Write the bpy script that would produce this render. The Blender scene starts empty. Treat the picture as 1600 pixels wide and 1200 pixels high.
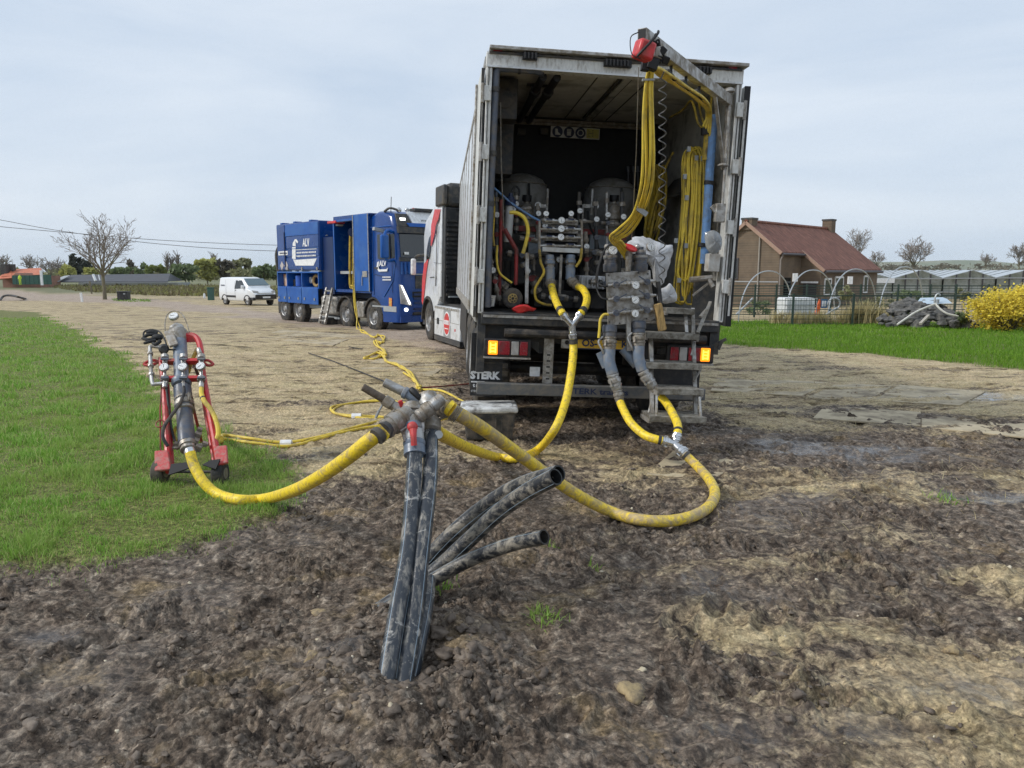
import bpy, bmesh, math, random
import numpy as np
from mathutils import Vector, Matrix, Euler

random.seed(7)
SC = bpy.context.scene
COL = SC.collection
rad = math.radians

# ------------------------------------------------------------------ camera
FPX = 1186.0
PITCH = rad(8.4)
CAM = Vector((0, 0, 1.6))
cd = bpy.data.cameras.new('camera')
cd.sensor_width = 36.0
cd.lens = 36.0 * FPX / 1600.0
cd.clip_start = 0.05
cd.clip_end = 12000
cam = bpy.data.objects.new('camera', cd)
cam.location = CAM
cam.rotation_euler = (math.pi / 2 - PITCH, 0, 0)
COL.objects.link(cam)
SC.camera = cam

# ------------------------------------------------------------------ sky, sun, exposure
SUN_EL, SUN_AZ = rad(38), rad(258)
w = bpy.data.worlds.new('World')
SC.world = w
w.use_nodes = True
nt = w.node_tree
nt.nodes.clear()
out = nt.nodes.new('ShaderNodeOutputWorld')
sky = nt.nodes.new('ShaderNodeTexSky')
sky.sky_type = 'NISHITA'
sky.sun_disc = False
sky.sun_elevation = SUN_EL
sky.sun_rotation = SUN_AZ
sky.dust_density = 3.0
bg1 = nt.nodes.new('ShaderNodeBackground'); bg1.inputs[1].default_value = 0.07
nt.links.new(sky.outputs[0], bg1.inputs[0])
tc = nt.nodes.new('ShaderNodeTexCoord')
mp = nt.nodes.new('ShaderNodeMapping')
mp.inputs['Scale'].default_value = (.9, 1.2, 5.0)
mp.inputs['Rotation'].default_value = (0.05, 0.12, 0.4)
nt.links.new(tc.outputs['Generated'], mp.inputs[0])
nz = nt.nodes.new('ShaderNodeTexNoise')
nz.inputs['Scale'].default_value = 1.7
nz.inputs['Detail'].default_value = 7
nz.inputs['Roughness'].default_value = 0.52
nz.inputs['Distortion'].default_value = 0.5
nt.links.new(mp.outputs[0], nz.inputs[0])
cr = nt.nodes.new('ShaderNodeValToRGB')
cr.color_ramp.elements[0].position = 0.36
cr.color_ramp.elements[0].color = (0.415, 0.49, 0.59, 1)
cr.color_ramp.elements[1].position = 0.64
cr.color_ramp.elements[1].color = (0.535, 0.59, 0.66, 1)
nt.links.new(nz.outputs[0], cr.inputs[0])
bg2 = nt.nodes.new('ShaderNodeBackground'); bg2.inputs[1].default_value = 1.0
nt.links.new(cr.outputs[0], bg2.inputs[0])
mx = nt.nodes.new('ShaderNodeMixShader'); mx.inputs[0].default_value = 0.88
nt.links.new(bg1.outputs[0], mx.inputs[1]); nt.links.new(bg2.outputs[0], mx.inputs[2])
nt.links.new(mx.outputs[0], out.inputs[0])

sd = bpy.data.lights.new('sun', 'SUN')
sd.energy = 1.5
sd.angle = rad(10)
sd.color = (1.0, 0.965, 0.91)
so = bpy.data.objects.new('sun', sd)
so.rotation_euler = Vector((-math.sin(SUN_AZ) * math.cos(SUN_EL), -math.cos(SUN_AZ) * math.cos(SUN_EL), -math.sin(SUN_EL))).to_track_quat('-Z', 'Y').to_euler()
COL.objects.link(so)
vs = SC.view_settings
vs.view_transform = 'Standard'; vs.look = 'None'; vs.exposure = 0.6; vs.gamma = 1.0
vs.use_curve_mapping = False
SC.cycles.denoising_input_passes = 'RGB_ALBEDO_NORMAL'
SC.cycles.denoising_prefilter = 'NONE'
SC.cycles.volume_bounces = 1

# ------------------------------------------------------------------ survey helpers: read a photo position as a point on a real plane of the site
def ray(u, v):
    c, s = math.cos(PITCH), math.sin(PITCH)
    a, b = (u - 800) / FPX, (600 - v) / FPX
    return Vector((a, c + b * s, -s + b * c))
def at(u, v, Y):
    d = ray(u, v)
    return CAM + d * (Y / d.y)
def pl(u, v, p0, n):
    d = ray(u, v)
    return CAM + d * ((Vector(p0) - CAM).dot(n) / d.dot(n))
def base(x, y):
    return -0.012 * min(max(y, 0.0), 60.0)
def gnd(u, v):
    d = ray(u, v)
    k = -CAM.z / (d.z + 0.012 * d.y)
    p = CAM + d * k
    if p.y > 60 or p.y < 0:
        p = CAM + d * ((-0.72 - CAM.z) / d.z)
    return p

# ------------------------------------------------------------------ mesh builder
def crs(pts, k=8, closed=False):
    P = [Vector(p) for p in pts]
    n = len(P)
    o = []
    rng = range(n if closed else n - 1)
    for i in rng:
        if closed:
            a, b, c, d = P[(i - 1) % n], P[i], P[(i + 1) % n], P[(i + 2) % n]
        else:
            b, c = P[i], P[i + 1]
            a = P[i - 1] if i > 0 else b * 2 - c
            d = P[i + 2] if i + 2 < n else c * 2 - b
        for j in range(k):
            t = j / k
            o.append(0.5 * ((2 * b) + (c - a) * t + (2 * a - 5 * b + 4 * c - d) * t * t + (3 * b - a - 3 * c + d) * t ** 3))
    if not closed:
        o.append(P[-1])
    return o

class MB:
    def __init__(s):
        s.v = []; s.f = []
    def add(s, vs_, fs):
        o = len(s.v)
        s.v.extend([tuple(q) for q in vs_])
        s.f.extend([tuple(i + o for i in q) for q in fs])
        return s
    def bx(s, x0, x1, y0, y1, z0, z1, M=None):
        V = [Vector((x, y, z)) for z in (z0, z1) for y in (y0, y1) for x in (x0, x1)]
        if M is not None: V = [M @ q for q in V]
        return s.add(V, [(0, 2, 3, 1), (4, 5, 7, 6), (0, 1, 5, 4), (1, 3, 7, 5), (3, 2, 6, 7), (2, 0, 4, 6)])
    def box(s, c, d, e=(0, 0, 0)):
        M = Matrix.Translation(Vector(c)) @ Euler(e).to_matrix().to_4x4()
        return s.bx(-d[0] / 2, d[0] / 2, -d[1] / 2, d[1] / 2, -d[2] / 2, d[2] / 2, M)
    def bar(s, p0, p1, wx, wy, up=(0, 0, 1)):
        p0, p1 = Vector(p0), Vector(p1)
        t = (p1 - p0); L = t.length; t.normalize()
        up = Vector(up)
        if abs(t.dot(up)) > .98: up = Vector((0, 1, 0))
        a = t.cross(up).normalized(); b = a.cross(t)
        V = []
        for q in (p0, p1):
            for i, j in ((-1, -1), (1, -1), (1, 1), (-1, 1)):
                V.append(q + a * (i * wx / 2) + b * (j * wy / 2))
        return s.add(V, [(0, 1, 2, 3), (7, 6, 5, 4), (0, 4, 5, 1), (1, 5, 6, 2), (2, 6, 7, 3), (3, 7, 4, 0)])
    def tube(s, pts, r, n=8, caps=True, closed=False):
        P = [Vector(p) for p in pts]
        m = len(P)
        R_ = r if isinstance(r, (list, tuple)) else [r] * m
        T = []
        for i in range(m):
            if closed: t = P[(i + 1) % m] - P[(i - 1) % m]
            else: t = P[min(i + 1, m - 1)] - P[max(i - 1, 0)]
            T.append(t.normalized() if t.length > 1e-9 else Vector((0, 0, 1)))
        a = T[0].orthogonal().normalized()
        V = []
        for i in range(m):
            a = a - T[i] * a.dot(T[i])
            a = a.normalized() if a.length > 1e-6 else T[i].orthogonal().normalized()
            b = T[i].cross(a)
            for j in range(n):
                th = 2 * math.pi * j / n
                V.append(P[i] + (a * math.cos(th) + b * math.sin(th)) * R_[i])
        Fs = []
        for i in range(m if closed else m - 1):
            i2 = (i + 1) % m
            for j in range(n):
                k = (j + 1) % n
                Fs.append((i * n + j, i * n + k, i2 * n + k, i2 * n + j))
        if caps and not closed:
            Fs.append(tuple(range(n))[::-1]); Fs.append(tuple((m - 1) * n + j for j in range(n)))
        return s.add(V, Fs)
    def cyl(s, p0, p1, r0, r1=None, n=16, caps=True):
        return s.tube([p0, p1], [r0, r0 if r1 is None else r1], n, caps)
    def lathe(s, p0, p1, prof, n=16):
        p0, p1 = Vector(p0), Vector(p1)
        t = p1 - p0
        dirn = t.normalized()
        a = dirn.orthogonal().normalized(); b = dirn.cross(a)
        V = []; Fs = []
        for (q, r) in prof:
            for j in range(n):
                th = 2 * math.pi * j / n
                V.append(p0 + t * q + (a * math.cos(th) + b * math.sin(th)) * max(r, 1e-4))
        for i in range(len(prof) - 1):
            for j in range(n):
                k = (j + 1) % n
                Fs.append((i * n + j, i * n + k, (i + 1) * n + k, (i + 1) * n + j))
        Fs.append(tuple(range(n))[::-1]); Fs.append(tuple((len(prof) - 1) * n + j for j in range(n)))
        return s.add(V, Fs)
    def prism(s, poly, ext):
        ext = Vector(ext); n = len(poly)
        V = [Vector(p) for p in poly] + [Vector(p) + ext for p in poly]
        Fs = [tuple(range(n))[::-1], tuple(range(n, 2 * n))] + [(i, (i + 1) % n, n + (i + 1) % n, n + i) for i in range(n)]
        return s.add(V, Fs)
    def ball(s, c, r, n=10, m=7, e=(1, 1, 1)):
        V = []; Fs = []
        for i in range(m + 1):
            ph = math.pi * i / m
            for j in range(n):
                th = 2 * math.pi * j / n
                V.append((c[0] + r * e[0] * math.sin(ph) * math.cos(th), c[1] + r * e[1] * math.sin(ph) * math.sin(th), c[2] + r * e[2] * math.cos(ph)))
        for i in range(m):
            for j in range(n):
                k = (j + 1) % n
                Fs.append((i * n + j, (i + 1) * n + j, (i + 1) * n + k, i * n + k))
        return s.add(V, Fs)
    def torus(s, c, ax, R_, r, n=20, m=8):
        ax = Vector(ax).normalized(); a = ax.orthogonal().normalized(); b = ax.cross(a); c = Vector(c)
        return s.tube([c + (a * math.cos(2 * math.pi * i / n) + b * math.sin(2 * math.pi * i / n)) * R_ for i in range(n)], r, m, closed=True)
    def obj(s, name, mat, parent=None, bevel=0.0, ang=35, M=None, segs=2):
        me = bpy.data.meshes.new(name)
        me.from_pydata(s.v, [], s.f)
        me.validate()
        bm = bmesh.new(); bm.from_mesh(me)
        bmesh.ops.recalc_face_normals(bm, faces=bm.faces)
        bm.to_mesh(me); bm.free()
        return mobj(name, me, mat, parent, bevel, ang, M, segs)

def islands(mb):
    par = list(range(len(mb.v)))
    def fd(i):
        while par[i] != i:
            par[i] = par[par[i]]; i = par[i]
        return i
    for f in mb.f:
        a = fd(f[0])
        for q in f[1:]:
            b_ = fd(q)
            if a != b_: par[b_] = a
    g = {}
    for f in mb.f: g.setdefault(fd(f[0]), []).append(f)
    outl = []
    for fs in g.values():
        ids = sorted({i for f in fs for i in f}); mp_ = {i: k for k, i in enumerate(ids)}
        q = MB(); q.v = [mb.v[i] for i in ids]; q.f = [tuple(mp_[i] for i in f) for f in fs]; outl.append(q)
    return outl
def each(mb, name, m, par, **k):
    return [q.obj(name, m, par, **k) for q in islands(mb)]
def mobj(name, me, mat, parent=None, bevel=0.0, ang=35, M=None, segs=2):
    me.materials.append(mat)
    me.polygons.foreach_set('use_smooth', [True] * len(me.polygons))
    me.set_sharp_from_angle(angle=rad(ang))
    o = bpy.data.objects.new(name, me)
    COL.objects.link(o)
    if parent is not None: o.parent = parent
    if M is not None: o.matrix_basis = M
    if bevel:
        b = o.modifiers.new('bevel', 'BEVEL'); b.width = bevel; b.segments = segs; b.limit_method = 'ANGLE'; b.angle_limit = rad(40)
    return o

def tag(o, label, cat, group=None):
    o['label'] = label; o['category'] = cat
    if group: o['group'] = group
    return o
def thing(name, label, cat, M=None, group=None):
    o = bpy.data.objects.new(name, None)
    o.empty_display_size = 0.1
    COL.objects.link(o)
    if M is not None: o.matrix_basis = M
    return tag(o, label, cat, group)
def kind(o, k):
    o['kind'] = k
    return o
def text(name, s, size, M, mat, parent, bold=0.0, wide=1.0, align='CENTER', ext=0.001):
    cu = bpy.data.curves.new(name, 'FONT')
    cu.body = s; cu.size = size; cu.align_x = align; cu.align_y = 'CENTER'; cu.extrude = ext; cu.offset = bold
    cu.resolution_u = 2
    t = bpy.data.objects.new(name, cu)
    COL.objects.link(t)
    dg = bpy.context.evaluated_depsgraph_get()
    me = bpy.data.meshes.new_from_object(t.evaluated_get(dg))
    bpy.data.objects.remove(t); 
    me.materials.clear()
    S = Matrix.Diagonal((wide, 1, 1, 1))
    o = mobj(name, me, mat, parent, M=M @ S)
    return o

# ------------------------------------------------------------------ materials
def nodes(name):
    m = bpy.data.materials.new(name); m.use_nodes = True
    return m, m.node_tree, m.node_tree.nodes['Principled BSDF']
def ramp(t, src, stops):
    r = t.nodes.new('ShaderNodeValToRGB')
    e = r.color_ramp.elements
    e[0].position, e[0].color = stops[0][0], (*stops[0][1], 1)
    e[1].position, e[1].color = stops[-1][0], (*stops[-1][1], 1)
    for p, c in stops[1:-1]:
        q = e.new(p); q.color = (*c, 1)
    t.links.new(src, r.inputs[0])
    return r
def noise(t, vec, scale, detail=5, rough=.55, dist=0.0):
    n = t.nodes.new('ShaderNodeTexNoise')
    n.inputs['Scale'].default_value = scale; n.inputs['Detail'].default_value = detail
    n.inputs['Roughness'].default_value = rough; n.inputs['Distortion'].default_value = dist
    if vec is not None: t.links.new(vec, n.inputs['Vector'])
    return n
def mix(t, fac, a, b, blend='MIX'):
    n = t.nodes.new('ShaderNodeMix'); n.data_type = 'RGBA'; n.blend_type = blend
    for sock, val in ((n.inputs['Factor'], fac), (n.inputs['A'], a), (n.inputs['B'], b)):
        if hasattr(val, 'links') or isinstance(val, bpy.types.NodeSocket): t.links.new(val, sock)
        elif isinstance(val, tuple): sock.default_value = (*val, 1)
        else: sock.default_value = val
    return n.outputs['Result']
def mat(name, col, rough=.5, metal=0.0, dirt=None, amt=.5, scale=6.0, stretch=None, bump=0.0, bscale=60, spec=None, trans=0, coat=0, vary=.12):
    """paint / metal / rubber with uneven tone, patches of dirt and a fine relief"""
    m, t, b = nodes(name)
    c = t.nodes.new('ShaderNodeTexCoord')
    vec = c.outputs['Object']
    if stretch:
        mpn = t.nodes.new('ShaderNodeMapping'); mpn.inputs['Scale'].default_value = stretch
        t.links.new(vec, mpn.inputs[0]); vec2 = mpn.outputs[0]
    else: vec2 = vec
    n1 = noise(t, vec2, scale * 2.3, 4)
    lo = tuple(max(0, q * (1 - vary)) for q in col); hi = tuple(min(1, q * (1 + vary)) for q in col)
    colr = ramp(t, n1.outputs[0], [(.3, lo), (.7, hi)]).outputs[0]
    if dirt is not None:
        n2 = noise(t, vec2, scale, 8, .68, .4)
        th = 1 - amt
        f = ramp(t, n2.outputs[0], [(max(0, .25 + th * .35), (0, 0, 0)), (min(1, .42 + th * .42), (1, 1, 1))])
        colr = mix(t, f.outputs[0], colr, dirt)
        rr = t.nodes.new('ShaderNodeMapRange'); rr.inputs['To Min'].default_value = rough; rr.inputs['To Max'].default_value = min(1, rough + .35)
        t.links.new(f.outputs[0], rr.inputs[0]); t.links.new(rr.outputs[0], b.inputs['Roughness'])
        if metal:
            mr = t.nodes.new('ShaderNodeMapRange'); mr.inputs['To Min'].default_value = metal; mr.inputs['To Max'].default_value = metal * .2
            t.links.new(f.outputs[0], mr.inputs[0]); t.links.new(mr.outputs[0], b.inputs['Metallic'])
    else:
        b.inputs['Roughness'].default_value = rough
        b.inputs['Metallic'].default_value = metal
    t.links.new(colr, b.inputs['Base Color'])
    if spec is not None: b.inputs['Specular IOR Level'].default_value = spec
    if coat: b.inputs['Coat Weight'].default_value = coat; b.inputs['Coat Roughness'].default_value = .08
    if trans: b.inputs['Transmission Weight'].default_value = trans
    if bump:
        n3 = noise(t, vec, bscale, 4)
        bp = t.nodes.new('ShaderNodeBump'); bp.inputs['Strength'].default_value = bump; bp.inputs['Distance'].default_value = .01
        t.links.new(n3.outputs[0], bp.inputs['Height']); t.links.new(bp.outputs[0], b.inputs['Normal'])
    return m
def glow(name, col, strength):
    m, t, b = nodes(name)
    b.inputs['Base Color'].default_value = (*col, 1)
    b.inputs['Emission Color'].default_value = (*col, 1); b.inputs['Emission Strength'].default_value = strength
    return m
MUDC = (.17, .135, .10)
m_yhose = mat('yellow_hose', (.90, .655, .03), .40, dirt=(.40, .28, .09), amt=.34, scale=30, bump=.25, bscale=120)
m_yhose2 = mat('yellow_hose_thin', (.74, .55, .06), .5, dirt=(.36, .27, .09), amt=.34, scale=6)
m_yin = mat('yellow_hose_stored', (.62, .43, .04), .5, dirt=(.16, .12, .05), amt=.45, scale=7)
m_pe = mat('black_polyethylene', (.030, .036, .045), .30, dirt=(.36, .33, .28), amt=.30, scale=14, stretch=(2.2, 1, .5), bump=.15)
m_pedirty = mat('black_polyethylene_muddy', (.020, .022, .026), .36, dirt=(.26, .235, .19), amt=.40, scale=24, stretch=(.5, 1.2, 1.2), bump=.3)
m_stripe = mat('pale_blue_stripe', (.34, .44, .52), .5, dirt=(.25, .25, .25), amt=.3)
m_bore = mat('pipe_bore', (.012, .012, .013), .5)
m_yhosem = None
m_galv = mat('galvanised_steel', (.46, .46, .45), .42, .75, dirt=(.22, .18, .13), amt=.46, scale=13, bump=.2)
m_galvd = mat('dirty_cast_metal', (.36, .34, .31), .42, .7, dirt=(.20, .165, .12), amt=.56, scale=16, bump=.35)
m_alu = mat('dirty_aluminium', (.44, .43, .41), .45, .6, dirt=(.21, .185, .15), amt=.56, scale=11, bump=.2)
m_chrome = mat('bright_coupling', (.62, .63, .64), .22, .95, dirt=(.2, .18, .15), amt=.3, scale=14)
m_red = mat('red_paint', (.50, .028, .032), .38, dirt=(.20, .10, .07), amt=.36, scale=9)
m_redl = mat('worn_red_paint', (.52, .06, .06), .5, dirt=(.42, .22, .19), amt=.5, scale=30)
m_redp = mat('red_plastic', (.62, .035, .04), .35, dirt=(.3, .08, .06), amt=.3)
m_redd = mat('dark_red_steel', (.27, .022, .022), .45, dirt=(.08, .04, .03), amt=.5)
m_rub = mat('black_rubber', (.018, .018, .019), .6, dirt=(.14, .115, .09), amt=.36, scale=5)
m_rubclean = mat('black_plastic', (.016, .017, .02), .42, dirt=(.08, .07, .06), amt=.3)
m_dark = mat('dark_steel', (.035, .037, .040), .5, .2, dirt=(.12, .105, .085), amt=.45, scale=7, bump=.2)
m_chas = mat('chassis_black', (.016, .016, .017), .6, dirt=(.075, .062, .05), amt=.4)
m_pvc = mat('grey_pvc', (.16, .20, .26), .35, dirt=(.27, .25, .22), amt=.36, scale=11)
m_pvcd = mat('dark_grey_pvc', (.075, .09, .12), .35, dirt=(.16, .14, .12), amt=.4, scale=11)
m_white = mat('white_truck_paint', (.66, .68, .70), .3, dirt=(.34, .32, .29), amt=.24, scale=3, coat=.3)
m_whited = mat('dirty_white_panel', (.66, .66, .63), .45, dirt=(.30, .27, .23), amt=.30, scale=12, stretch=(2, 2, .7))
m_ceil = mat('cream_ceiling_panel', (.62, .60, .54), .6, dirt=(.25, .24, .21), amt=.3, scale=2)
m_int = mat('shade_black_lining', (.012, .013, .014), .7, vary=.3)  # near black: the dark of the deep box is put into this colour
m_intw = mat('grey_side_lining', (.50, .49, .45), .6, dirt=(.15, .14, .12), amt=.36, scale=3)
m_tank = mat('white_tank', (.52, .53, .52), .45, dirt=(.33, .28, .22), amt=.35, scale=4)
m_face = mat('gauge_face', (.80, .81, .80), .4, dirt=(.5, .48, .42), amt=.25, scale=40)
m_black = mat('matt_black', (.008, .008, .009), .6)
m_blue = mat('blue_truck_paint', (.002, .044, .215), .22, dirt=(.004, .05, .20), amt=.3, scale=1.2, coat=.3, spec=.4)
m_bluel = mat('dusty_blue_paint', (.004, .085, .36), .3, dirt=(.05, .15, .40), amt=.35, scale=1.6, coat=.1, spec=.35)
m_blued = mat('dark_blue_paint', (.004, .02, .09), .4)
m_bpipe = mat('sky_blue_pipe', (.13, .27, .52), .45, dirt=(.13, .15, .18), amt=.35)
m_bluep = mat('blue_plastic', (.03, .12, .5), .4)
m_glass = mat('dark_glass', (.010, .014, .015), .06, spec=.9)
m_glassb = mat('van_windscreen', (.10, .155, .18), .08, spec=.9)
m_print = mat('white_print', (.78, .79, .80), .5, dirt=(.5, .5, .48), amt=.25)
m_navy = mat('navy_print', (.012, .022, .065), .5)
m_plate = mat('yellow_number_plate', (.70, .42, .03), .45, dirt=(.35, .22, .05), amt=.35, scale=20)
m_lred = mat('red_lens', (.26, .012, .022), .22, dirt=(.10, .04, .04), amt=.35, scale=20)
m_lclr = mat('clear_lens', (.40, .39, .38), .25, dirt=(.2, .18, .16), amt=.4)
m_amber = glow('lit_amber_lens', (1.0, .27, .008), 1.1)
m_ambera = glow('lit_amber_core', (1.0, .55, .06), 1.6)
m_lamp = glow('lit_headlamp', (1.0, 1.0, .97), 1.6)
m_sign = mat('sign_white', (.62, .62, .57), .5)
m_signy = mat('sign_yellow', (.50, .47, .12), .5)
m_bag = mat('clear_plastic_bag', (.56, .57, .59), .22, bump=.6, bscale=18, vary=.3, dirt=(.40, .40, .40), amt=.5)
m_glove = mat('black_glove', (.016, .017, .018), .7, bump=.4)
m_wood = mat('worn_wood', (.46, .30, .11), .6, dirt=(.10, .07, .04), amt=.42, scale=9, stretch=(4, 4, .6), bump=.3)
m_gwood = mat('grey_worn_step', (.30, .285, .25), .7, .2, dirt=(.13, .115, .09), amt=.55, scale=12, bump=.4)
m_tub = mat('muddy_black_tub', (.03, .032, .034), .5, dirt=(.15, .125, .10), amt=.5, scale=9)
m_lid = mat('scuffed_pale_lid', (.66, .67, .66), .45, dirt=(.20, .19, .18), amt=.5, scale=8)
def muddy(m, col, scale, lo_, hi_):
    """smears of dried mud laid over an existing paint"""
    t = m.node_tree; b = t.nodes['Principled BSDF']
    src = b.inputs['Base Color'].links[0].from_socket
    g = t.nodes.new('ShaderNodeNewGeometry')
    n = noise(t, g.outputs['Position'], scale, 9, .72, .6)
    f = ramp(t, n.outputs[0], [(lo_, (0, 0, 0)), (hi_, (.85, .85, .85))]).outputs[0]
    t.links.new(mix(t, f, src, col), b.inputs['Base Color'])
m_yhosem = mat('muddy_yellow_hose', (.86, .62, .04), .45, dirt=(.42, .30, .12), amt=.42, scale=30, bump=.3, bscale=120)
muddy(m_yhose, (.36, .27, .16), 7, .56, .66)
muddy(m_yhosem, (.40, .31, .20), 6, .46, .58)
muddy(m_pedirty, (.30, .265, .21), 9, .52, .60)
muddy(m_pe, (.46, .44, .40), 11, .57, .63)
muddy(m_galvd, (.24, .20, .15), 14, .52, .62)
# ------------------------------------------------------------------ terrain
RNG = np.random.default_rng(11)
PERM = RNG.permutation(4096)
def perlin(x, y, seed=0):
    xi = np.floor(x).astype(np.int64); yi = np.floor(y).astype(np.int64)
    xf = x - xi; yf = y - yi
    def g(ix, iy):
        h = PERM[(PERM[(ix + seed * 131) & 4095] + iy) & 4095]
        a = h * (2 * math.pi / 4096.0) * 7
        return np.cos(a), np.sin(a)
    u = xf * xf * xf * (xf * (xf * 6 - 15) + 10); v = yf * yf * yf * (yf * (yf * 6 - 15) + 10)
    def d(ix, iy, fx, fy):
        a, b = g(ix, iy)
        return a * fx + b * fy
    n00 = d(xi, yi, xf, yf); n10 = d(xi + 1, yi, xf - 1, yf); n01 = d(xi, yi + 1, xf, yf - 1); n11 = d(xi + 1, yi + 1, xf - 1, yf - 1)
    return (n00 + u * (n10 - n00)) * (1 - v) + (n01 + u * (n11 - n01)) * v * 1.0
def fbm(x, y, f, o=4, seed=0, g=.5):
    s = 0; a = 1
    for i in range(o):
        s = s + a * perlin(x * f, y * f, seed + i); f *= 2.03; a *= g
    return s
def sstep(a, b, x):
    t = np.clip((x - a) / (b - a), 0, 1); return t * t * (3 - 2 * t)
def sdist(poly, X, Y):
    """signed distance to a polygon on the ground, negative inside"""
    P = np.array(poly, float); n = len(P)
    D = np.full(X.shape, 1e18); ins = np.zeros(X.shape, bool)
    for i in range(n):
        ax, ay = P[i]; bx_, by_ = P[(i + 1) % n]
        ex, ey = bx_ - ax, by_ - ay
        wx, wy = X - ax, Y - ay
        t = np.clip((wx * ex + wy * ey) / (ex * ex + ey * ey + 1e-12), 0, 1)
        D = np.minimum(D, (wx - ex * t) ** 2 + (wy - ey * t) ** 2)
        c = ((ay > Y) != (by_ > Y)) & (X < (bx_ - ax) * (Y - ay) / (by_ - ay + 1e-12) + ax)
        ins ^= c
    D = np.sqrt(D)
    return np.where(ins, -D, D)
def gp(*pts):
    return [tuple(gnd(u, v)[:2]) for u, v in pts]
LAWN = gp((-700, 482), (0, 484), (60, 488), (110, 512), (150, 540), (205, 560), (228, 585), (240, 610), (262, 650), (350, 685), (425, 700), (462, 735), (478, 772), (410, 797), (345, 832), (290, 848), (170, 872), (70, 880), (0, 892), (-260, 960), (-900, 1010))
VERGE = gp((1000, 523), (1130, 536), (1300, 550), (1450, 562), (1600, 577), (1900, 606)) + [(40, 14), (40, 30), (3, 30.5)]
ROAD = gp((-300, 455), (0, 452), (160, 462), (300, 474), (420, 487), (600, 503), (700, 520), (700, 540), (560, 522), (430, 502), (300, 487), (200, 476), (90, 470), (-300, 470))
def blob(X, Y, u, v, rx, ry, ang=0):
    p = gnd(u, v)
    c, s = math.cos(ang), math.sin(ang)
    dx, dy = X - p.x, Y - p.y
    return np.exp(-(((dx * c + dy * s) / rx) ** 2 + ((-dx * s + dy * c) / ry) ** 2))
def fields(X, Y):
    j = .22 * fbm(X, Y, 1.1, 4, 40) * np.clip(Y / 6, .4, 3)
    lawn = sstep(.10, -.12, sdist(LAWN, X, Y) + j + .10 * fbm(X, Y, 4.5, 3, 44))
    verge = sstep(.3, -.3, sdist(VERGE, X, Y) + j)
    road = sstep(.9, -.9, sdist(ROAD, X, Y) + 2.0 * fbm(X, Y, .25, 3, 90))
    n1 = fbm(X, Y, .55, 5, 3); n2 = fbm(X * .5, Y * 1.4, .9, 4, 17)
    # sandy, trampled ground beyond the churned strip
    edge = 6.3 + 1.1 * np.clip((X - .6) / 1.2, 0, 1) * 2.2
    tan = sstep(-.9, 1.3, (Y - edge) + 2.0 * n1)
    tan = np.maximum(tan, .8 * blob(X, Y, 1240, 850, 1.3, .65, .25) * (1 + n1))
    tan = np.maximum(tan, .55 * blob(X, Y, 1130, 960, .45, .3) + .45 * blob(X, Y, 1230, 1000, .5, .2))
    tan = np.maximum(tan, .8 * blob(X, Y, 1000, 740, .7, .6) * (1 + n2))
    tan = np.maximum(tan, (.22 + .46 * sstep(.2, 1.6, X - .12 * Y)) * sstep(-.25, .4, n1 + .3 * n2 + .12 * sstep(.5, 2, X)))
    tan = tan * (1 - .9 * blob(X, Y, 1380, 700, 2.6, .8, .1)) * (1 - .55 * sstep(.08, .4, n2))
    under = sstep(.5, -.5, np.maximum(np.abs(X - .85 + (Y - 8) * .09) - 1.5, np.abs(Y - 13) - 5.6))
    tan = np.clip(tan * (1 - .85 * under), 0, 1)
    wet = sstep(.05, .45, fbm(X, Y, .8, 3, 60)) * .34 * sstep(14, 7, np.hypot(X, Y))
    for (u, v, rx, ry) in ((1500, 618, .9, .5), (1150, 925, .28, .16), (1330, 700, 1.1, .5), (1250, 690, .6, .35), (60, 985, .25, .14), (560, 1020, .3, .12), (1000, 880, .2, .1), (1500, 1060, .5, .2), (1260, 1130, .5, .15), (1120, 900, .25, .15), (1560, 770, .6, .25)):
        wet = np.maximum(wet, (1.2 if v == 618 else .85) * blob(X, Y, u, v, rx * .8, ry * .8) * (.55 + .9 * sstep(-.3, .3, fbm(X, Y, 2.6, 3, 64))))
    wet = np.clip(wet * (1 - lawn) * (1 - verge), 0, 1)
    return lawn, verge, road, tan, wet, under
FEET = [(1062, 962, .13, .05, .9), (1200, 965, .14, .06, 1.0), (1290, 1090, .12, .05, .2), (1050, 1080, .12, .05, 1.3), (540, 890, .12, .05, .3), (410, 1000, .13, .055, .6), (700, 1120, .13, .05, .2), (260, 1090, .13, .05, 1.0), (1120, 945, .13, .05, 1.2), (1410, 950, .15, .06, .4), (880, 1120, .13, .05, .8), (330, 1140, .15, .06, .2), (140, 990, .13, .06, .7), (1500, 900, .2, .08, .2), (930, 830, .14, .06, .5)]
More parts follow.
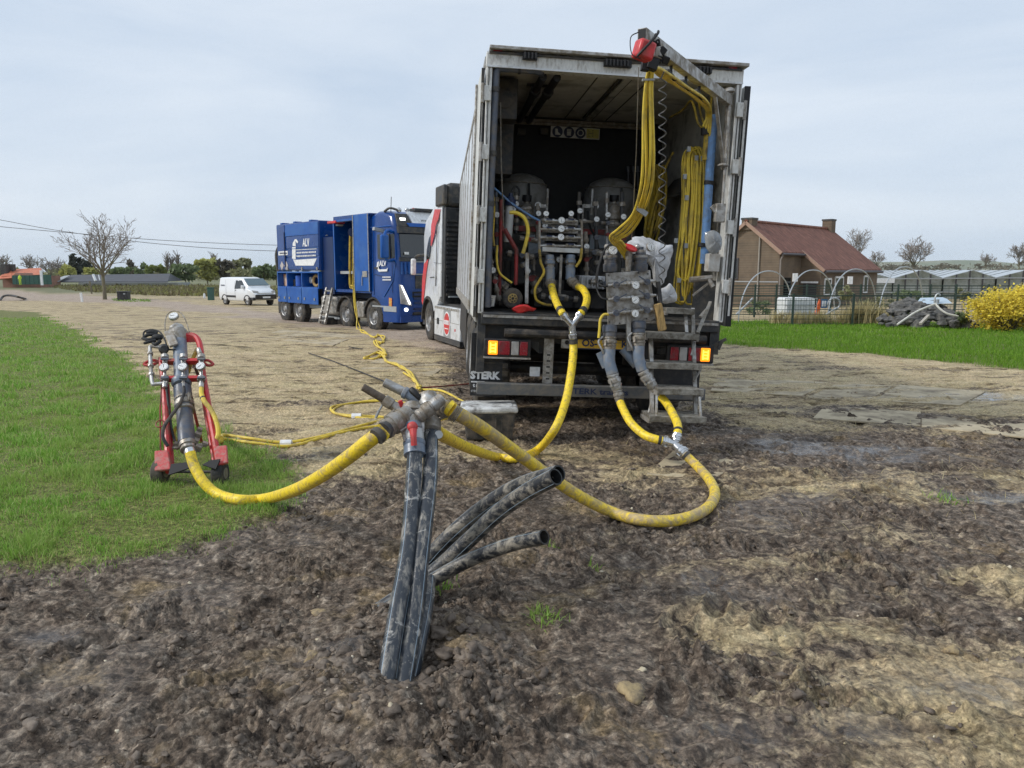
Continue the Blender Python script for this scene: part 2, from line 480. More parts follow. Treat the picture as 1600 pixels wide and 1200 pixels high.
def height(X, Y, F_=None):
    lawn, verge, road, tan, wet, under = fields(X, Y) if F_ is None else F_
    r = np.hypot(X, Y)
    z = -.012 * np.clip(Y, 0, 60)
    z = z + .05 * fbm(X, Y, .35, 3, 5) * sstep(1.5, 4, r) * sstep(80, 30, r)
    near = sstep(40, 9, r)
    bil = lambda f, s: np.abs(perlin(X * f + 3.1, Y * f + 1.7, s)) * 2
    wx = X + .07 * fbm(X, Y, 4.5, 3, 70); wy = Y + .07 * fbm(X, Y, 4.5, 3, 75)
    b2 = lambda f, s: np.abs(perlin(wx * f, wy * f, s)) * 2
    rough = np.clip(1.0 - .72 * wet - (.38 + .40 * sstep(6.5, 8.5, Y)) * tan - .9 * lawn - .9 * verge - .8 * road, .05, 1) * (.55 + .75 * sstep(-.25, .35, fbm(X, Y, 1.6, 3, 33)))
    lumpy = sstep(-.05, .45, fbm(X, Y, 2.3, 3, 37))
    clod = .034 * b2(3.1, 21) + .034 * b2(6.7, 22) + (.35 + .95 * lumpy) * (.034 * b2(12.5, 23) + .025 * b2(22, 24) + .014 * b2(41, 25)) + .020 * fbm(wx * .7, wy * 1.2, 7, 5, 28, .6)
    rut = .085 * fbm(X * .35 + Y * .22, Y * 1.5 - X * .35, 1.6, 3, 50)
    sandn = .022 * fbm(X * .6, Y, 3.5, 4, 55) + .010 * b2(16, 57)
    z = z + near * (rough * (clod - .065) + (1 - lawn) * (1 - verge) * (rut * .55 + tan * sandn * 1.3))
    for (u, v, a, b, th) in FEET:
        p = gnd(u, v); c, s = math.cos(th), math.sin(th)
        dx, dy = X - p.x, Y - p.y
        q = np.sqrt(((dx * c + dy * s) / a) ** 2 + ((-dx * s + dy * c) / b) ** 2)
        z = z - .035 * np.exp(-q ** 4) + .018 * np.exp(-((q - 1.35) / .25) ** 2)
    pb = gnd(615, 1060)
    dd = np.hypot(X - pb.x - .05, (Y - pb.y - .1) * .8)
    z = z + (.085 + .03 * fbm(X, Y, 6, 3, 99)) * np.exp(-((dd - .28) / .16) ** 2) + .02 * np.exp(-(dd / .14) ** 2)
    z = z - .03 * wet * near
    return z
def grid_mesh(name, X, Y, Z, closed):
    R_, C_ = X.shape
    me = bpy.data.meshes.new(name)
    co = np.stack([X, Y, Z], -1).reshape(-1, 3).astype(np.float32)
    i = np.arange(R_ - 1)[:, None]; jj = np.arange(C_ if closed else C_ - 1)[None, :]
    j2 = (jj + 1) % C_
    q = np.stack([i * C_ + jj, (i + 1) * C_ + jj, (i + 1) * C_ + j2, i * C_ + j2], -1).reshape(-1, 4)
    q = q[:, ::-1]
    me.vertices.add(len(co)); me.vertices.foreach_set('co', co.ravel())
    me.loops.add(q.size); me.loops.foreach_set('vertex_index', q.ravel().astype(np.int32))
    me.polygons.add(len(q)); me.polygons.foreach_set('loop_start', np.arange(0, q.size, 4, dtype=np.int32))
    me.update(calc_edges=True)
    me.polygons.foreach_set('use_smooth', np.ones(len(q), bool))
    return me
th = np.concatenate([np.linspace(-180, -46, 40)[:-1], np.linspace(-46, -37, 50)[:-1], np.linspace(-37, 37, 640)[:-1], np.linspace(37, 46, 50)[:-1], np.linspace(46, 180, 40)[:-1]])
rr = np.concatenate([np.geomspace(.02, 2.0, 30)[:-1], np.geomspace(2.0, 26, 640)[:-1], np.geomspace(26, 90, 110)[:-1], np.geomspace(90, 9000, 40)])
TH, RR = np.meshgrid(np.radians(th), rr)
GX = RR * np.sin(TH); GY = RR * np.cos(TH)
FL = fields(GX, GY)
GZ = height(GX, GY, FL)
gme = grid_mesh('ground', GX, GY, GZ, True)
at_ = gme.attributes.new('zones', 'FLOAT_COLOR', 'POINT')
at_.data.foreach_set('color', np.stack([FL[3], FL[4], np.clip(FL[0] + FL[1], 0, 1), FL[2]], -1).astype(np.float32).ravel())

far_ = sstep(72, 105, np.hypot(GX, GY)) * (1 - FL[2])
af_ = gme.attributes.new('far', 'FLOAT', 'POINT'); af_.data.foreach_set('value', far_.astype(np.float32).ravel())
m_ground, t, b = nodes('churned_earth')
ac = t.nodes.new('ShaderNodeAttribute'); ac.attribute_name = 'zones'
sp = t.nodes.new('ShaderNodeSeparateColor'); t.links.new(ac.outputs['Color'], sp.inputs[0])
geo = t.nodes.new('ShaderNodeNewGeometry'); pos = geo.outputs['Position']
nA = noise(t, pos, 2.2, 9, .62, .3); nB = noise(t, pos, 13, 10, .70, .5); nC = noise(t, pos, 46, 8, .70, .3)
mpx = t.nodes.new('ShaderNodeMapping'); mpx.inputs['Scale'].default_value = (.5, 1.5, 1); mpx.inputs['Rotation'].default_value = (0, 0, .2)
t.links.new(pos, mpx.inputs[0]); nD = noise(t, mpx.outputs[0], 3.0, 9, .68, .6)
mud = ramp(t, nB.outputs[0], [(.38, (.064, .049, .039)), (.47, (.132, .104, .082)), (.55, (.20, .163, .13)), (.64, (.32, .272, .222))]).outputs[0]
clay = ramp(t, nA.outputs[0], [(.54, (0, 0, 0)), (.70, (.6, .6, .6))]).outputs[0]
mud = mix(t, clay, mud, (.36, .265, .14))
tanc = ramp(t, nD.outputs[0], [(.34, (.13, .098, .066)), (.43, (.33, .26, .165)), (.52, (.51, .41, .26)), (.63, (.66, .545, .36))]).outputs[0]
straw = ramp(t, nA.outputs[0], [(.42, (.48, .37, .22)), (.62, (.44, .37, .195))]).outputs[0]
tanc = mix(t, .45, tanc, straw)
tmul = ramp(t, nD.outputs[0], [(.35, (.30, .27, .24)), (.46, (1, 1, 1))]).outputs[0]
tanc = mix(t, 1.0, tanc, tmul, 'MULTIPLY')
# tan zone edge broken up by the noise
ad = t.nodes.new('ShaderNodeMath'); ad.operation = 'MULTIPLY_ADD'; ad.inputs[1].default_value = 1.4; t.links.new(nB.outputs[0], ad.inputs[0])
sb = t.nodes.new('ShaderNodeMath'); sb.operation = 'SUBTRACT'; t.links.new(sp.outputs[0], sb.inputs[0]); sb.inputs[1].default_value = .70
t.links.new(sb.outputs[0], ad.inputs[2])
tf = ramp(t, ad.outputs[0], [(.32, (0, 0, 0)), (.72, (1, 1, 1))]).outputs[0]
colg = mix(t, tf, mud, tanc)
roadc = ramp(t, nD.outputs[0], [(.32, (.20, .155, .12)), (.5, (.42, .335, .265)), (.7, (.50, .415, .335))]).outputs[0]
colg = mix(t, ac.outputs['Alpha'], colg, roadc)
soil = ramp(t, nB.outputs[0], [(.35, (.10, .12, .03)), (.65, (.25, .25, .09))]).outputs[0]
colg = mix(t, sp.outputs[2], colg, soil)
fine = ramp(t, nC.outputs[0], [(.40, (.45, .45, .45)), (.50, (.98, .98, .98)), (.60, (1.35, 1.35, 1.35))]).outputs[0]
colg = mix(t, .6, colg, fine, 'MULTIPLY')
# crumbs: small warped cells, each its own tone
wn = t.nodes.new('ShaderNodeVectorMath'); wn.operation = 'SCALE'; wn.inputs['Scale'].default_value = .03; t.links.new(nC.outputs['Color'], wn.inputs[0])
wa = t.nodes.new('ShaderNodeVectorMath'); wa.operation = 'ADD'; t.links.new(pos, wa.inputs[0]); t.links.new(wn.outputs[0], wa.inputs[1])
cells = []
cfac = t.nodes.new('ShaderNodeMath'); cfac.operation = 'MULTIPLY_ADD'; cfac.inputs[1].default_value = -.62; cfac.inputs[2].default_value = 1.0; cfac.use_clamp = True; t.links.new(sp.outputs[0], cfac.inputs[0])
for scl, lo_, hi_ in ((34, .58, 1.30), (78, .62, 1.32)):
    vo = t.nodes.new('ShaderNodeTexVoronoi'); vo.inputs['Scale'].default_value = scl; vo.inputs['Randomness'].default_value = 1.0
    t.links.new(wa.outputs[0], vo.inputs['Vector']); cells.append(vo)
    sc_ = t.nodes.new('ShaderNodeSeparateColor'); t.links.new(vo.outputs['Color'], sc_.inputs[0])
    cmx = ramp(t, sc_.outputs[0], [(0, (lo_, lo_, lo_)), (1, (hi_, hi_ * .985, hi_ * .96))]).outputs[0]
    colg = mix(t, cfac.outputs[0], colg, cmx, 'MULTIPLY')
afar = t.nodes.new('ShaderNodeAttribute'); afar.attribute_name = 'far'
nF = noise(t, pos, .02, 6, .6, 1.0)
fieldc = ramp(t, nF.outputs[0], [(.3, (.12, .135, .06)), (.5, (.20, .19, .11)), (.7, (.16, .20, .075))]).outputs[0]
colg = mix(t, afar.outputs['Fac'], colg, fieldc)
wdk = ramp(t, sp.outputs[1], [(.25, (1, 1, 1)), (.85, (.58, .56, .54))]).outputs[0]
colg = mix(t, 1.0, colg, wdk, 'MULTIPLY')
t.links.new(colg, b.inputs['Base Color'])
wm = t.nodes.new('ShaderNodeMath'); wm.operation = 'MULTIPLY_ADD'; wm.inputs[1].default_value = .7; t.links.new(nA.outputs[0], wm.inputs[0])
ws = t.nodes.new('ShaderNodeMath'); ws.operation = 'SUBTRACT'; t.links.new(sp.outputs[1], ws.inputs[0]); ws.inputs[1].default_value = .35
t.links.new(ws.outputs[0], wm.inputs[2])
rg = ramp(t, wm.outputs[0], [(.10, (.62, .62, .62)), (.40, (.40, .40, .40)), (.66, (.10, .10, .10))]).outputs[0]
t.links.new(rg, b.inputs['Roughness'])
spr = ramp(t, wm.outputs[0], [(.2, (.10, .10, .10)), (.7, (.5, .5, .5))]).outputs[0]
t.links.new(spr, b.inputs['Specular IOR Level'])
bp1 = t.nodes.new('ShaderNodeBump'); bp1.inputs['Strength'].default_value = .8; bp1.inputs['Distance'].default_value = .012
ch_ = t.nodes.new('ShaderNodeMath'); ch_.operation = 'MULTIPLY_ADD'; ch_.inputs[1].default_value = -.9; t.links.new(cells[0].outputs['Distance'], ch_.inputs[0]); t.links.new(nC.outputs[0], ch_.inputs[2])
t.links.new(ch_.outputs[0], bp1.inputs['Height'])
bstr = ramp(t, wm.outputs[0], [(.2, (.85, .85, .85)), (.6, (.12, .12, .12))]).outputs[0]
t.links.new(bstr, bp1.inputs['Strength'])
bp2 = t.nodes.new('ShaderNodeBump'); bp2.inputs['Strength'].default_value = .6; bp2.inputs['Distance'].default_value = .035
t.links.new(nD.outputs[0], bp2.inputs['Height']); t.links.new(bp1.outputs[0], bp2.inputs['Normal'])
t.links.new(bp2.outputs[0], b.inputs['Normal'])
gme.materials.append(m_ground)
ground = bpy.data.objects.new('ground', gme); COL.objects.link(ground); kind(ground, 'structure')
tag(ground, 'churned brown mud and sandy trampled field under everything', 'ground')
def gz(x, y):
    return float(height(np.array([[x]], float), np.array([[y]], float))[0, 0])
def gpt(u, v, up=0.0):
    p = gnd(u, v)
    return Vector((p.x, p.y, gz(p.x, p.y) + up))

# ------------------------------------------------------------------ blades of grass, clods, pebbles
def blades(name, X, Y, H, W, lean, matl, label, cat, zoff=0):
    n = len(X)
    Z = height(X[None, :], Y[None, :])[0] - .01 + zoff
    a = RNG.uniform(0, 2 * np.pi, n); l = lean * H * (RNG.uniform(.2, 1.3, n) if lean < .9 else RNG.uniform(.95, 1.02, n))
    dx, dy = np.cos(a), np.sin(a)
    s = RNG.uniform(0, 2 * np.pi, n); sx, sy = np.cos(s) * W / 2, np.sin(s) * W / 2
    hz = np.sqrt(np.maximum(H ** 2 - l ** 2, ((.25 if lean < .9 else .08) * H) ** 2))
    B = np.stack([X, Y, Z], -1)
    def off(k, zf, wf):
        c = B + np.stack([dx * l * k, dy * l * k, hz * zf], -1)
        o = np.stack([sx * wf, sy * wf, np.zeros(n)], -1)
        return c - o, c + o
    a0, a1 = off(0, 0, 1); b0, b1 = off(.35, .62, .8); c0, _ = off(1, 1, 0)
    co = np.stack([a0, a1, b0, b1, c0], 1).reshape(-1, 3).astype(np.float32)
    k = np.arange(n)[:, None] * 5
    q = (k + np.array([[0, 1, 3, 2]])); tr = (k + np.array([[2, 3, 4]]))
    loops = np.concatenate([q, tr], 1).ravel().astype(np.int32)
    st = (np.arange(n)[:, None] * 7 + np.array([[0, 4]])).ravel().astype(np.int32)
    me = bpy.data.meshes.new(name)
    me.vertices.add(len(co)); me.vertices.foreach_set('co', co.ravel())
    me.loops.add(len(loops)); me.loops.foreach_set('vertex_index', loops)
    me.polygons.add(2 * n); me.polygons.foreach_set('loop_start', st)
    me.update(calc_edges=True)
    me.polygons.foreach_set('use_smooth', np.ones(2 * n, bool))
    at = me.attributes.new('tone', 'FLOAT', 'POINT')
    at.data.foreach_set('value', np.repeat(RNG.uniform(0, 1, n), 5).astype(np.float32))
    me.materials.append(matl)
    o = bpy.data.objects.new(name, me); COL.objects.link(o)
    if cat:
        kind(o, 'stuff'); tag(o, label, cat)
    return o
def grassmat(name, stops, patch):
    m, t, b = nodes(name)
    a = t.nodes.new('ShaderNodeAttribute'); a.attribute_name = 'tone'
    c = ramp(t, a.outputs['Fac'], stops).outputs[0]
    g = t.nodes.new('ShaderNodeNewGeometry')
    n = noise(t, g.outputs['Position'], 1.1, 5, .6)
    f = ramp(t, n.outputs[0], [(.42, (0, 0, 0)), (.66, (.8, .8, .8))]).outputs[0]
    c = mix(t, f, c, patch)
    t.links.new(c, b.inputs['Base Color']); b.inputs['Roughness'].default_value = .55
    b.inputs['Specular IOR Level'].default_value = .3
    tr = t.nodes.new('ShaderNodeBsdfTranslucent'); t.links.new(c, tr.inputs[0])
    ms = t.nodes.new('ShaderNodeMixShader'); ms.inputs[0].default_value = .35
    t.links.new(b.outputs[0], ms.inputs[1]); t.links.new(tr.outputs[0], ms.inputs[2])
    t.links.new(ms.outputs[0], t.nodes['Material Output'].inputs[0])
    return m
m_lawn = grassmat('lawn_blades', [(0, (.12, .26, .025)), (.4, (.215, .42, .055)), (.75, (.32, .53, .11)), (.9, (.46, .56, .19)), (1, (.60, .53, .27))], (.33, .43, .11))
m_verge = grassmat('verge_blades', [(0, (.08, .19, .012)), (.6, (.17, .34, .025)), (1, (.30, .46, .06))], (.13, .26, .02))
def scatter(poly, n, rmin, rmax, pw, marg=0.0, hw=1.0):
    """points inside a ground polygon, thinning out with distance"""
    out = []
    got = 0
    P = np.array(poly)
    amin, amax = np.arctan2(P[:, 0], P[:, 1]).min(), np.arctan2(P[:, 0], P[:, 1]).max()
    while got < n:
        k = n * 3
        a = RNG.uniform(max(amin, -.75), min(amax, .75), k)
        r = rmin * (rmax / rmin) ** (RNG.uniform(0, 1, k) ** pw)
        X, Y = r * np.sin(a), r * np.cos(a)
        s = sdist(poly, X, Y) + .22 * fbm(X, Y, 1.1, 4, 40) * np.clip(Y / 6, .4, 3) + .10 * fbm(X, Y, 4.5, 3, 44)
        keep = s < -marg + .10 * RNG.normal(size=k)
        X, Y = X[keep], Y[keep]
        out.append((X, Y)); got += len(X)
        if len(X) == 0: break
    X = np.concatenate([o[0] for o in out])[:n]; Y = np.concatenate([o[1] for o in out])[:n]
    return X, Y
X, Y = scatter(LAWN, 150000, 3.2, 40, 1.0)
r_ = np.hypot(X, Y)
tuft = .45 + 1.15 * sstep(-.2, .5, fbm(X, Y, 2.2, 3, 81))
blades('lawn_grass', X, Y, (.032 + .045 * RNG.uniform(0, 1, len(X)) ** 1.6) * tuft * np.clip(r_ / 6, 1, 1.3), .0035 * np.clip(r_ / 4.2, 1, 6) * RNG.uniform(.7, 1.4, len(X)), .75, m_lawn, 'short green lawn at the left edge of the mud', 'grass')
X, Y = scatter(VERGE, 70000, 13, 33, 1.0)
r_ = np.hypot(X, Y)
blades('verge_grass', X, Y, .07 + .09 * RNG.uniform(0, 1, len(X)) * (.6 + .8 * sstep(-.2, .4, fbm(X, Y, .9, 3, 83))), .0085 * np.clip(r_ / 16, .8, 2) * RNG.uniform(.7, 1.4, len(X)), .6, m_verge, 'bright green grass strip between the track and the garden fence', 'grass')
m_strawb = grassmat('loose_straw', [(0, (.30, .22, .11)), (.6, (.50, .41, .22)), (1, (.62, .54, .32))], (.42, .36, .16))
k = 8000
r = 5.0 * (26 / 5.0) ** RNG.uniform(0, 1, k); a = RNG.uniform(-.62, .62, k); X = r * np.sin(a); Y = r * np.cos(a)
fl = fields(X, Y); kp = RNG.uniform(0, 1, k) < fl[3] * (1 - fl[0]) * (1 - fl[1]) * (1 - fl[5])
X, Y = X[kp], Y[kp]; r_ = np.hypot(X, Y)
blades('loose_straw', X, Y, RNG.uniform(.05, .16, len(X)), .0035 * np.clip(r_ / 5, 1, 3), .97, m_strawb, 'flattened straw and dead grass over the sandy ground', 'straw', zoff=.012)
# standing water
m_water, t, b = nodes('muddy_water')
b.inputs['Base Color'].default_value = (.10, .085, .065, 1); b.inputs['Roughness'].default_value = .06; b.inputs['Specular IOR Level'].default_value = .7
for (u, v, rx, ry, sd_) in ((1510, 617, .95, .36, 1),):
    p = gnd(u, v); n_ = 40
    an = np.linspace(0, 2 * np.pi, n_, endpoint=False)
    q = 1 + .35 * np.sin(an * 3 + sd_) + .25 * np.sin(an * 5 + sd_ * 2) + .12 * np.sin(an * 9 + sd_)
    xs_, ys_ = p.x + rx * q * np.cos(an), p.y + ry * q * np.sin(an)
    gx_ = p.x + RNG.uniform(-.7, .7, 200) * rx; gy_ = p.y + RNG.uniform(-.7, .7, 200) * ry
    zw = float(np.percentile(height(gx_[None], gy_[None]) + .012 * np.clip(gy_, 0, 60)[None], 42))
    mb = MB(); mb.add([(p.x, p.y, zw + base(0, p.y))] + [(xs_[i], ys_[i], zw + base(0, p.y)) for i in range(n_)], [(0, i + 1, (i + 1) % n_ + 1) for i in range(n_)])
    kind(mb.obj('puddle_water', m_water), 'structure')
# small weeds in the mud
for i, (u, v, n, s, lab) in enumerate(((690, 912, 60, .05, 'small green tuft of grass just right of the black pipes'), (850, 965, 90, .045, 'small green grass tuft lying alone in the middle of the mud'), (860, 850, 26, .04, 'tiny green sprout by the open end of the lower black pipe'), (1480, 775, 60, .09, 'low green weed in the wet mud at right'), (925, 877, 14, .03, 'tiniest green sprout in the mud beside the loose pipe ends'))):
    p = gnd(u, v)
    o = blades('grass_tuft', p.x + RNG.normal(0, s * .8, n), p.y + RNG.normal(0, s, n), RNG.uniform(.03, .085, n) * (1 + s * 3), np.full(n, .007), .85, m_lawn, '', None)
    tag(o, lab, 'weed', 'weeds in the mud')

ICO = None
def icosa():
    global ICO
    bm = bmesh.new(); bmesh.ops.create_icosphere(bm, subdivisions=2, radius=1)
    V = np.array([v.co[:] for v in bm.verts]); Fc = np.array([[v.index for v in f.verts] for f in bm.faces])
    bm.free(); ICO = (V, Fc)
icosa()
def lumps(name, X, Y, S, matl, label, cat, sink=.35, flat=.7, jag=.35):
    V0, F0 = ICO
    n = len(X); nv = len(V0)
    Z = height(X[None, :], Y[None, :])[0]
    co = np.zeros((n, nv, 3), np.float32)
    for i in range(n):
        sc = RNG.uniform(.6, 1.3, 3) * S[i]; sc[2] *= flat
        o = RNG.uniform(0, 50, 3)
        k = 1 + jag * np.sin(V0[:, 0] * 3.1 + o[0]) * np.cos(V0[:, 1] * 3.7 + o[1]) + jag * .8 * np.sin(V0[:, 2] * 4.3 + V0[:, 0] * 2 + o[2]) + RNG.uniform(-.22, .22, nv)
        a = o[0]
        v = V0 * k[:, None] * sc
        co[i, :, 0] = v[:, 0] * np.cos(a) - v[:, 1] * np.sin(a) + X[i]; co[i, :, 1] = v[:, 0] * np.sin(a) + v[:, 1] * np.cos(a) + Y[i]; co[i, :, 2] = v[:, 2] + Z[i] - sink * S[i] * flat
    fc = (np.arange(n)[:, None, None] * nv + F0[None]).reshape(-1, 3)
    me = bpy.data.meshes.new(name)
    me.vertices.add(n * nv); me.vertices.foreach_set('co', co.ravel())
    me.loops.add(fc.size); me.loops.foreach_set('vertex_index', fc.ravel().astype(np.int32))
    me.polygons.add(len(fc)); me.polygons.foreach_set('loop_start', np.arange(0, fc.size, 3, dtype=np.int32))
    me.update(calc_edges=True)
    me.polygons.foreach_set('use_smooth', np.ones(len(fc), bool))
    me.materials.append(matl)
    o = bpy.data.objects.new(name, me); COL.objects.link(o); kind(o, 'stuff'); tag(o, label, cat)
    return o
m_clod, t, b = nodes('dark_clod')
g = t.nodes.new('ShaderNodeNewGeometry')
n_ = noise(t, g.outputs['Position'], 12, 7, .65)
t.links.new(ramp(t, n_.outputs[0], [(.30, (.05, .036, .026)), (.5, (.13, .10, .075)), (.70, (.24, .195, .15))]).outputs[0], b.inputs['Base Color'])
b.inputs['Roughness'].default_value = .62
n2_ = noise(t, g.outputs['Position'], 70, 5, .6); bb = t.nodes.new('ShaderNodeBump'); bb.inputs['Strength'].default_value = .6; bb.inputs['Distance'].default_value = .008
t.links.new(n2_.outputs[0], bb.inputs['Height']); t.links.new(bb.outputs[0], b.inputs['Normal'])
k = 26000
r = 2.2 * (10 / 2.2) ** RNG.uniform(0, 1, k); a = RNG.uniform(-.66, .66, k); X = r * np.sin(a); Y = r * np.cos(a)
fl = fields(X, Y)
pden = np.clip(1 - fl[0] * 2 - fl[1] * 2 - fl[3] * 1.05 - fl[4] * .9, 0, 1) * sstep(-.12, .42, fbm(X, Y, 1.6, 3, 33))
kp = RNG.uniform(0, 1, k) < pden
X, Y = X[kp][:4200], Y[kp][:4200]
lumps('mud_clods', X, Y, .004 + .024 * RNG.uniform(0, 1, len(X)) ** 4, m_clod, 'loose dark clods of mud scattered over the churned foreground', 'mud clods', sink=.5, jag=.4)
k = 420
a = RNG.uniform(0, 6.28, k); q_ = RNG.normal(.30, .13, k); pb_ = gnd(615, 1060)
X = pb_.x + .05 + q_ * np.cos(a); Y = pb_.y + .1 + q_ * np.sin(a) * 1.2
lumps('dug_clods', X, Y, .006 + .030 * RNG.uniform(0, 1, k) ** 3, m_clod, 'heap of loose dug earth round the foot of the standing black pipes', 'earth', sink=.4, jag=.4)
m_peb = mat('pale_pebble', (.60, .54, .42), .6, dirt=(.35, .28, .16), amt=.5, scale=3, vary=.3)
k = 90
r = 2.3 * (9 / 2.3) ** RNG.uniform(0, 1, k); a = RNG.uniform(-.62, .62, k); X = r * np.sin(a); Y = r * np.cos(a)
kp = fields(X, Y)[0] < .3
lumps('pebbles', X[kp], Y[kp], .004 + .011 * RNG.uniform(0, 1, kp.sum()) ** 2, m_peb, 'pale pebbles and chips dotted over the mud', 'pebbles', sink=.1, jag=.2)
# bigger stones
for u, v, s, lab in ((985, 1070, .05, 'ochre stone half sunk in the foreground mud beside a boot print'), (500, 945, .045, 'rounded ochre lump of clay left of the upright black pipes'), (365, 1140, .05, 'flat tan stone in the mud at the lower left'), (1490, 1000, .04, 'pale stone on the wet mud at the far lower right'), (490, 1020, .04, 'pale ochre chip pressed into the mud near the pipe foot')):
    p = gnd(u, v)
    o = lumps('stone', np.array([p.x]), np.array([p.y]), np.array([s]), m_ochre if 'm_ochre' in globals() else globals().setdefault('m_ochre', mat('ochre_stone', (.36, .27, .14), .7, dirt=(.15, .12, .09), amt=.55, scale=18, bump=.5)), lab, 'stone', jag=.25)
    o['kind'] = 'thing'; o['group'] = 'stones in the mud'
# ------------------------------------------------------------------ far setting
def Zr(a): return Matrix.Rotation(a, 4, 'Z')
def T_(p): return Matrix.Translation(Vector(p))
m_hill = mat('far_hill', (.13, .155, .085), .9, dirt=(.24, .225, .15), amt=.45, scale=.01)
hb = MB()
hx = np.linspace(-900, 3200, 90)
top = [(x, 2600, max(2, 32 + 26 * math.sin(x * .0021 + .7) + 10 * math.sin(x * .009) + (18 if x > 600 else 0)) * (1 if x > 300 else max(0.12, (x + 900) / 1200))) for x in hx]
V = [(x, 2150, -3) for x in hx] + top + [(x, 3400, -3) for x in hx]
n = len(hx)
hb.add(V, [(k * n + i, k * n + i + 1, (k + 1) * n + i + 1, (k + 1) * n + i) for k in range(2) for i in range(n - 1)])
kind(hb.obj('hills', m_hill, ang=180), 'structure')
# the air of a damp overcast day
hzm = bpy.data.materials.new('thin_haze'); hzm.use_nodes = True
ht = hzm.node_tree; ht.nodes.remove(ht.nodes['Principled BSDF'])
pv = ht.nodes.new('ShaderNodeVolumePrincipled'); pv.inputs['Color'].default_value = (.86, .92, 1.0, 1); pv.inputs['Density'].default_value = .00008
ht.links.new(pv.outputs[0], ht.nodes['Material Output'].inputs['Volume'])
hzb = MB(); hzb.bx(-9600, 9600, -9600, 9600, -6, 110); kind(tag(hzb.obj('haze', hzm), 'thin pale haze of damp air over the fields', 'haze'), 'stuff')

m_bark = mat('bark', (.15, .125, .09), .85, dirt=(.20, .19, .10), amt=.45, scale=2)
m_twig = mat('bare_twig', (.24, .21, .185), .85)
def bare_tree(name, label, p, H, spread, seed, limbs=7, fork=.28, rmin=.012, lev=3, tr=.035, group=None, shrink=.62, nbs=(6, 4, 3, 2), jit=.13):
    rs = random.Random(seed)
    tm, cm = MB(), MB()
    root = thing(name, label, 'tree', T_(p), group)
    def branch(p0, d, L, r, depth):
        seg = 4 if depth < 2 else 3
        pts = [p0]; q = p0.copy(); dd = d.copy()
        for i in range(seg):
            dd = (dd + Vector((rs.gauss(0, jit), rs.gauss(0, jit), rs.gauss(.05, .10)))).normalized()
            q = q + dd * (L / seg); pts.append(q.copy())
        rr_ = [max(rmin, r * (1 - .72 * i / seg)) for i in range(seg + 1)]
        (tm if depth < 1 else cm).tube(pts, rr_, 6 if depth < 1 else (4 if depth < 2 else 3), caps=False)
        if depth < lev:
            nb = nbs[depth]
            for k in range(nb):
                t_ = .25 + .75 * (k + rs.random()) / nb
                i = min(seg - 1, int(t_ * seg)); f = t_ * seg - i
                s = pts[i].lerp(pts[i + 1], f)
                ax = (pts[i + 1] - pts[i]).normalized()
                side = ax.orthogonal().normalized(); side.rotate(Matrix.Rotation(rs.uniform(0, 6.28), 3, ax))
                nd = (ax * .75 + side * rs.uniform(.45, .95) + Vector((0, 0, .12))).normalized()
                branch(s, nd, L * rs.uniform(.38, shrink) * (1 - .35 * t_ + .2), max(rmin, rr_[i] * .62), depth + 1)
    r0 = H * tr
    fz = H * fork
    tm.tube([(0, 0, -.15), (.02, .0, fz * .4), (-.03, .02, fz * .8), (0, 0, fz * 1.05)], [r0 * 1.25, r0, r0 * .92, r0 * .8], 9, caps=False)
    for k in range(limbs):
        a = 2 * math.pi * (k + rs.uniform(-.3, .3)) / limbs
        el = rs.uniform(.75, 1.35) if k else 1.5
        d = Vector((math.cos(a) * math.cos(el) * spread, math.sin(a) * math.cos(el) * spread, math.sin(el))).normalized()
        branch(Vector((0, 0, fz * rs.uniform(.8, 1.05))), d, (H - fz) * rs.uniform(.72, .98) * (.75 + .25 * math.sin(el)), r0 * .55, 0)
    tm.obj('trunk', m_bark, root); cm.obj('crown', m_twig, root)
    return root
def leaf_mesh(mb, c, e, n, s, rs, shell=.55):
    """leaf-sized faces gathered in clumps through an ellipsoid"""
    clumps = []
    for k in range(max(6, n // 45)):
        while True:
            q = Vector((rs.uniform(-1, 1), rs.uniform(-1, 1), rs.uniform(-1, 1)))
            if shell < q.length < 1.02 or (q.length < 1 and rs.random() < .3): break
        clumps.append(q)
    for i in range(n):
        q = rs.choice(clumps) + Vector((rs.gauss(0, .14), rs.gauss(0, .14), rs.gauss(0, .12)))
        p = Vector((c[0] + q.x * e[0], c[1] + q.y * e[1], c[2] + q.z * e[2]))
        a = Vector((rs.gauss(0, 1), rs.gauss(0, 1), rs.gauss(0, 1))).normalized(); b_ = a.orthogonal().normalized()
        ss = s * rs.uniform(.6, 1.4)
        mb.add([p - a * ss, p + b_ * ss * .55, p + a * ss, p - b_ * ss * .55], [(0, 1, 2, 3)])
def leafmat(name, lo, hi):
    m, t, b = nodes(name)
    g = t.nodes.new('ShaderNodeNewGeometry')
    n = noise(t, g.outputs['Position'], .8, 6, .7)
    c = ramp(t, n.outputs[0], [(.32, lo), (.68, hi)]).outputs[0]
    ri = t.nodes.new('ShaderNodeMath'); ri.operation = 'MULTIPLY_ADD'; ri.inputs[1].default_value = .5; ri.inputs[2].default_value = .75
    t.links.new(g.outputs['Random Per Island'], ri.inputs[0])
    c = mix(t, 1.0, c, ri.outputs[0], 'MULTIPLY')
    t.links.new(c, b.inputs['Base Color']); b.inputs['Roughness'].default_value = .7
    tr = t.nodes.new('ShaderNodeBsdfTranslucent'); t.links.new(c, tr.inputs[0])
    ms = t.nodes.new('ShaderNodeMixShader'); ms.inputs[0].default_value = .3
    t.links.new(b.outputs[0], ms.inputs[1]); t.links.new(tr.outputs[0], ms.inputs[2])
    t.links.new(ms.outputs[0], t.nodes['Material Output'].inputs[0])
    return m
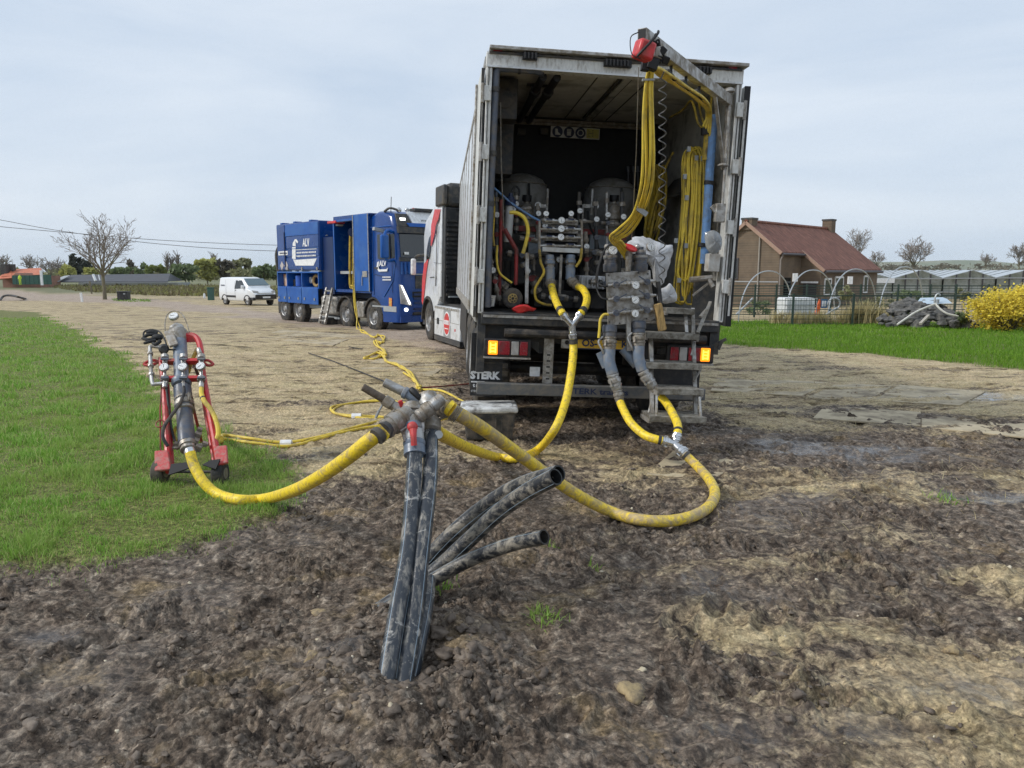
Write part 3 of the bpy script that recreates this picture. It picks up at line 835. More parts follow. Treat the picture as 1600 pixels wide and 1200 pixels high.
LM = {'willow': leafmat('willow_leaf', (.30, .31, .09), (.50, .49, .16)), 'green': leafmat('hedge_leaf', (.10, .14, .06), (.22, .27, .12)), 'olive': leafmat('olive_leaf', (.17, .175, .08), (.30, .30, .15)),
      'dark': leafmat('conifer_needle', (.04, .05, .04), (.09, .10, .075)), 'brown': leafmat('brown_bud', (.11, .10, .075), (.19, .17, .12)), 'ygreen': leafmat('spring_leaf', (.15, .19, .05), (.27, .31, .09))}
def leafy(name, label, u, vtop, vbase, wpx, Y, mt, n, s, seed, group='trees along the far skyline', squash=.5):
    rs = random.Random(seed)
    top = at(u, vtop, Y); bot = at(u, vbase, Y)
    H = top.z - bot.z; W = wpx / FPX * Y / 2
    root = thing(name, label, 'tree' if H > 2.5 else 'shrub', T_(bot), group)
    tk = MB(); 
    tk.tube([(0, 0, -.6), (.05, 0, H * .25), (0, .05, H * .7)], [H * .035, H * .028, H * .01], 6)
    for k in range(6):
        a = rs.uniform(0, 6.28); tk.tube([(0, 0, H * (.2 + .08 * k)), (math.cos(a) * W * .4, math.sin(a) * W * .4, H * (.38 + .09 * k)), (math.cos(a) * W * .7, math.sin(a) * W * .7, H * (.45 + .09 * k))], [H * .014, H * .01, H * .005], 4)
    tk.obj('trunk', m_bark, root)
    cb = MB(); leaf_mesh(cb, (0, 0, H * .55), (W * .88, W * .7, H * .44), n, s, rs); cb.obj('crown', LM[mt], root)
    return root
# the bare tree on the left
tp0 = gnd(164, 468)
bare_tree('bare_tree', 'leafless spreading tree standing alone beside the track on the left', (tp0.x, tp0.y, -.8), 6.5, 1.45, 24, limbs=11, fork=.36, rmin=.014, lev=3, tr=.022, shrink=.55, nbs=(6, 4, 3, 2))
FAR = [('bare_tree', 'leafless tree at the very left edge behind the red roofs', 3, 400, 436, 150, 1.0), ('bare_tree', 'small leafless tree rising right behind the red roofs', 52, 402, 436, 160, .9), ('bare_tree', 'slim leafless tree left of the dark conifers on the skyline', 80, 404, 436, 165, .8), ('bare_tree', 'thin leafless sapling between the red roofs and the conifers', 95, 408, 436, 170, .7)]
for i, (nm, lb, u, vt, vb, Y, sp_) in enumerate(FAR):
    p = at(u, vb, Y); H = at(u, vt, Y).z - p.z
    bare_tree(nm, lb, p, H, sp_, 40 + i, limbs=6, fork=.2, rmin=.05, lev=2, tr=.022, group='leafless trees along the far skyline')
for i, (nm, lb, u, vt, vb, wp, Y, mt, n, s) in enumerate([
    ('pine_tree', 'dark rounded conifer above the yellow bushes on the left skyline', 119, 402, 430, 26, 150, 'dark', 700, .5),
    ('pine_tree', 'second dark conifer just left of the lone bare tree', 136, 405, 430, 22, 152, 'dark', 600, .5),
    ('willow_tree', 'yellow green bush left of the lone bare tree below the conifers', 108, 415, 436, 26, 140, 'willow', 600, .5),
    ('willow_tree', 'rounded yellow bush touching the bare trunk on the skyline', 143, 417, 434, 26, 138, 'willow', 600, .5),
    ('hedge_shrub', 'low green bush just right of the bare tree on the skyline', 190, 418, 434, 36, 150, 'green', 500, .5),
    ('hedge_shrub', 'brownish bush behind the dark roof', 206, 408, 434, 16, 160, 'brown', 400, .5),
    ('hedge_shrub', 'green bush above the middle of the long dark roof', 224, 414, 434, 26, 155, 'green', 500, .5),
    ('willow_tree', 'pale yellow bush left of the two poplars', 246, 416, 434, 32, 150, 'ygreen', 600, .5),
    ('hedge_shrub', 'dark green bush right of the poplars at the end of the dark roof', 290, 413, 438, 44, 130, 'green', 900, .45),
    ('willow_tree', 'large pale yellow willow on the skyline left of the white van', 324, 402, 438, 34, 135, 'willow', 1100, .45),
    ('field_tree', 'brown budding tree between the willow and the rounded olive tree', 350, 406, 438, 30, 136, 'brown', 800, .45),
    ('willow_tree', 'small yellow willow behind the white van roof', 358, 408, 432, 24, 150, 'willow', 500, .45),
    ('field_tree', 'rounded olive tree on the skyline above the white van', 378, 402, 436, 36, 140, 'olive', 1100, .45),
    ('hedge_shrub', 'low brownish hedge bush behind the van bonnet', 375, 420, 440, 40, 125, 'olive', 700, .4),
    ('hedge_shrub', 'dark green bush on the skyline beside the blue truck', 412, 416, 440, 38, 128, 'green', 900, .45),
    ('hedge_shrub', 'green bush half hidden by the back of the blue truck', 432, 415, 440, 30, 130, 'green', 700, .45)]):
    leafy(nm, lb, u, vt, vb, wp, Y, mt, n, s, 60 + i)
for i, (u, vt, lb) in enumerate(((263, 395, 'tall narrow leafless poplar, leftmost of the three on the skyline'), (270, 398, 'narrow leafless poplar, middle and shortest of the three'), (280, 393, 'slender leafless poplar, rightmost of the three on the skyline'), (336, 395, 'thin leafless poplar rising out of the pale willow'))):
    p = at(u, 436, 150); H = at(u, vt, 150).z - p.z
    bare_tree('poplar_tree', lb, p, H, .10, 80 + i, limbs=10, fork=.12, rmin=.05, lev=1, tr=.02, group='poplars on the skyline', shrink=.16, jit=.03)
# right skyline
for i, (u, vt, vb, Y, sp_, lim, lb) in enumerate(((1428, 380, 424, 95, 1.35, 12, 'broad leafless tree standing behind the greenhouse roofs'), (1338, 368, 420, 100, 1.0, 7, 'leafless tree just right of the brick house chimney'), (1592, 388, 420, 100, 1.1, 9, 'leafless tree at the right edge of the skyline'), (1370, 396, 420, 130, 1.2, 8, 'low leafless tree between the house roof and the broad bare tree'), (1540, 400, 420, 140, 1.2, 8, 'low leafless tree far right beyond the greenhouses'))):
    p = at(u, vb, Y); H = at(u, vt, Y).z - p.z
    bare_tree('bare_tree', lb, p, H, sp_, 90 + i, limbs=lim, fork=.18, rmin=.02, lev=3, tr=.026, nbs=(5, 4, 3, 2), group='leafless trees beyond the greenhouses')
cb = MB(); rs = random.Random(5)
for k in range(70):
    u = rs.uniform(1300, 1900); Y = rs.uniform(170, 420); p = at(u, rs.uniform(417, 421), Y)
    leaf_mesh(cb, p, (rs.uniform(4, 12), 4, rs.uniform(.8, 2.0)), 110, .45, rs)
kind(tag(cb.obj('distant_hedges', LM['brown']), 'far brown hedgerows under the hills at right', 'hedges'), 'stuff')
cb = MB()
for k in range(60):
    u = rs.uniform(-300, 470); Y = rs.uniform(190, 330); p = at(u, rs.uniform(428, 434), Y)
    leaf_mesh(cb, p, (rs.uniform(4, 9), 4, rs.uniform(1.2, 3.0)), 70, .9, rs)
kind(tag(cb.obj('distant_hedges', LM['olive']), 'far low hedgerow along the left skyline', 'hedges'), 'stuff')
# rough field crop in front of the dark roof
X, Y = scatter(gp((60, 446), (200, 445), (460, 449), (460, 465), (240, 462), (120, 455)), 9000, 50, 150, 1.0)
m_crop = grassmat('field_stubble', [(0, (.10, .09, .045)), (.45, (.20, .17, .085)), (.7, (.22, .24, .07)), (1, (.33, .32, .12))], (.16, .13, .07))
blades('field_stubble', X, Y, RNG.uniform(.15, .6, len(X)), RNG.uniform(.10, .25, len(X)), .8, m_crop, 'rough brown and green stubble field behind the white van', 'stubble')
X, Y = scatter(gp((175, 466), (236, 468), (236, 472), (175, 471)), 500, 40, 90, 1.0)
blades('grass_patch', X, Y, RNG.uniform(.05, .16, len(X)), RNG.uniform(.03, .06, len(X)), .7, m_verge, 'green grass patch at the foot of the bare tree', 'grass')

# low dark roof, red-roofed house, fence
m_slate = mat('dark_grey_roofing', (.055, .058, .068), .5, dirt=(.10, .10, .11), amt=.4, scale=.6)
m_pale = mat('pale_grey_sheet', (.34, .36, .37), .5)
rt = thing('low_barn', 'long low building with a dark grey roof beyond the field', 'building', T_(at(106, 441, 125)))
def L(u, v, Y, o=(106, 441, 125)): return at(u, v, Y) - at(*o)
a0, a1, b0, b1 = L(92, 440, 120), L(262, 440, 120), L(112, 429.5, 124), L(266, 427.5, 124)
c1 = L(286, 438.5, 128); 
mb = MB(); mb.prism([a0, a1, b1, b0], (0, 0, -.12)); mb.obj('roof', m_slate, rt)
mb = MB(); mb.add([a1, c1, b1], [(0, 1, 2)]); mb.add([L(78, 440, 122), a0, b0], [(0, 1, 2)]); each(mb, 'gable', m_slate, rt)
mb = MB(); mb.prism([L(78, 440, 119), L(90, 440, 119), L(110, 430, 122), L(100, 431, 122)], (0, .2, -.05)); mb.obj('pale_sheet', m_pale, rt)
mb = MB(); mb.bar(L(145.5, 429, 119), L(149.5, 439, 118.5), .28, .28); mb.obj('rooflight', m_print, rt)
mb = MB(); mb.bar(L(154, 429.5, 119), L(156, 438, 118.5), .12, .12); mb.obj('vent_pipe', m_print, rt)
mb = MB(); mb.bx(a0.x, a1.x, .4, 3.4, -.9, -.05); mb.obj('wall', m_pale, rt)
m_orange = mat('orange_roof_tile', (.52, .16, .08), .6, dirt=(.4, .12, .06), amt=.4, scale=1.2)
m_brickl = mat('reddish_brick', (.33, .17, .12), .8, dirt=(.22, .14, .1), amt=.4, scale=1)
hs = thing('red_roof_house', 'low house with bright orange tiled roof at the far left', 'house', T_(at(30, 440, 115)))
def L2(u, v, Y): return at(u, v, Y) - at(30, 440, 115)
mb = MB(); mb.bx(L2(4, 440, 115).x, L2(64, 440, 115).x, 0, 5, -1, L2(30, 431, 115).z); mb.obj('wall', m_brickl, hs)
mb = MB(); mb.prism([L2(2, 432, 114), L2(65, 429, 114), L2(63, 418.5, 118), L2(14, 421, 118)], (0, .3, -.1)); mb.prism([L2(-6, 436, 113), L2(18, 434, 113), L2(18, 422, 117), L2(8, 425, 117)], (0, .1, -.1)); mb.obj('roof', m_orange, hs)
for u in (24, 37):
    mb = MB(); mb.prism([L2(u - 5, 431.5, 112.5), L2(u + 5, 431.5, 112.5), L2(u, 426.5, 112.5)], (0, 2, 0)); d_ = mb.obj('dormer', m_brickl, hs)
mb = MB(); mb.box(L2(8, 421, 116), (.9, .9, 1.5)); mb.box(L2(19, 419, 117), (.7, .7, 1.2)); each(mb, 'chimney', m_dark, hs)
m_gscreen = mat('green_screen', (.03, .085, .075), .7, dirt=(.05, .12, .09), amt=.5, scale=2)
fsc = thing('screen_fence', 'dark green screen fence in front of the orange roofed house', 'fence', T_(at(50, 441, 106)))
for k in range(9):
    u0 = 20 + k * 6.8
    p0 = at(u0, 441, 106) - at(50, 441, 106); p1 = at(u0 + 6.2, 441, 106) - at(50, 441, 106)
    mb = MB(); mb.bx(p0.x, p1.x, -.05, .05, -.3, .95 + .08 * (k > 6)); mb.obj('screen_panel', m_gscreen, fsc)
mb = MB(); p = at(65.5, 441, 104); mb.box((0, 0, .6), (.28, .2, 2.0)); tag(mb.obj('marker_board', m_print, M=T_(p)), 'tall white board at the right end of the green screen fence', 'board')
# person in a hi-vis jacket behind the screen
m_hiv = mat('hivis_cloth', (.55, .72, .06), .7)
p = at(31.5, 441, 105.2)
me = bpy.data.meshes.new('person')
bmv = [(0, 0, .95), (0, 0, 1.25), (0, 0, 1.45), (0, 0, 1.55), (0, 0, 1.72), (.2, 0, 1.42), (.27, .02, 1.15), (.24, -.1, .95), (-.2, 0, 1.42), (-.27, .02, 1.15), (-.24, -.1, .95), (.11, 0, .9), (.12, 0, .48), (.12, .02, .05), (.12, -.14, .03), (-.11, 0, .9), (-.12, 0, .48), (-.12, .02, .05), (-.12, -.14, .03)]
me.from_pydata(bmv, [(0, 1), (1, 2), (2, 3), (3, 4), (2, 5), (5, 6), (6, 7), (2, 8), (8, 9), (9, 10), (0, 11), (11, 12), (12, 13), (13, 14), (0, 15), (15, 16), (16, 17), (17, 18)], [])
ps = bpy.data.objects.new('person', me); COL.objects.link(ps); ps.location = (p.x, p.y, p.z - .35); ps.scale = (.8, .8, .8)
me.materials.append(m_hiv)
sm = ps.modifiers.new('skin', 'SKIN')
if not me.skin_vertices: me.attributes
for i, q in enumerate(me.skin_vertices[0].data if me.skin_vertices else []):
    rad_ = [.17, .17, .16, .07, .11, .08, .06, .045, .08, .06, .045, .1, .07, .055, .04, .1, .07, .055, .04][i]; q.radius = (rad_, rad_)
ss = ps.modifiers.new('sub', 'SUBSURF'); ss.levels = 1; ss.render_levels = 1
tag(ps, 'person in a bright yellow green hi-vis jacket before the orange roofed house', 'person')

# small roadside things on the left
def simple(name, label, cat, mb, m, M=None, bevel=0, group=None):
    return tag(mb.obj(name, m, None, bevel, M=M), label, cat, group)
p = gnd(194, 469); cr_ = thing('black_crate', 'black crate standing on the grass right of the bare tree', 'crate', T_((p.x, p.y, p.z)))
mb = MB(); mb.bx(-.42, .42, -.3, .3, .0, .68); mb.obj('body', m_rubclean, cr_, bevel=.03)
mb = MB(); mb.bx(-.45, .45, -.33, .33, .66, .74); mb.obj('rim', m_rubclean, cr_, bevel=.02)
mb = MB(); mb.bx(.12, .28, -.315, -.30, .48, .58); mb.obj('sticker', m_pale, cr_)
p = gnd(128.5, 472); mb = MB(); mb.bar((0, 0, -.1), (-.06, 0, .72), .13, .13); simple('marker_post', 'short white marker post on the tan ground before the bare tree', 'post', mb, m_print, T_(p))
p = gnd(143.5, 459); mb = MB(); mb.bar((0, 0, -.1), (-.12, 0, 1.35), .12, .12); simple('wooden_post', 'dark wooden post left of the bare tree trunk', 'post', mb, m_bark, T_(p))
p = gnd(94, 443); mb = MB(); mb.bar((0, 0, -.1), (-.1, 0, 1.5), .1, .1); simple('wooden_post', 'thin far wooden post at the left end of the dark roof', 'post', mb, m_bark, T_(p))
p = gnd(330, 469); gb = thing('utility_cabinet', 'dark green utility cabinet just left of the white van', 'cabinet', T_(p))
mb = MB(); mb.bx(-.22, .22, -.2, .2, -.1, 1.0); mb.obj('body', m_gscreen, gb, bevel=.03)
mb = MB(); mb.bx(-.25, .25, -.23, .23, 1.0, 1.06); mb.obj('cap', m_gscreen, gb, bevel=.02)
p = gnd(319.5, 466); mb = MB(); mb.tube([(0, 0, -.1), (0, 0, .3), (0, 0, .44)], [.1, .1, .04], 10); simple('marker_stub', 'small white marker stub left of the green cabinet', 'post', mb, m_print, T_(p))
pts = [gnd(0, 470), at(4, 464, 64), at(10, 461.5, 64), at(20, 462, 63.5), at(30, 464.5, 62), gnd(40, 467)]
mb = MB(); mb.tube(crs(pts, 6), .09, 8); simple('drain_hose', 'black hose arching over the ground at the far left edge', 'hose', mb, m_rub)
for (pp, lb) in ((((-60, 334), (0, 343.5), (60, 355), (110, 363), (209, 377), (320, 387), (424, 392), (560, 395)), 'lower overhead cable sagging across the left sky'), (((-60, 347), (0, 354), (60, 359.5), (110, 363.8), (214, 372.7), (320, 379), (430, 383), (560, 386)), 'upper overhead cable crossing the left sky')):
    mb = MB(); mb.tube(crs([at(u, v, 100 + (.02 if 'upper' in lb else 0) * u) for u, v in pp], 6), .035, 5); simple('overhead_cable', lb, 'cable', mb, m_dark, group='overhead cables')

# ------------------------------------------------------------------ garden at right: brick house
m_brick, t, b = nodes('brown_brick')
c = t.nodes.new('ShaderNodeTexCoord'); bt = t.nodes.new('ShaderNodeTexBrick')
mpn = t.nodes.new('ShaderNodeMapping'); mpn.inputs['Rotation'].default_value = (rad(90), 0, 0); t.links.new(c.outputs['Object'], mpn.inputs[0]); t.links.new(mpn.outputs[0], bt.inputs[0])
bt.inputs['Color1'].default_value = (.135, .105, .08, 1); bt.inputs['Color2'].default_value = (.175, .128, .092, 1); bt.inputs['Mortar'].default_value = (.165, .132, .10, 1)
bt.inputs['Scale'].default_value = 1.0; bt.inputs['Brick Width'].default_value = .22; bt.inputs['Row Height'].default_value = .075; bt.inputs['Mortar Size'].default_value = .01
nn = noise(t, c.outputs['Object'], 1.3, 6, .65)
t.links.new(mix(t, 1.0, bt.outputs[0], ramp(t, nn.outputs[0], [(.3, (.68, .66, .62)), (.7, (1.15, 1.1, 1.0))]).outputs[0], 'MULTIPLY'), b.inputs['Base Color']); b.inputs['Roughness'].default_value = .85
m_tile, t, b = nodes('dark_red_roof_tile')
c = t.nodes.new('ShaderNodeTexCoord')
wv = t.nodes.new('ShaderNodeTexWave'); wv.bands_direction = 'Y'; wv.inputs['Scale'].default_value = 4.4; wv.inputs['Distortion'].default_value = 1.2; wv.inputs['Detail'].default_value = 3
t.links.new(c.outputs['Object'], wv.inputs[0])
mm = t.nodes.new('ShaderNodeMapping'); mm.inputs['Scale'].default_value = (4, 1, 1); t.links.new(c.outputs['Object'], mm.inputs[0])
nn = noise(t, mm.outputs[0], 1.6, 9, .75)
cc = ramp(t, nn.outputs[0], [(.34, (.09, .034, .022)), (.5, (.20, .078, .05)), (.66, (.34, .155, .105))]).outputs[0]
t.links.new(mix(t, .5, cc, ramp(t, wv.outputs[0], [(.0, (.45, .45, .45)), (.5, (1.1, 1.1, 1.1))]).outputs[0], 'MULTIPLY'), b.inputs['Base Color']); b.inputs['Roughness'].default_value = .75
bb = t.nodes.new('ShaderNodeBump'); bb.inputs['Strength'].default_value = .6; bb.inputs['Distance'].default_value = .05; t.links.new(wv.outputs[0], bb.inputs['Height']); t.links.new(bb.outputs[0], b.inputs['Normal'])
# local frame: x along the ridge (away to the right), y = towards the ridge from the low eave, origin under the near ridge end
dA = 48.0
A = at(1168, 349, dA)
GH = -.65
HM = Matrix.Translation((A.x, A.y, GH)) @ Zr(rad(45))
house = thing('brick_house', 'brown brick house with dark red tiled roof behind the garden fence', 'house', HM)
zr, zn, zl = A.z - GH, 2.83 - GH, 1.70 - GH
hw, ln, nt_, lw = 2.2, 12.4, 2.95, 1.32      # half width, length, notch length, extra depth of the low side
sl = (zr - zn) / hw
def hm(name, m, mb, parent=house, **k): return mb.obj(name, m, parent, **k)
mb = MB(); mb.prism([(0, -hw, 0), (0, hw, 0), (0, hw, zn), (0, 0, zr), (0, -hw, zn)], (ln, 0, 0)); hm('wall', m_brick, mb)
mb = MB(); mb.prism([(nt_, -hw - lw, 0), (nt_, -hw, 0), (nt_, -hw, zn - .02), (nt_, -hw - lw, zl)], (ln - nt_, 0, 0)); hm('side_wall', m_brick, mb)
th_ = .13
def roofp(x0, x1, y0, y1, z0, z1): return [(x0, y0, z0), (x1, y0, z0), (x1, y1, z1), (x0, y1, z1)]
zz = lambda y: zr - sl * abs(y)
mb = MB(); mb.prism(roofp(-.2, nt_, -hw - .2, 0, zz(hw + .2), zr), (0, 0, th_)); mb.prism(roofp(nt_, ln + .2, -hw - lw - .2, 0, zz(hw + lw + .2), zr), (0, 0, th_)); mb.prism(roofp(-.2, ln + .2, hw + .2, 0, zz(hw + .2), zr), (0, 0, th_)); rf = hm('roof', m_tile, mb)
mb = MB(); mb.tube([(-.22, 0, zr + .14), (ln + .22, 0, zr + .14)], .11, 8); mb.obj('ridge_tile', m_tile, rf)
mb = MB()
for (x0, y0, y1) in ((-.24, -hw - .22, 0), (-.24, hw + .22, 0), (nt_ - .04, -hw - lw - .22, -hw)):
    mb.bar((x0, y0, zz(y0) + .04), (x0, y1, zz(y1) + .04), .06, .2)
each(mb, 'verge_board', mat('weathered_verge', (.34, .22, .16), .7), rf)
m_gut = mat('dark_gutter', (.05, .045, .05), .5)
mb = MB(); mb.tube([(-.2, -hw - .27, zz(hw + .2) - .02), (nt_, -hw - .27, zz(hw + .2) - .02)], .08, 8); mb.obj('gutter', m_gut, rf)
mb = MB(); mb.tube([(nt_, -hw - lw - .27, zz(hw + lw + .2) - .02), (ln + .2, -hw - lw - .27, zz(hw + lw + .2) - .02)], .09, 8); mb.obj('gutter', m_gut, rf)
mb = MB(); mb.tube([(.1, -hw - .25, zz(hw) - .1), (.05, -hw - .05, zz(hw) - .5), (.05, -hw - .06, .1)], .05, 8); mb.obj('downpipe', mat('grey_downpipe', (.25, .22, .2), .6), house)
for x, h_ in ((.25, .24), (ln - .3, .72)):
    mb = MB(); mb.bx(x - .36, x + .36, -.34, .34, zr - .4, zr + h_); ch = hm('chimney', m_brick, mb)
    mb = MB(); mb.bx(x - .4, x + .4, -.38, .38, zr + h_ - .02, zr + h_ + .1); mb.obj('chimney_cap', m_dark, ch)
# gable window, pipe lines, brick band, wires
mb = MB(); mb.bx(-.03, .04, .55, 1.25, 1.85, 3.05); wn = hm('window', m_glass, mb)
mb = MB()
for y0, y1, z0, z1 in ((.48, .55, 1.78, 3.12), (1.25, 1.32, 1.78, 3.12), (.55, 1.25, 1.78, 1.85), (.55, 1.25, 3.05, 3.12)): mb.bx(-.05, .02, y0, y1, z0, z1)
mb.obj('window_frame', m_gut, wn)
mb = MB(); mb.tube([(-.07, -.9, .3), (-.07, -.9, zz(.9) - .15)], .05, 7); hm('flue_pipe', mat('zinc_pipe', (.33, .30, .26), .6), mb)
mb = MB(); mb.bx(-.03, .01, -hw, hw, 1.62, 1.68); hm('brick_band', m_pale, mb)
# low wall openings of the set-back side
for x0, x1, z0, z1, m_, nm in ((nt_ + .6, nt_ + 1.5, .9, 1.75, m_glass, 'window'), (nt_ + 2.2, nt_ + 3.4, .7, 1.85, m_glass, 'window'), (nt_ + 7.0, nt_ + 7.6, .9, 1.9, m_glass, 'window')):
    mb = MB(); mb.bx(x0, x1, -hw - lw - .03, -hw - lw + .02, z0, z1); wn = hm(nm, m_, mb)
    mb = MB()
    for a_, b_, c_, d_ in ((x0 - .07, x0, z0 - .07, z1 + .07), (x1, x1 + .07, z0 - .07, z1 + .07), (x0, x1, z1, z1 + .12), (x0, x1, z0 - .08, z0)): mb.bx(a_, b_, -hw - lw - .06, -hw - lw + .01, c_, d_)
    mb.obj('window_frame', m_print, wn)
mb = MB(); mb.bx(nt_ - .05, nt_ + .02, -hw - 1.1, -hw - .25, .05, 1.55); dr = hm('door', m_gut, mb)
mb = MB(); mb.bx(nt_ - .12, nt_ - .05, -hw - 1.2, -hw - .12, 1.55, 1.66); mb.obj('door_head', m_print, dr)
mb = MB(); mb.bx(.7, 1.6, -hw - .05, -hw + .02, .6, 1.9); hm('window', m_glass, mb)

# ------------------------------------------------------------------ greenhouses
m_film = mat('greenhouse_glass_roof', (.42, .46, .49), .28, dirt=(.28, .30, .30), amt=.35, scale=.6)
m_filmw = mat('greenhouse_glass_wall', (.30, .32, .30), .4, dirt=(.16, .17, .13), amt=.5, scale=.8)
GY0 = 66.0
def gh(u, v, Y=GY0): return at(u, v, Y)
go = gh(1490, 470)
spans = [(1283, 1395), (1395, 1473), (1473, 1556), (1556, 1640)]
for i, (ua, ub) in enumerate(spans):
    lb = ('greenhouse span nearest the brick house', 'second greenhouse span from the house with a pale glass roof', 'third greenhouse span from the house with a pale glass roof', 'rightmost greenhouse span behind the yellow bush')[i]
    va, vp, vb = 436 - .6 * i, 422.5, 435.4 - .6 * i
    p0, p1 = gh(ua, va), gh(ub, vb); pk = gh((ua + ub) / 2 + 6, vp)
    base_ = Vector((p0.x, GY0, -2.0))
    r = thing('greenhouse', lb, 'greenhouse', T_(base_), 'greenhouse spans')
    l0, l1, lk = p0 - base_, p1 - base_, pk - base_
    dep = Vector((9, 26, 0))
    mb = MB(); mb.prism([l0, lk, lk + dep, l0 + dep], (0, 0, .04)); mb.obj('roof_slope', m_film, r)
    mb = MB(); mb.prism([lk, l1, l1 + dep, lk + dep], (0, 0, .04)); mb.obj('roof_slope', m_film, r)
    mb = MB(); mb.add([l0, l1, lk], [(0, 1, 2)]); mb.obj('gable_pane', m_filmw, r)
    mb = MB(); mb.add([(l0.x, 0, 0), (l1.x, 0, 0), l1, l0], [(0, 1, 2, 3)]); mb.obj('wall_pane', m_filmw, r)
    mb = MB()
    for k in range(5):
        f = k / 4; q = l0.lerp(l1, f); 
        h_ = q.z + (lk.z - q.z) * (1 - abs(f - .5) * 2)
        mb.bar((q.x, -.06, 0), (q.x, -.06, h_), .09, .06)
    each(mb, 'post', m_gut, r)
    mb = MB()
    for z in (l0.z, l0.z * .62, l0.z * .3): mb.bar((l0.x, -.08, z), (l1.x, -.08, z), .07, .09)
    each(mb, 'rail', m_pale, r)
    mb = MB()
    for k in range(1, 7):
        f = k / 7
        for e0 in (l0, l1): mb.bar(e0 + dep * f + Vector((0, 0, .07)), lk + dep * f + Vector((0, 0, .07)), .07, .05)
    each(mb, 'glazing_bar', m_pale, r)
mb = MB(); p0, p1 = at(1331, 438.5, 60), at(1398, 438.5, 60); mb.bx(p0.x, p1.x, 60, 61, p0.z - .18, p0.z + .18)
simple('shed_canopy', 'long white canopy edge in front of the first greenhouse', 'canopy', mb, m_print)

# ------------------------------------------------------------------ fences, tunnel hoops and garden things
m_fence = mat('dark_green_fence', (.025, .05, .038), .6)
FY = 28.0
def fence(name, label, us, vt, Y, nw, r, mat_, extra=0):
    o = gnd(us[0], 500); o = Vector((at(us[0], 500, Y).x, Y, -.35))
    f = thing(name, label, 'fence', T_(o))
    zt = at(us[0], vt, Y).z - o.z
    xs = [at(u, 500, Y).x - o.x for u in us]
    for x in xs:
        mb = MB(); mb.bx(x - .035, x + .035, -.03, .03, -.1, zt + .05); mb.obj('post', mat_, f)
    for k in range(nw):
        z = .06 + (zt - .08) * k / (nw - 1)
        mb = MB(); mb.bar((xs[0], 0, z), (xs[-1], 0, z), r * 2, r * 2 if k < nw - 1 else r * 4); mb.obj('wire', mat_, f)
    if extra:
        mb = MB()
        x = xs[0]
        while x < xs[-1]:
            mb.bar((x, .02, .05), (x, .02, zt), .006, .006); x += extra
        kind(mb.obj('wire_mesh', mat_, f), 'stuff')
    return f
fence('wire_fence', 'dark green wire fence along the back of the bright grass strip', (1060, 1140, 1238, 1332, 1420, 1511, 1567, 1640, 1740), 461, FY, 7, .009, m_fence, .2)
fence('garden_fence', 'taller dark fence with many rails behind the tunnel hoops', (1130, 1178, 1211, 1258, 1296, 1342, 1400, 1450, 1490, 1540, 1620), 446, 34.0, 12, .011, m_fence, .25)
m_hoop = mat('galvanised_hoop', (.46, .48, .49), .4, .5)
for i, (ua, ub, vt, lb) in enumerate(((1154, 1238, 423.5, 'leftmost bent steel tunnel hoop near the white doors of the lorry'), (1226, 1304, 422, 'second tunnel hoop from the left, above the white tank'), (1293, 1369, 420.5, 'third tunnel hoop from the left, before the house corner'), (1372, 1442, 417, 'fourth tunnel hoop from the left, before the greenhouse roofs'), (1586, 1660, 416, 'tunnel hoop at the right edge behind the yellow bush'))):
    pa = at(ua, 494, 29.3); pb_ = at(ub, 488, 32.0); pa.z = pb_.z = -.4
    ztop = at((ua + ub) / 2, vt, 30.6).z
    pts = []
    for k in range(25):
        f = k / 24; s_ = f * math.pi
        c_ = (pa + pb_) / 2; h_ = (pb_ - pa) / 2
        pts.append(c_ - h_ * (math.copysign(abs(math.cos(s_)) ** .9, math.cos(s_))) + Vector((0, 0, (ztop + .4) * math.sin(s_) ** .9)))
    mb = MB(); mb.tube(pts, .024, 8); simple('tunnel_hoop', lb, 'hoop', mb, m_hoop, group='bent tunnel hoops')
# white tank in a cage
p = Vector((at(1243, 480, 29.6).x, 29.6, -.42))
ib = thing('caged_tank', 'white plastic tank in a metal cage behind the fence', 'tank', T_(p))
mb = MB(); mb.bx(-.58, .58, -.5, .5, .14, 1.04); mb.obj('tank_body', mat('white_polyethylene', (.68, .70, .70), .4), ib, bevel=.08)
mb = MB(); mb.bx(-.62, .62, -.54, .54, 0, .12); mb.obj('pallet', m_dark, ib)
for k in range(7):
    x = -.6 + 1.2 * k / 6
    mb = MB(); mb.bar((x, -.54, .1), (x, -.54, 1.04), .025, .025); mb.obj('cage_bar', m_hoop, ib)
for z in (.2, .48, .76, 1.02):
    mb = MB(); mb.bar((-.61, -.56, z), (.61, -.56, z), .025, .025); mb.obj('cage_rail', m_hoop, ib)
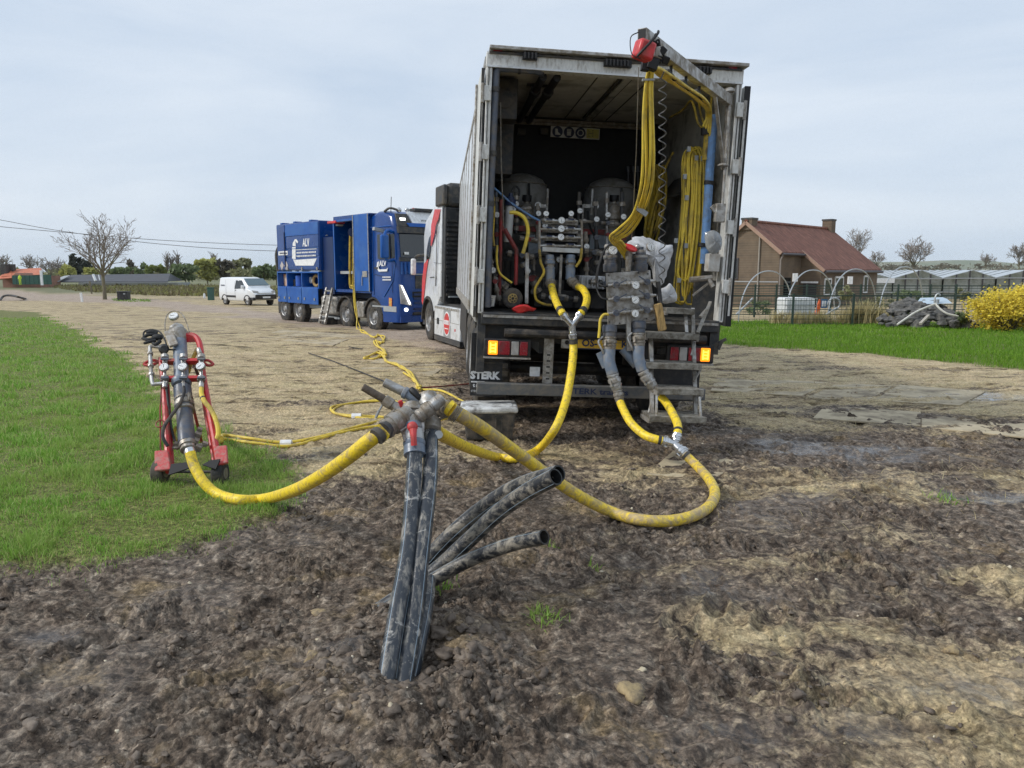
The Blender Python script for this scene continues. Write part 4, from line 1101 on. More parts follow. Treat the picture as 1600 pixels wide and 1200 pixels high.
# rocks
rk0 = Vector((at(1448, 505, 26.2).x, 26.2, -.35))
rk = thing('rock_pile', 'pile of dark grey garden rocks with white hoses over it', 'rocks', T_(rk0))
m_rock = mat('dark_garden_rock', (.075, .073, .07), .8, dirt=(.21, .20, .18), amt=.42, scale=5, bump=.5, bscale=20)
V0, F0 = ICO
rs = random.Random(3)
for k in range(115):
    while True:
        x, y = rs.uniform(-1.6, 1.5), rs.uniform(-.9, .9)
        if (x / 1.6) ** 2 + (y / .9) ** 2 < 1: break
    z = 1.0 * (1 - (x / 1.65) ** 2) * (1 - .55 * ((y + .9) / 1.8 - .6) ** 2) * (.25 + .75 * (y + .9) / 1.8)
    s = rs.uniform(.08, .20)
    V = []
    for q in V0:
        f = 1 + .28 * math.sin(q[0] * 3 + k) * math.cos(q[1] * 3.3 + k * 2) + .2 * math.sin(q[2] * 4 + k * 3)
        V.append((x + q[0] * s * f * 1.25, y + q[1] * s * f, z + q[2] * s * f * .85))
    mb = MB(); mb.add(V, [tuple(f) for f in F0]); mb.obj('rock', m_rock, rk, ang=28)
for pp, lb in ((((1402, 507), (1415, 498), (1430, 488), (1450, 479), (1461, 475)), 'white hose running down the left of the rock pile'), (((1461, 474), (1468, 482), (1480, 490), (1497, 494)), 'white hose curving down the right of the rock pile')):
    mb = MB(); mb.tube(crs([at(u, v, 25.2 + (507 - v) * .018) for u, v in pp], 5), .035, 7); simple('garden_hose', lb, 'hose', mb, mat('white_hose', (.62, .60, .54), .6))
mb = MB(); p0, p1 = at(1438, 506, 25.1), at(1451, 493, 25.5); mb.bar(p0, p1, .09, .07); simple('fence_plank', 'short pale plank leaning on the front of the rock pile', 'plank', mb, mat('pale_plank', (.40, .37, .32), .8))
wp = thing('water_spout', 'small grey swan neck spout on top of the rock pile', 'spout', T_(at(1464, 474, 26.6)))
mb = MB(); mb.tube(crs([(-.1, 0, -.1), (-.08, 0, .2), (0, 0, .33), (.1, 0, .28)], 5), .03, 7); mb.obj('pipe', m_hoop, wp)
mb = MB(); mb.cyl((0, 0, -.1), (0, 0, .14), .07, n=10); mb.obj('pump_head', m_pale, wp)
mb = MB(); mb.prism([at(1445, 468, 27), at(1480, 467, 27), at(1488, 474, 26.5), at(1440, 475, 26.5)], (0, .3, .05)); simple('blue_sheet', 'pale blue plastic sheet on top of the rock pile', 'sheet', mb, mat('pale_blue_sheet', (.42, .52, .60), .4, bump=.4, bscale=9))
# yellow bush
LM['yellow'] = leafmat('forsythia_flower', (.58, .45, .03), (.84, .69, .09))
rs = random.Random(8)
fb = Vector((at(1572, 512, 24.6).x, 24.6, -.32))
fo = thing('forsythia_bush', 'large round bush covered in bright yellow flowers at the right edge', 'bush', T_(fb))
cb = MB()
leaf_mesh(cb, (.1, 0, .72), (1.22, 1.0, .68), 9000, .045, rs, .6); leaf_mesh(cb, (.75, 0, .85), (.9, .9, .62), 5000, .045, rs, .6)
cb.obj('crown', LM['yellow'], fo)
cb = MB()
for k in range(60):
    a = rs.uniform(0, 6.28); r_ = rs.uniform(.3, 1.2)
    cb.tube([(0 + rs.uniform(-.2, .2), rs.uniform(-.2, .2), -.1), (math.cos(a) * r_ * .6, math.sin(a) * r_ * .6, .5), (math.cos(a) * r_, math.sin(a) * r_, rs.uniform(.4, 1.3))], [.018, .012, .005], 4)
cb.obj('stem', m_bark, fo)
# ornamental grasses and shrubs along the fence
m_straw = grassmat('straw_grass', [(0, (.44, .35, .17)), (1, (.68, .60, .36))], (.42, .37, .17))
for u, Y, n, hh, sp_, lb in ((1218, 28.6, 160, .5, .18, 'small tan grass clump left of the caged tank'), (1246, 28.5, 220, .5, .25, 'tan grass clump in front of the caged tank'), (1282, 28.4, 200, .5, .2, 'tan grass clump right of the caged tank'), (1325, 28.4, 260, .6, .25, 'tan grass clump under the third tunnel hoop'), (1350, 28.3, 420, .85, .26, 'tallest pale feathery grass clump behind the fence'), (1385, 28.2, 260, .55, .25, 'tan grass clump left of the rock pile')):
    x0 = at(u, 500, Y).x
    o = blades('pampas_clump', x0 + RNG.normal(0, sp_, n), Y + RNG.normal(0, sp_ * .6, n), RNG.uniform(.6, 1, n) * hh * 1.25, np.full(n, .03), .5, m_straw, '', None)
    tag(o, lb, 'ornamental grass', 'ornamental grasses behind the fence'); o['kind'] = 'thing'
for u, vt, vb, wp_, Y, mt, n, lb in ((1322, 447, 470, 24, 33, 'olive', 500, 'round olive shrub before the white window of the house'), (1410, 470, 505, 36, 27.5, 'green', 700, 'low dark green shrub at the left foot of the rocks'), (1505, 448, 470, 26, 36, 'olive', 500, 'olive shrub behind the top of the rock pile'), (1500, 488, 510, 24, 25.5, 'green', 500, 'low green shrub between rocks and yellow bush'), (1425, 452, 476, 60, 38, 'green', 900, 'dark shrub bank behind the fourth hoop'), (1183, 470, 500, 50, 37, 'green', 700, 'dark green shrub inside the leftmost hoop'), (1375, 460, 490, 50, 36, 'olive', 700, 'olive shrub bank inside the third hoop')):
    leafy('garden_shrub', lb, u, vt, vb, wp_, Y, mt, n, .07, int(u), 'garden shrubs behind the fence')
p = at(1280, 492, 30.5); ob = thing('panel_board', 'small orange panel and blue board beside the caged tank', 'panel', T_(p))
mb = MB(); mb.prism([(-.18, 0, 0), (.02, 0, 0), (.04, 0, .6), (-.02, 0, .62)], (0, .08, 0)); mb.obj('orange_panel', mat('orange_plastic', (.75, .13, .03), .5), ob)
mb = MB(); mb.bx(.06, .3, 0, .06, .28, .62); mb.obj('blue_panel', mat('blue_board', (.03, .12, .28), .5), ob)
mb = MB()
for k in range(2): mb.bx(.08 + .1 * k, .15 + .1 * k, -.01, 0, .34, .56)
mb.obj('white_mark', m_print, ob)
p = at(1302, 490, 30.4); mb = MB(); mb.torus((0, 0, .38), (0, 1, .1), .24, .035, 22, 7); simple('wire_reel', 'round wire hoop leaning behind the fence', 'hoop', mb, m_hoop, T_(p))
for u, v0, v1, lb in ((1243, 427, 440, 'small white board on the brick wall left of the low door'), (1329, 432, 444, 'white window board under the low eave')):
    p0, p1 = at(u - 4, v1, 44.5), at(u + 4, v0, 44.5); mb = MB(); mb.bx(p0.x, p1.x, 44.5, 44.6, p0.z, p1.z); simple('white_board', lb, 'board', mb, m_print)
for u0, v0, u1, v1, Y, lb in ((1150, 492, 1176, 466, 30, 'steel brace leaning inside the leftmost hoop'), (1290, 492, 1308, 481, 28.6, 'short timber lying by the fence under the third hoop')):
    mb = MB(); mb.bar(at(u0, v0, Y), at(u1, v1, Y + .6), .06, .05); simple('timber_brace', lb, 'timber', mb, m_pale)
# ------------------------------------------------------------------ vehicles
m_tyre = mat('tyre_rubber', (.025, .025, .026), .75, dirt=(.13, .11, .085), amt=.45, scale=5, bump=.3)
m_rim = mat('grey_wheel_rim', (.40, .40, .40), .4, .5, dirt=(.16, .14, .12), amt=.4, scale=9)
def wheel(par, c, r, wd, out_, rim_r=.56, name='wheel', nuts=10, rm=None):
    """tyre with tread blocks; rim and hub as sub-parts. out_ = +1/-1: side the rim faces"""
    x, y, z = c
    mb = MB()
    pr = [(0, r * rim_r), (.0, r * .80), (.05, r * .93), (.13, r * .985), (.2, r), (.8, r), (.87, r * .985), (.95, r * .93), (1, r * .80), (1, r * rim_r)]
    mb.lathe((x - out_ * wd / 2, y, z), (x + out_ * wd / 2, y, z), pr, 32); mb.f = mb.f[:-2]
    for k in range(36):
        a = 2 * math.pi * k / 36
        for s_ in (-1, 1):
            mb.box((x + s_ * wd * .22, y + math.cos(a + s_ * .04) * (r + .004), z + math.sin(a + s_ * .04) * (r + .004)), (wd * .36, .055 * r / .5, .022), (a - math.pi / 2, 0, 0))
    w_ = mb.obj(name, m_tyre, par)
    mb = MB()
    e = x + out_ * wd / 2
    i_ = lambda q: e - out_ * q
    pr = [(0, r * rim_r * 1.02), (.0, r * (rim_r + .02)), (.02, r * (rim_r - .03)), (.10, r * (rim_r - .07)), (.12, r * .36), (.09, r * .33), (.05, r * .20), (.02, r * .17), (.02, .001)]
    n = 28; V = []; Fs = []
    for (q, rr_) in pr:
        for j in range(n):
            a = 2 * math.pi * j / n; V.append((i_(q * r * 2), y + math.cos(a) * rr_, z + math.sin(a) * rr_))
    for i in range(len(pr) - 1):
        for j in range(n): Fs.append((i * n + j, i * n + (j + 1) % n, (i + 1) * n + (j + 1) % n, (i + 1) * n + j))
    mb.add(V, Fs)
    for k in range(nuts):
        a = 2 * math.pi * (k + .5) / nuts
        mb.cyl((i_(.17 * r), y + math.cos(a) * r * .27, z + math.sin(a) * r * .27), (i_(.09 * r), y + math.cos(a) * r * .27, z + math.sin(a) * r * .27), r * .03, n=6)
    rim = mb.obj('rim', rm or m_rim, w_)
    mb = MB()
    for k in range(nuts):
        a = 2 * math.pi * k / nuts
        mb.cyl((i_(.245 * r), y + math.cos(a) * r * .42, z + math.sin(a) * r * .42), (i_(.19 * r), y + math.cos(a) * r * .42, z + math.sin(a) * r * .42), r * .048, n=10)
    mb.obj('rim_hole', m_black, w_)
    return w_
def arch(mb, x0, x1, y, z, r, th, a0=0, a1=180, n=14):
    P = []
    for k in range(n + 1):
        a = rad(a0 + (a1 - a0) * k / n); P.append((math.cos(a), math.sin(a)))
    V = []
    for (c_, s_) in P:
        for x, q in ((x0, r), (x1, r), (x1, r + th), (x0, r + th)): V.append((x, y + c_ * q, z + s_ * q))
    Fs = [(0, 1, 2, 3), tuple(4 * n + i for i in (3, 2, 1, 0))]
    for i in range(n):
        for j in range(4): Fs.append((i * 4 + j, i * 4 + (j + 1) % 4, (i + 1) * 4 + (j + 1) % 4, (i + 1) * 4 + j))
    mb.add(V, Fs)
SIDE_R = Matrix(((0, 0, 1, 0), (1, 0, 0, 0), (0, 1, 0, 0), (0, 0, 0, 1)))     # print on a +x face
SIDE_L = Matrix(((0, 0, -1, 0), (-1, 0, 0, 0), (0, 1, 0, 0), (0, 0, 0, 1)))   # print on a -x face
REAR = Matrix(((1, 0, 0, 0), (0, 0, -1, 0), (0, 1, 0, 0), (0, 0, 0, 1)))       # print on a -y face
FRONT = Matrix(((-1, 0, 0, 0), (0, 0, 1, 0), (0, 1, 0, 0), (0, 0, 0, 1)))

# ---- blue pump truck: local y forward, +x is the side in view
BM = T_((-3.8, 26.8, -.42)) @ Zr(rad(-139.5))
BI = BM.inverted()
def bs(u, v, x=1.25):
    n = (BM.to_3x3() @ Vector((1, 0, 0)))
    return BI @ pl(u, v, BM @ Vector((x, 0, 0)), n)
def bf(u, v, y=1.6):
    n = (BM.to_3x3() @ Vector((0, 1, 0)))
    return BI @ pl(u, v, BM @ Vector((0, y, 0)), n)
bt_ = thing('blue_pump_truck', 'blue four axle truck with open lockers parked behind the white lorry', 'truck', BM)
def bo(name, m, mb, par=bt_, **k): return mb.obj(name, m, par, **k)
mb = MB(); mb.bx(-.45, .45, -7.9, 1.2, .75, 1.0); bo('chassis', m_chas, mb)
mb = MB(); mb.bx(-1.0, 1.0, -7.9, -7.75, .45, .62); mb.bx(.6, 1.15, -7.95, -7.7, .3, .85); bo('rear_bumper', m_chas, mb)
for y, nm in ((0, 1), (-1.95, 1), (-5.85, 2), (-7.22, 2)):
    for s_ in (1, -1):
        wheel(bt_, (s_ * 1.06, y, .52), .52, .34, s_)
        if nm == 2 and s_ == 1: pass
mb = MB(); arch(mb, .9, 1.27, -1.95, .52, .60, .05, 5, 175); bo('fender', m_rub, mb)
mb = MB(); arch(mb, .9, 1.24, 0, .52, .60, .05, 10, 175); bo('fender', m_rub, mb)
for y in (-5.85, -7.22):
    mb = MB(); arch(mb, .9, 1.2, y, .52, .58, .03, 30, 150); bo('fender', m_chas, mb)
# upper tank box
mb = MB(); mb.bx(-1.22, 1.24, -7.6, -3.82, 2.07, 3.93); bx_ = bo('tank_housing', m_blue, mb, bevel=.03)
mb = MB()
for (y0, y1, z0, z1) in ((-6.75, -3.85, 3.45, 3.88), (-6.75, -3.85, 2.95, 3.42), (-6.75, -3.85, 2.62, 2.90), (-6.75, -3.85, 2.12, 2.58), (-7.55, -6.8, 2.12, 3.88)):
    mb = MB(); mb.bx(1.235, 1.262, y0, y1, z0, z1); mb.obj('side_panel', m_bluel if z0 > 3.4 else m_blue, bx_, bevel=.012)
mb = MB(); p = bs(448, 377); mb.tube([(1.28, -6.78, 2.2), (1.28, -6.78, 3.6)], .03, 6); mb.obj('seal_strip', m_blued, bx_)
# lettering
def bprint(name, s_, u, v, px, m=m_print, bold=0, wide=1, x=1.266):
    q = bs(u, v, x); h_ = abs(bs(u, v + px, x).z - q.z)
    return text(name, s_, h_ * 1.35, T_((x, q.y, q.z)) @ SIDE_R, m, bx_, bold=bold, wide=wide)
bprint('lettering', 'ALV', 478, 379.5, 12.5, bold=.012, wide=.8)
def marks(par, L_, m, x):
    for (u, v, a_, b_) in L_:
        mb = MB(); mb.prism([bs(u, v, x), bs(u + a_, v, x), bs(u + a_ * .85, v + b_, x), bs(u, v + b_, x)], (.003, 0, 0)); mb.obj('small_lettering', m, par)
def bpoly(name, pts, m=m_print, x=1.266, par=None):
    mb = MB(); mb.prism([bs(u, v, x) for u, v in pts], (.004, 0, 0)); return mb.obj(name, m, par or bx_)
bpoly('logo_mark', [(456.5, 386), (462, 386), (462, 405), (456.5, 404)])
bpoly('logo_mark', [(457.5, 380), (460.5, 374), (463, 373.5), (466, 378), (464.5, 380.5), (461.8, 376.5), (462, 385), (457.3, 384)])
bpoly('logo_mark', [(458, 405), (462, 406), (495, 403.8), (490, 415), (462, 415)])
bpoly('logo_mark', [(462.5, 390), (494.5, 388.4), (494.5, 389.2), (462.5, 390.9)])
rs = random.Random(2)
for row, v in enumerate((393.8, 399.2)):
    u = 463.5
    while u < 493:
        wd_ = rs.uniform(.9, 1.7); sl_ = (u - 463) * -.045
        bpoly('small_lettering', [(u, v + sl_ + rs.uniform(-.3, .2)), (u + wd_, v + sl_), (u + wd_, v + sl_ + 2.3), (u, v + sl_ + 2.2 + rs.uniform(0, .5))], x=1.2665); u += wd_ + rs.uniform(.35, .9)
bpoly('hazard_label', [(435, 393), (449.5, 392), (449.5, 398.5), (435, 399)], x=1.268)
marks(bx_, [(437 + 1.3 * k, 394.6, 1.0, 2.2) for k in range(9)], m_navy, 1.274)
for u in (436.3, 440.6, 447.3):
    if u > 437: bpoly('hazard_diamond', [(u - 2.9, 415), (u, 408), (u + 2.9, 414.6), (u, 422.2)], mat('faded_diamond', (.45, .42, .42), .6) if u == 440.6 else bpy.data.materials['faded_diamond'], x=1.268)
# lower lockers
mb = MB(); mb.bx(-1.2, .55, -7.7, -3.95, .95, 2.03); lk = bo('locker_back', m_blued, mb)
mb = MB()
for z0, z1 in ((1.98, 2.04), (1.38, 1.44)): mb.bx(.55, 1.25, -7.7, -3.95, z0, z1)
ys = [bs(434, 440).y, bs(448.5, 440).y, bs(471.5, 440).y, bs(497.5, 440).y]
for y in ys: mb.bx(.55, 1.252, y - .03, y + .03, 1.44, 1.98)
lf = bo('locker_frame', m_bluel, mb)
for i in range(3):
    mb = MB(); mb.bx(1.25, 1.285, ys[i] + .03, ys[i + 1] - .02, .80 - .01 * i, 1.40); dd = bo('locker_flap', m_bluel, mb, bevel=.01)
    for f in (.2, .8):
        y = ys[i] + (ys[i + 1] - ys[i]) * f; mb = MB(); mb.bx(1.285, 1.31, y - .04, y + .04, .93, 1.03); mb.obj('latch', m_galv, dd)
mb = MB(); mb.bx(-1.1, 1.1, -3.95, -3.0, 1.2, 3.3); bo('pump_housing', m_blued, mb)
mb = MB(); mb.bx(.2, 1.0, -7.6, -4.0, .62, .75); bo('side_rail', m_pale, mb)
# things in the lockers
def put(name, label, cat, mb, m, bevel=.01): return tag(mb.obj(name, m, None, bevel, M=BM), label, cat)
q = bs(444.5, 441, 1.0); mb = MB(); mb.bx(.75, 1.0, q.y - .30, q.y + .30, 1.45, 1.93); put('carton', 'orange and white carton in the left open locker of the blue truck', 'carton', mb, mat('orange_white_carton', (.66, .55, .46), .7, dirt=(.6, .22, .08), amt=.5, scale=3))
q = bs(458, 443, 1.0); mb = MB(); mb.bx(.8, 1.0, q.y - .26, q.y + .2, 1.45, 1.72); mb.bar((.9, q.y - .2, 1.7), (.9, q.y + .15, 1.85), .03, .03); put('toolbox', 'grey toolbox in the middle open locker of the blue truck', 'toolbox', mb, m_dark)
q = bs(467, 441, 1.0); mb = MB(); mb.cyl((.95, q.y, 1.45), (.95, q.y, 1.88), .17, n=16); put('blue_canister', 'bright blue canister in the middle open locker of the blue truck', 'canister', mb, m_bluep, .02)
q = bs(478, 442, 1.0); mb = MB(); mb.cyl((.85, q.y - .1, 1.62), (.95, q.y - .05, 1.62), .17, n=16); mb.cyl((.85, q.y + .3, 1.7), (.95, q.y + .3, 1.7), .13, n=14); put('hose_reel', 'white hose reels in the right open locker of the blue truck', 'reel', mb, m_tank)
q = bs(493, 443, 1.0); mb = MB(); mb.torus((.95, q.y, 1.68), (1, .15, 0), .2, .06, 18, 8); put('brown_reel', 'brown round reel at the right end of the open lockers', 'reel', mb, m_wood)
# left suction hose, pipes, red lamp
mb = MB(); mb.tube(crs([(1.0, -7.85, 3.1), (1.1, -7.95, 2.7), (1.08, -7.85, 1.9), (1.0, -7.75, 1.1), (.9, -7.8, .7)], 6), .10, 10); bo('suction_hose', m_rub, mb)
mb = MB(); mb.tube(crs([bs(508, 363, .9), bs(509.5, 372, .9), bs(510.5, 384, .9), bs(510.5, 400, .9), bs(510, 422, .9), bs(506, 431, .9)], 6), .055, 9); bo('vent_pipe', m_bluel, mb)
mb = MB(); mb.tube([bs(507, 364, .92), bs(510, 370, .92)], .08, 9); mb.bar(bs(504, 433, .92), bs(510, 428, .92), .1, .1); bo('pipe_end', m_galv, mb)
mb = MB(); mb.tube(crs([bs(521, 383, .6), bs(516, 400, .6), bs(516, 425, .6), bs(520, 436, .6)], 5), .35, 12); bo('pressure_vessel', m_blue, mb)
mb = MB(); mb.bx(.9, 1.3, bs(513, 348).y, bs(526, 348).y, bs(513, 350).z, bs(513, 346).z); bo('red_lamp_bar', m_redp, mb, bevel=.02)
mb = MB(); mb.bx(.95, 1.2, bs(518, 350).y, bs(525, 350).y, bs(518, 353.5).z, bs(518, 350.5).z); bo('work_lamp', m_pale, mb, bevel=.02)
mb = MB(); mb.bar(bs(517.5, 397, .7), bs(518, 425, .7), .05, .05); bo('red_rod', m_redd, mb)
# cabinet beside the cab
y0, y1, ym = -2.62, -.06, bs(554.5, 400).y
mb = MB(); mb.bx(-1.2, 1.25, y0, y0 + .06, 1.36, 3.95); mb.bx(-1.2, 1.25, y1 - .05, y1, 1.36, 3.95); mb.bx(-1.2, 1.25, y0, y1, 3.78, 3.98); mb.bx(-1.2, 1.25, y0, y1, 1.30, 1.40); mb.bx(-1.2, -.2, y0, y1, 1.36, 3.9); cb_ = bo('cabinet', m_blue, mb)
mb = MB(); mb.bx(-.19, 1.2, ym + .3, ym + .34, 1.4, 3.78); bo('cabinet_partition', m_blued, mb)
mb = MB(); mb.bx(1.255, 1.30, ym, y1 - .02, 1.36, 3.96); dr = mb.obj('cabinet_door', m_bluel, cb_, bevel=.015)
mb = MB(); mb.bx(1.30, 1.33, -.5, -.2, 1.85, 2.05); mb.obj('door_lock', m_galv, dr)
mb = MB(); mb.tube([(1.31, -.55, 1.9), (1.33, -.55, 1.55)], .015, 6); mb.obj('door_rod', m_galv, dr)
mb = MB()
for a_, b_, c_, d_ in ((ym, ym + .04, 1.36, 3.96), (y1 - .05, y1 - .01, 1.36, 3.96)): mb.bx(1.30, 1.315, a_, b_, c_, d_)
each(mb, 'door_edge', m_galv, dr)
mb = MB(); mb.bx(-.1, 1.1, y0 + .1, ym, 1.95, 2.05); bo('shelf', m_pale, mb)
mb = MB()
for k in range(4): mb.cyl((.6, y0 + .35 + .25 * k, 1.42), (.6, y0 + .4 + .22 * k, 1.9), .07, n=8)
mb.box((.5, y0 + .7, 1.55), (.5, .6, .25)); bo('pump_unit', m_dark, mb)
mb = MB(); mb.bx(-1.2, 1.27, y0 - .02, y0 + .05, 1.38, 3.8); mb.bx(1.2, 1.27, y0, y1, 3.80, 3.86); each(mb, 'cabinet_trim', m_bluel, bt_)
# hanging air hose of the blue truck
def hang(u0, u1, vt, vb, x):
    return crs([bs(u0, vb - 4, x), bs(u0 - .3, (vt + vb) / 2, x), bs(u0 + .5, vt + 3, x), bs((u0 + u1) / 2, vt, x), bs(u1 - .2, vt + 4, x), bs(u1, (vt + vb) / 2, x), bs(u1 - .5, vb - 3, x), bs((u0 + u1) / 2, vb, x)], 6, closed=True)
for k, (u0, u1, vt, vb, x) in enumerate(((546, 551, 362, 449, 1.05), (547.5, 553.5, 363, 450, 1.12), (547, 552, 364, 446, 1.2), (548.5, 553, 364, 447, 1.0))):
    mb = MB(); mb.tube(hang(u0, u1, vt, vb, x), .021, 6, closed=True)
    tag(mb.obj('hanging_hose', m_yin, M=BM), ('outermost left', 'broadest', 'frontmost', 'rearmost')[k] + ' loop of yellow air hose hanging in the open blue cabinet', 'hose', 'yellow hose loops in the blue cabinet')
mb = MB(); mb.cyl(bs(550, 363, .95), bs(550, 363, 1.25), .15, n=18); bo('hose_hook', m_blued, mb)
# chassis boxes
mb = MB(); mb.bx(.55, 1.18, -4.0, -2.75, .42, 1.12); bo('fuel_tank', m_alu, mb, bevel=.08)
mb = MB(); mb.bx(.6, 1.2, -1.25, -.72, .42, 1.0); bo('battery_box', m_alu, mb, bevel=.05)
mb = MB(); mb.bx(.5, 1.1, -4.3, -2.7, .28, .36); bo('lower_rail', m_pale, mb)
# cab
pf = [(-.05, 1.2), (-.05, 3.92), (.35, 4.03), (.85, 4.0), (1.25, 3.85), (1.42, 3.45), (1.6, 2.5), (1.68, 1.9), (1.70, .85), (1.62, .38), (.66, .36)]
for k in range(11):
    a = rad(5 + 86 * k / 10); pf.append((math.cos(a) * .66, .52 + math.sin(a) * .66))
def cabmesh(pf, hw_, taper):
    mb = MB()
    n = len(pf)
    V = []
    secs = ((-1, .20), (-.975, .10), (-.92, .035), (-.8, 0), (.8, 0), (.92, .035), (.975, .10), (1, .20))
    for s_, inset in secs:
        for (y, z) in pf:
            yy = y - (inset if y > .7 else 0); zz_ = z - (inset * .6 if z > 3.4 else 0)
            V.append((s_ * hw_ * (1 - taper * max(0, z - 2.4)), yy, zz_))
    Fs = [tuple(range(n))[::-1], tuple(range(7 * n, 8 * n))]
    for k in range(7):
        for i in range(n): Fs.append((k * n + i, k * n + (i + 1) % n, (k + 1) * n + (i + 1) % n, (k + 1) * n + i))
    mb.add(V, Fs); return mb
cab_ = bo('cab', m_blue, cabmesh(pf, 1.24, .03), ang=38)
def fq(name, m, par, pts, d=.02, off=0):
    """panel proud of the cab front; pts (x, y, z)"""
    mb = MB(); mb.prism([Vector(p) + Vector((0, off, 0)) for p in pts], (0, d, .0)); return mb.obj(name, m, par)
fy = lambda z: np.interp(z, [.38, .85, 1.9, 2.5, 3.45, 3.85], [1.62, 1.70, 1.68, 1.60, 1.42, 1.25])
def band(z0, z1, x0, x1, x0t=None, x1t=None):
    x0t = x0 if x0t is None else x0t; x1t = x1 if x1t is None else x1t
    return [(x0, fy(z0), z0), (x1, fy(z0), z0), (x1t, fy(z1), z1), (x0t, fy(z1), z1)]
fq('windscreen', m_glass, cab_, band(2.5, 3.26, -1.1, 1.1, -1.06, 1.06), .02)
fq('screen_surround', m_dark, cab_, band(2.36, 2.49, -1.16, 1.16), .03)
fq('sun_visor', m_dark, cab_, band(3.27, 3.48, -1.12, 1.12), .10)
fq('upper_panel', m_dark, cab_, [(.55, 1.42, 3.49), (1.1, 1.42, 3.49), (1.05, 1.2, 3.9), (.62, 1.2, 3.9)], .06)
ub = fq('light_box', m_print, cab_, [(-.7, 1.40, 3.56), (.52, 1.40, 3.56), (.6, 1.15, 3.98), (-.75, 1.15, 3.98)], .10)
fq('visor_strip', m_bluel, cab_, [(-.7, 1.50, 3.48), (.7, 1.50, 3.48), (.78, 1.46, 3.60), (-.7, 1.46, 3.60)], .04)
text('lettering', 'www', .15, T_((.05, 1.515, 3.70)) @ Matrix.Rotation(0, 4, 'Z') @ FRONT, m_dark, ub, wide=1.2)
mb = MB(); mb.bx(-.8, .35, 1.0, 1.35, 4.0, 4.10); bo('roof_lamp_bar', m_dark, mb, bevel=.02)
mb = MB(); mb.ball((.85, 1.15, 4.02), .09); mb.ball((.5, 1.1, 4.04), .08); each(mb, 'roof_beacon', m_chrome, bt_)
mb = MB(); mb.ball((.25, 1.1, 4.06), .07); bo('roof_marker', m_redp, mb)
mb = MB(); mb.tube([(1.0, .9, 3.95), (1.0, .95, 4.45)], .012, 5); mb.tube(crs([(1.15, .75, 3.98), (1.1, 1.0, 4.08), (.95, 1.2, 4.02)], 4), .04, 6); each(mb, 'aerial', m_dark, bt_)
mb = MB(); mb.bx(.75, .95, 1.30, 1.38, 3.66, 3.76); bo('spot_lamp', m_lamp, mb)
fq('bonnet_panel', m_blue, cab_, band(1.98, 2.34, -1.0, .95), .025)
fq('upper_grille', m_dark, cab_, band(1.48, 1.90, -.66, .62), .03)
for z in (1.12, 1.25, .98, .78, .64):
    fq('grille_slat', m_blued if z > .7 else m_dark, cab_, band(z, z + .07, -.72, .7), .04)
fq('lower_grille', m_black, cab_, band(.6, 1.38, -.75, .74), .012)
hl = fq('headlight', m_lclr, cab_, [(.80, 1.72, .92), (1.18, 1.66, 1.0), (1.2, 1.62, 1.62), (1.08, 1.66, 1.58)], .03)
mb = MB(); mb.prism([(1.17, 1.67, 1.60), (1.13, 1.69, 1.58), (.86, 1.755, 1.0), (.90, 1.745, .96)], (0, .02, 0)); mb.obj('lit_strip', m_lamp, hl)
mb = MB(); mb.cyl((1.0, 1.66, .80), (1.0, 1.74, .80), .06, n=14); bo('fog_lamp', m_lamp, mb)
fq('bumper', m_blue, cab_, band(.38, .58, -1.2, 1.2), .05)
mb = MB(); mb.bx(1.19, 1.245, .40, 1.15, 2.45, 3.25); bo('side_window', m_glass, mb)
mb = MB(); mb.bx(1.215, 1.245, -.03, 1.5, .85, .9); mb.bx(1.21, 1.25, .7, 1.5, .72, .86); each(mb, 'step_trim', m_pale, bt_)
q = bs(601, 403, 1.25)
mb = MB(); mb.prism([bs(u, v, 1.25) for u, v in ((588.5, 419), (589.5, 410), (592, 408), (592, 411), (591.5, 417), (593, 421), (604, 420.5), (606, 418), (605, 424), (592, 424.5))], (.006, 0, 0)); mb.obj('logo_mark', m_print, cab_)
text('lettering', 'ALV', .24, T_((1.255, bs(598, 412).y, bs(598, 412).z)) @ SIDE_R, m_print, cab_, bold=.008)
marks(cab_, [(597.6 + 1.45 * k, 432, 1.1, 2.1) for k in range(9)] + [(597.8 + 1.5 * k, 436, 1.15, 2.3) for k in range(9)], m_print, 1.254)
mb = MB(); mb.prism([bs(u, v, 1.25) for u, v in ((607.8, 465), (612.5, 466), (612.5, 479), (607.8, 478))], (.006, 0, 0)); mb.obj('warning_sticker', mat('red_yellow_sticker', (.62, .45, .08), .5, dirt=(.6, .05, .05), amt=.55, scale=6), cab_)
# seams, handle, painted reflections and wipers of the cab
def cline(pts, m=m_blued, wd_=.018, x=1.246):
    mb = MB(); mb.tube([(x, *p) for p in pts], wd_ / 2, 5); mb.obj('door_seam', m, cab_)
cline([(.12, 1.25), (.12, 3.35)]); cline([(1.28, 1.35), (1.30, 2.2), (1.22, 3.3)]); cline([(.12, 1.95), (1.28, 1.80)]); cline([(.12, 3.38), (1.2, 3.38)]); cline([(.0, 3.5), (1.3, 3.5)], m_bluel, .03)
cline([(.75, 1.2), (1.35, 1.75), (1.5, 2.3)], m_bluel, .03, 1.243)
mb = MB(); mb.bx(1.24, 1.275, .2, .42, 2.12, 2.18); mb.obj('door_handle', m_dark, cab_)
for x in (1.14, 1.0, .86):
    mb = MB(); mb.bx(x - .02, x + .02, 1.69, 1.73, 1.95, 2.34); mb.obj('corner_reflection', m_bluel, cab_)  # lighter blue strips paint bright reflections down the cab corner
for z, x0, x1 in ((2.33, -.95, .72), (1.93, -.95, .8)):
    mb = MB(); mb.bx(x0, x1, 1.70, 1.745, z, z + .03); mb.obj('bonnet_reflection', m_pale, cab_)  # pale strips paint reflections across the bonnet
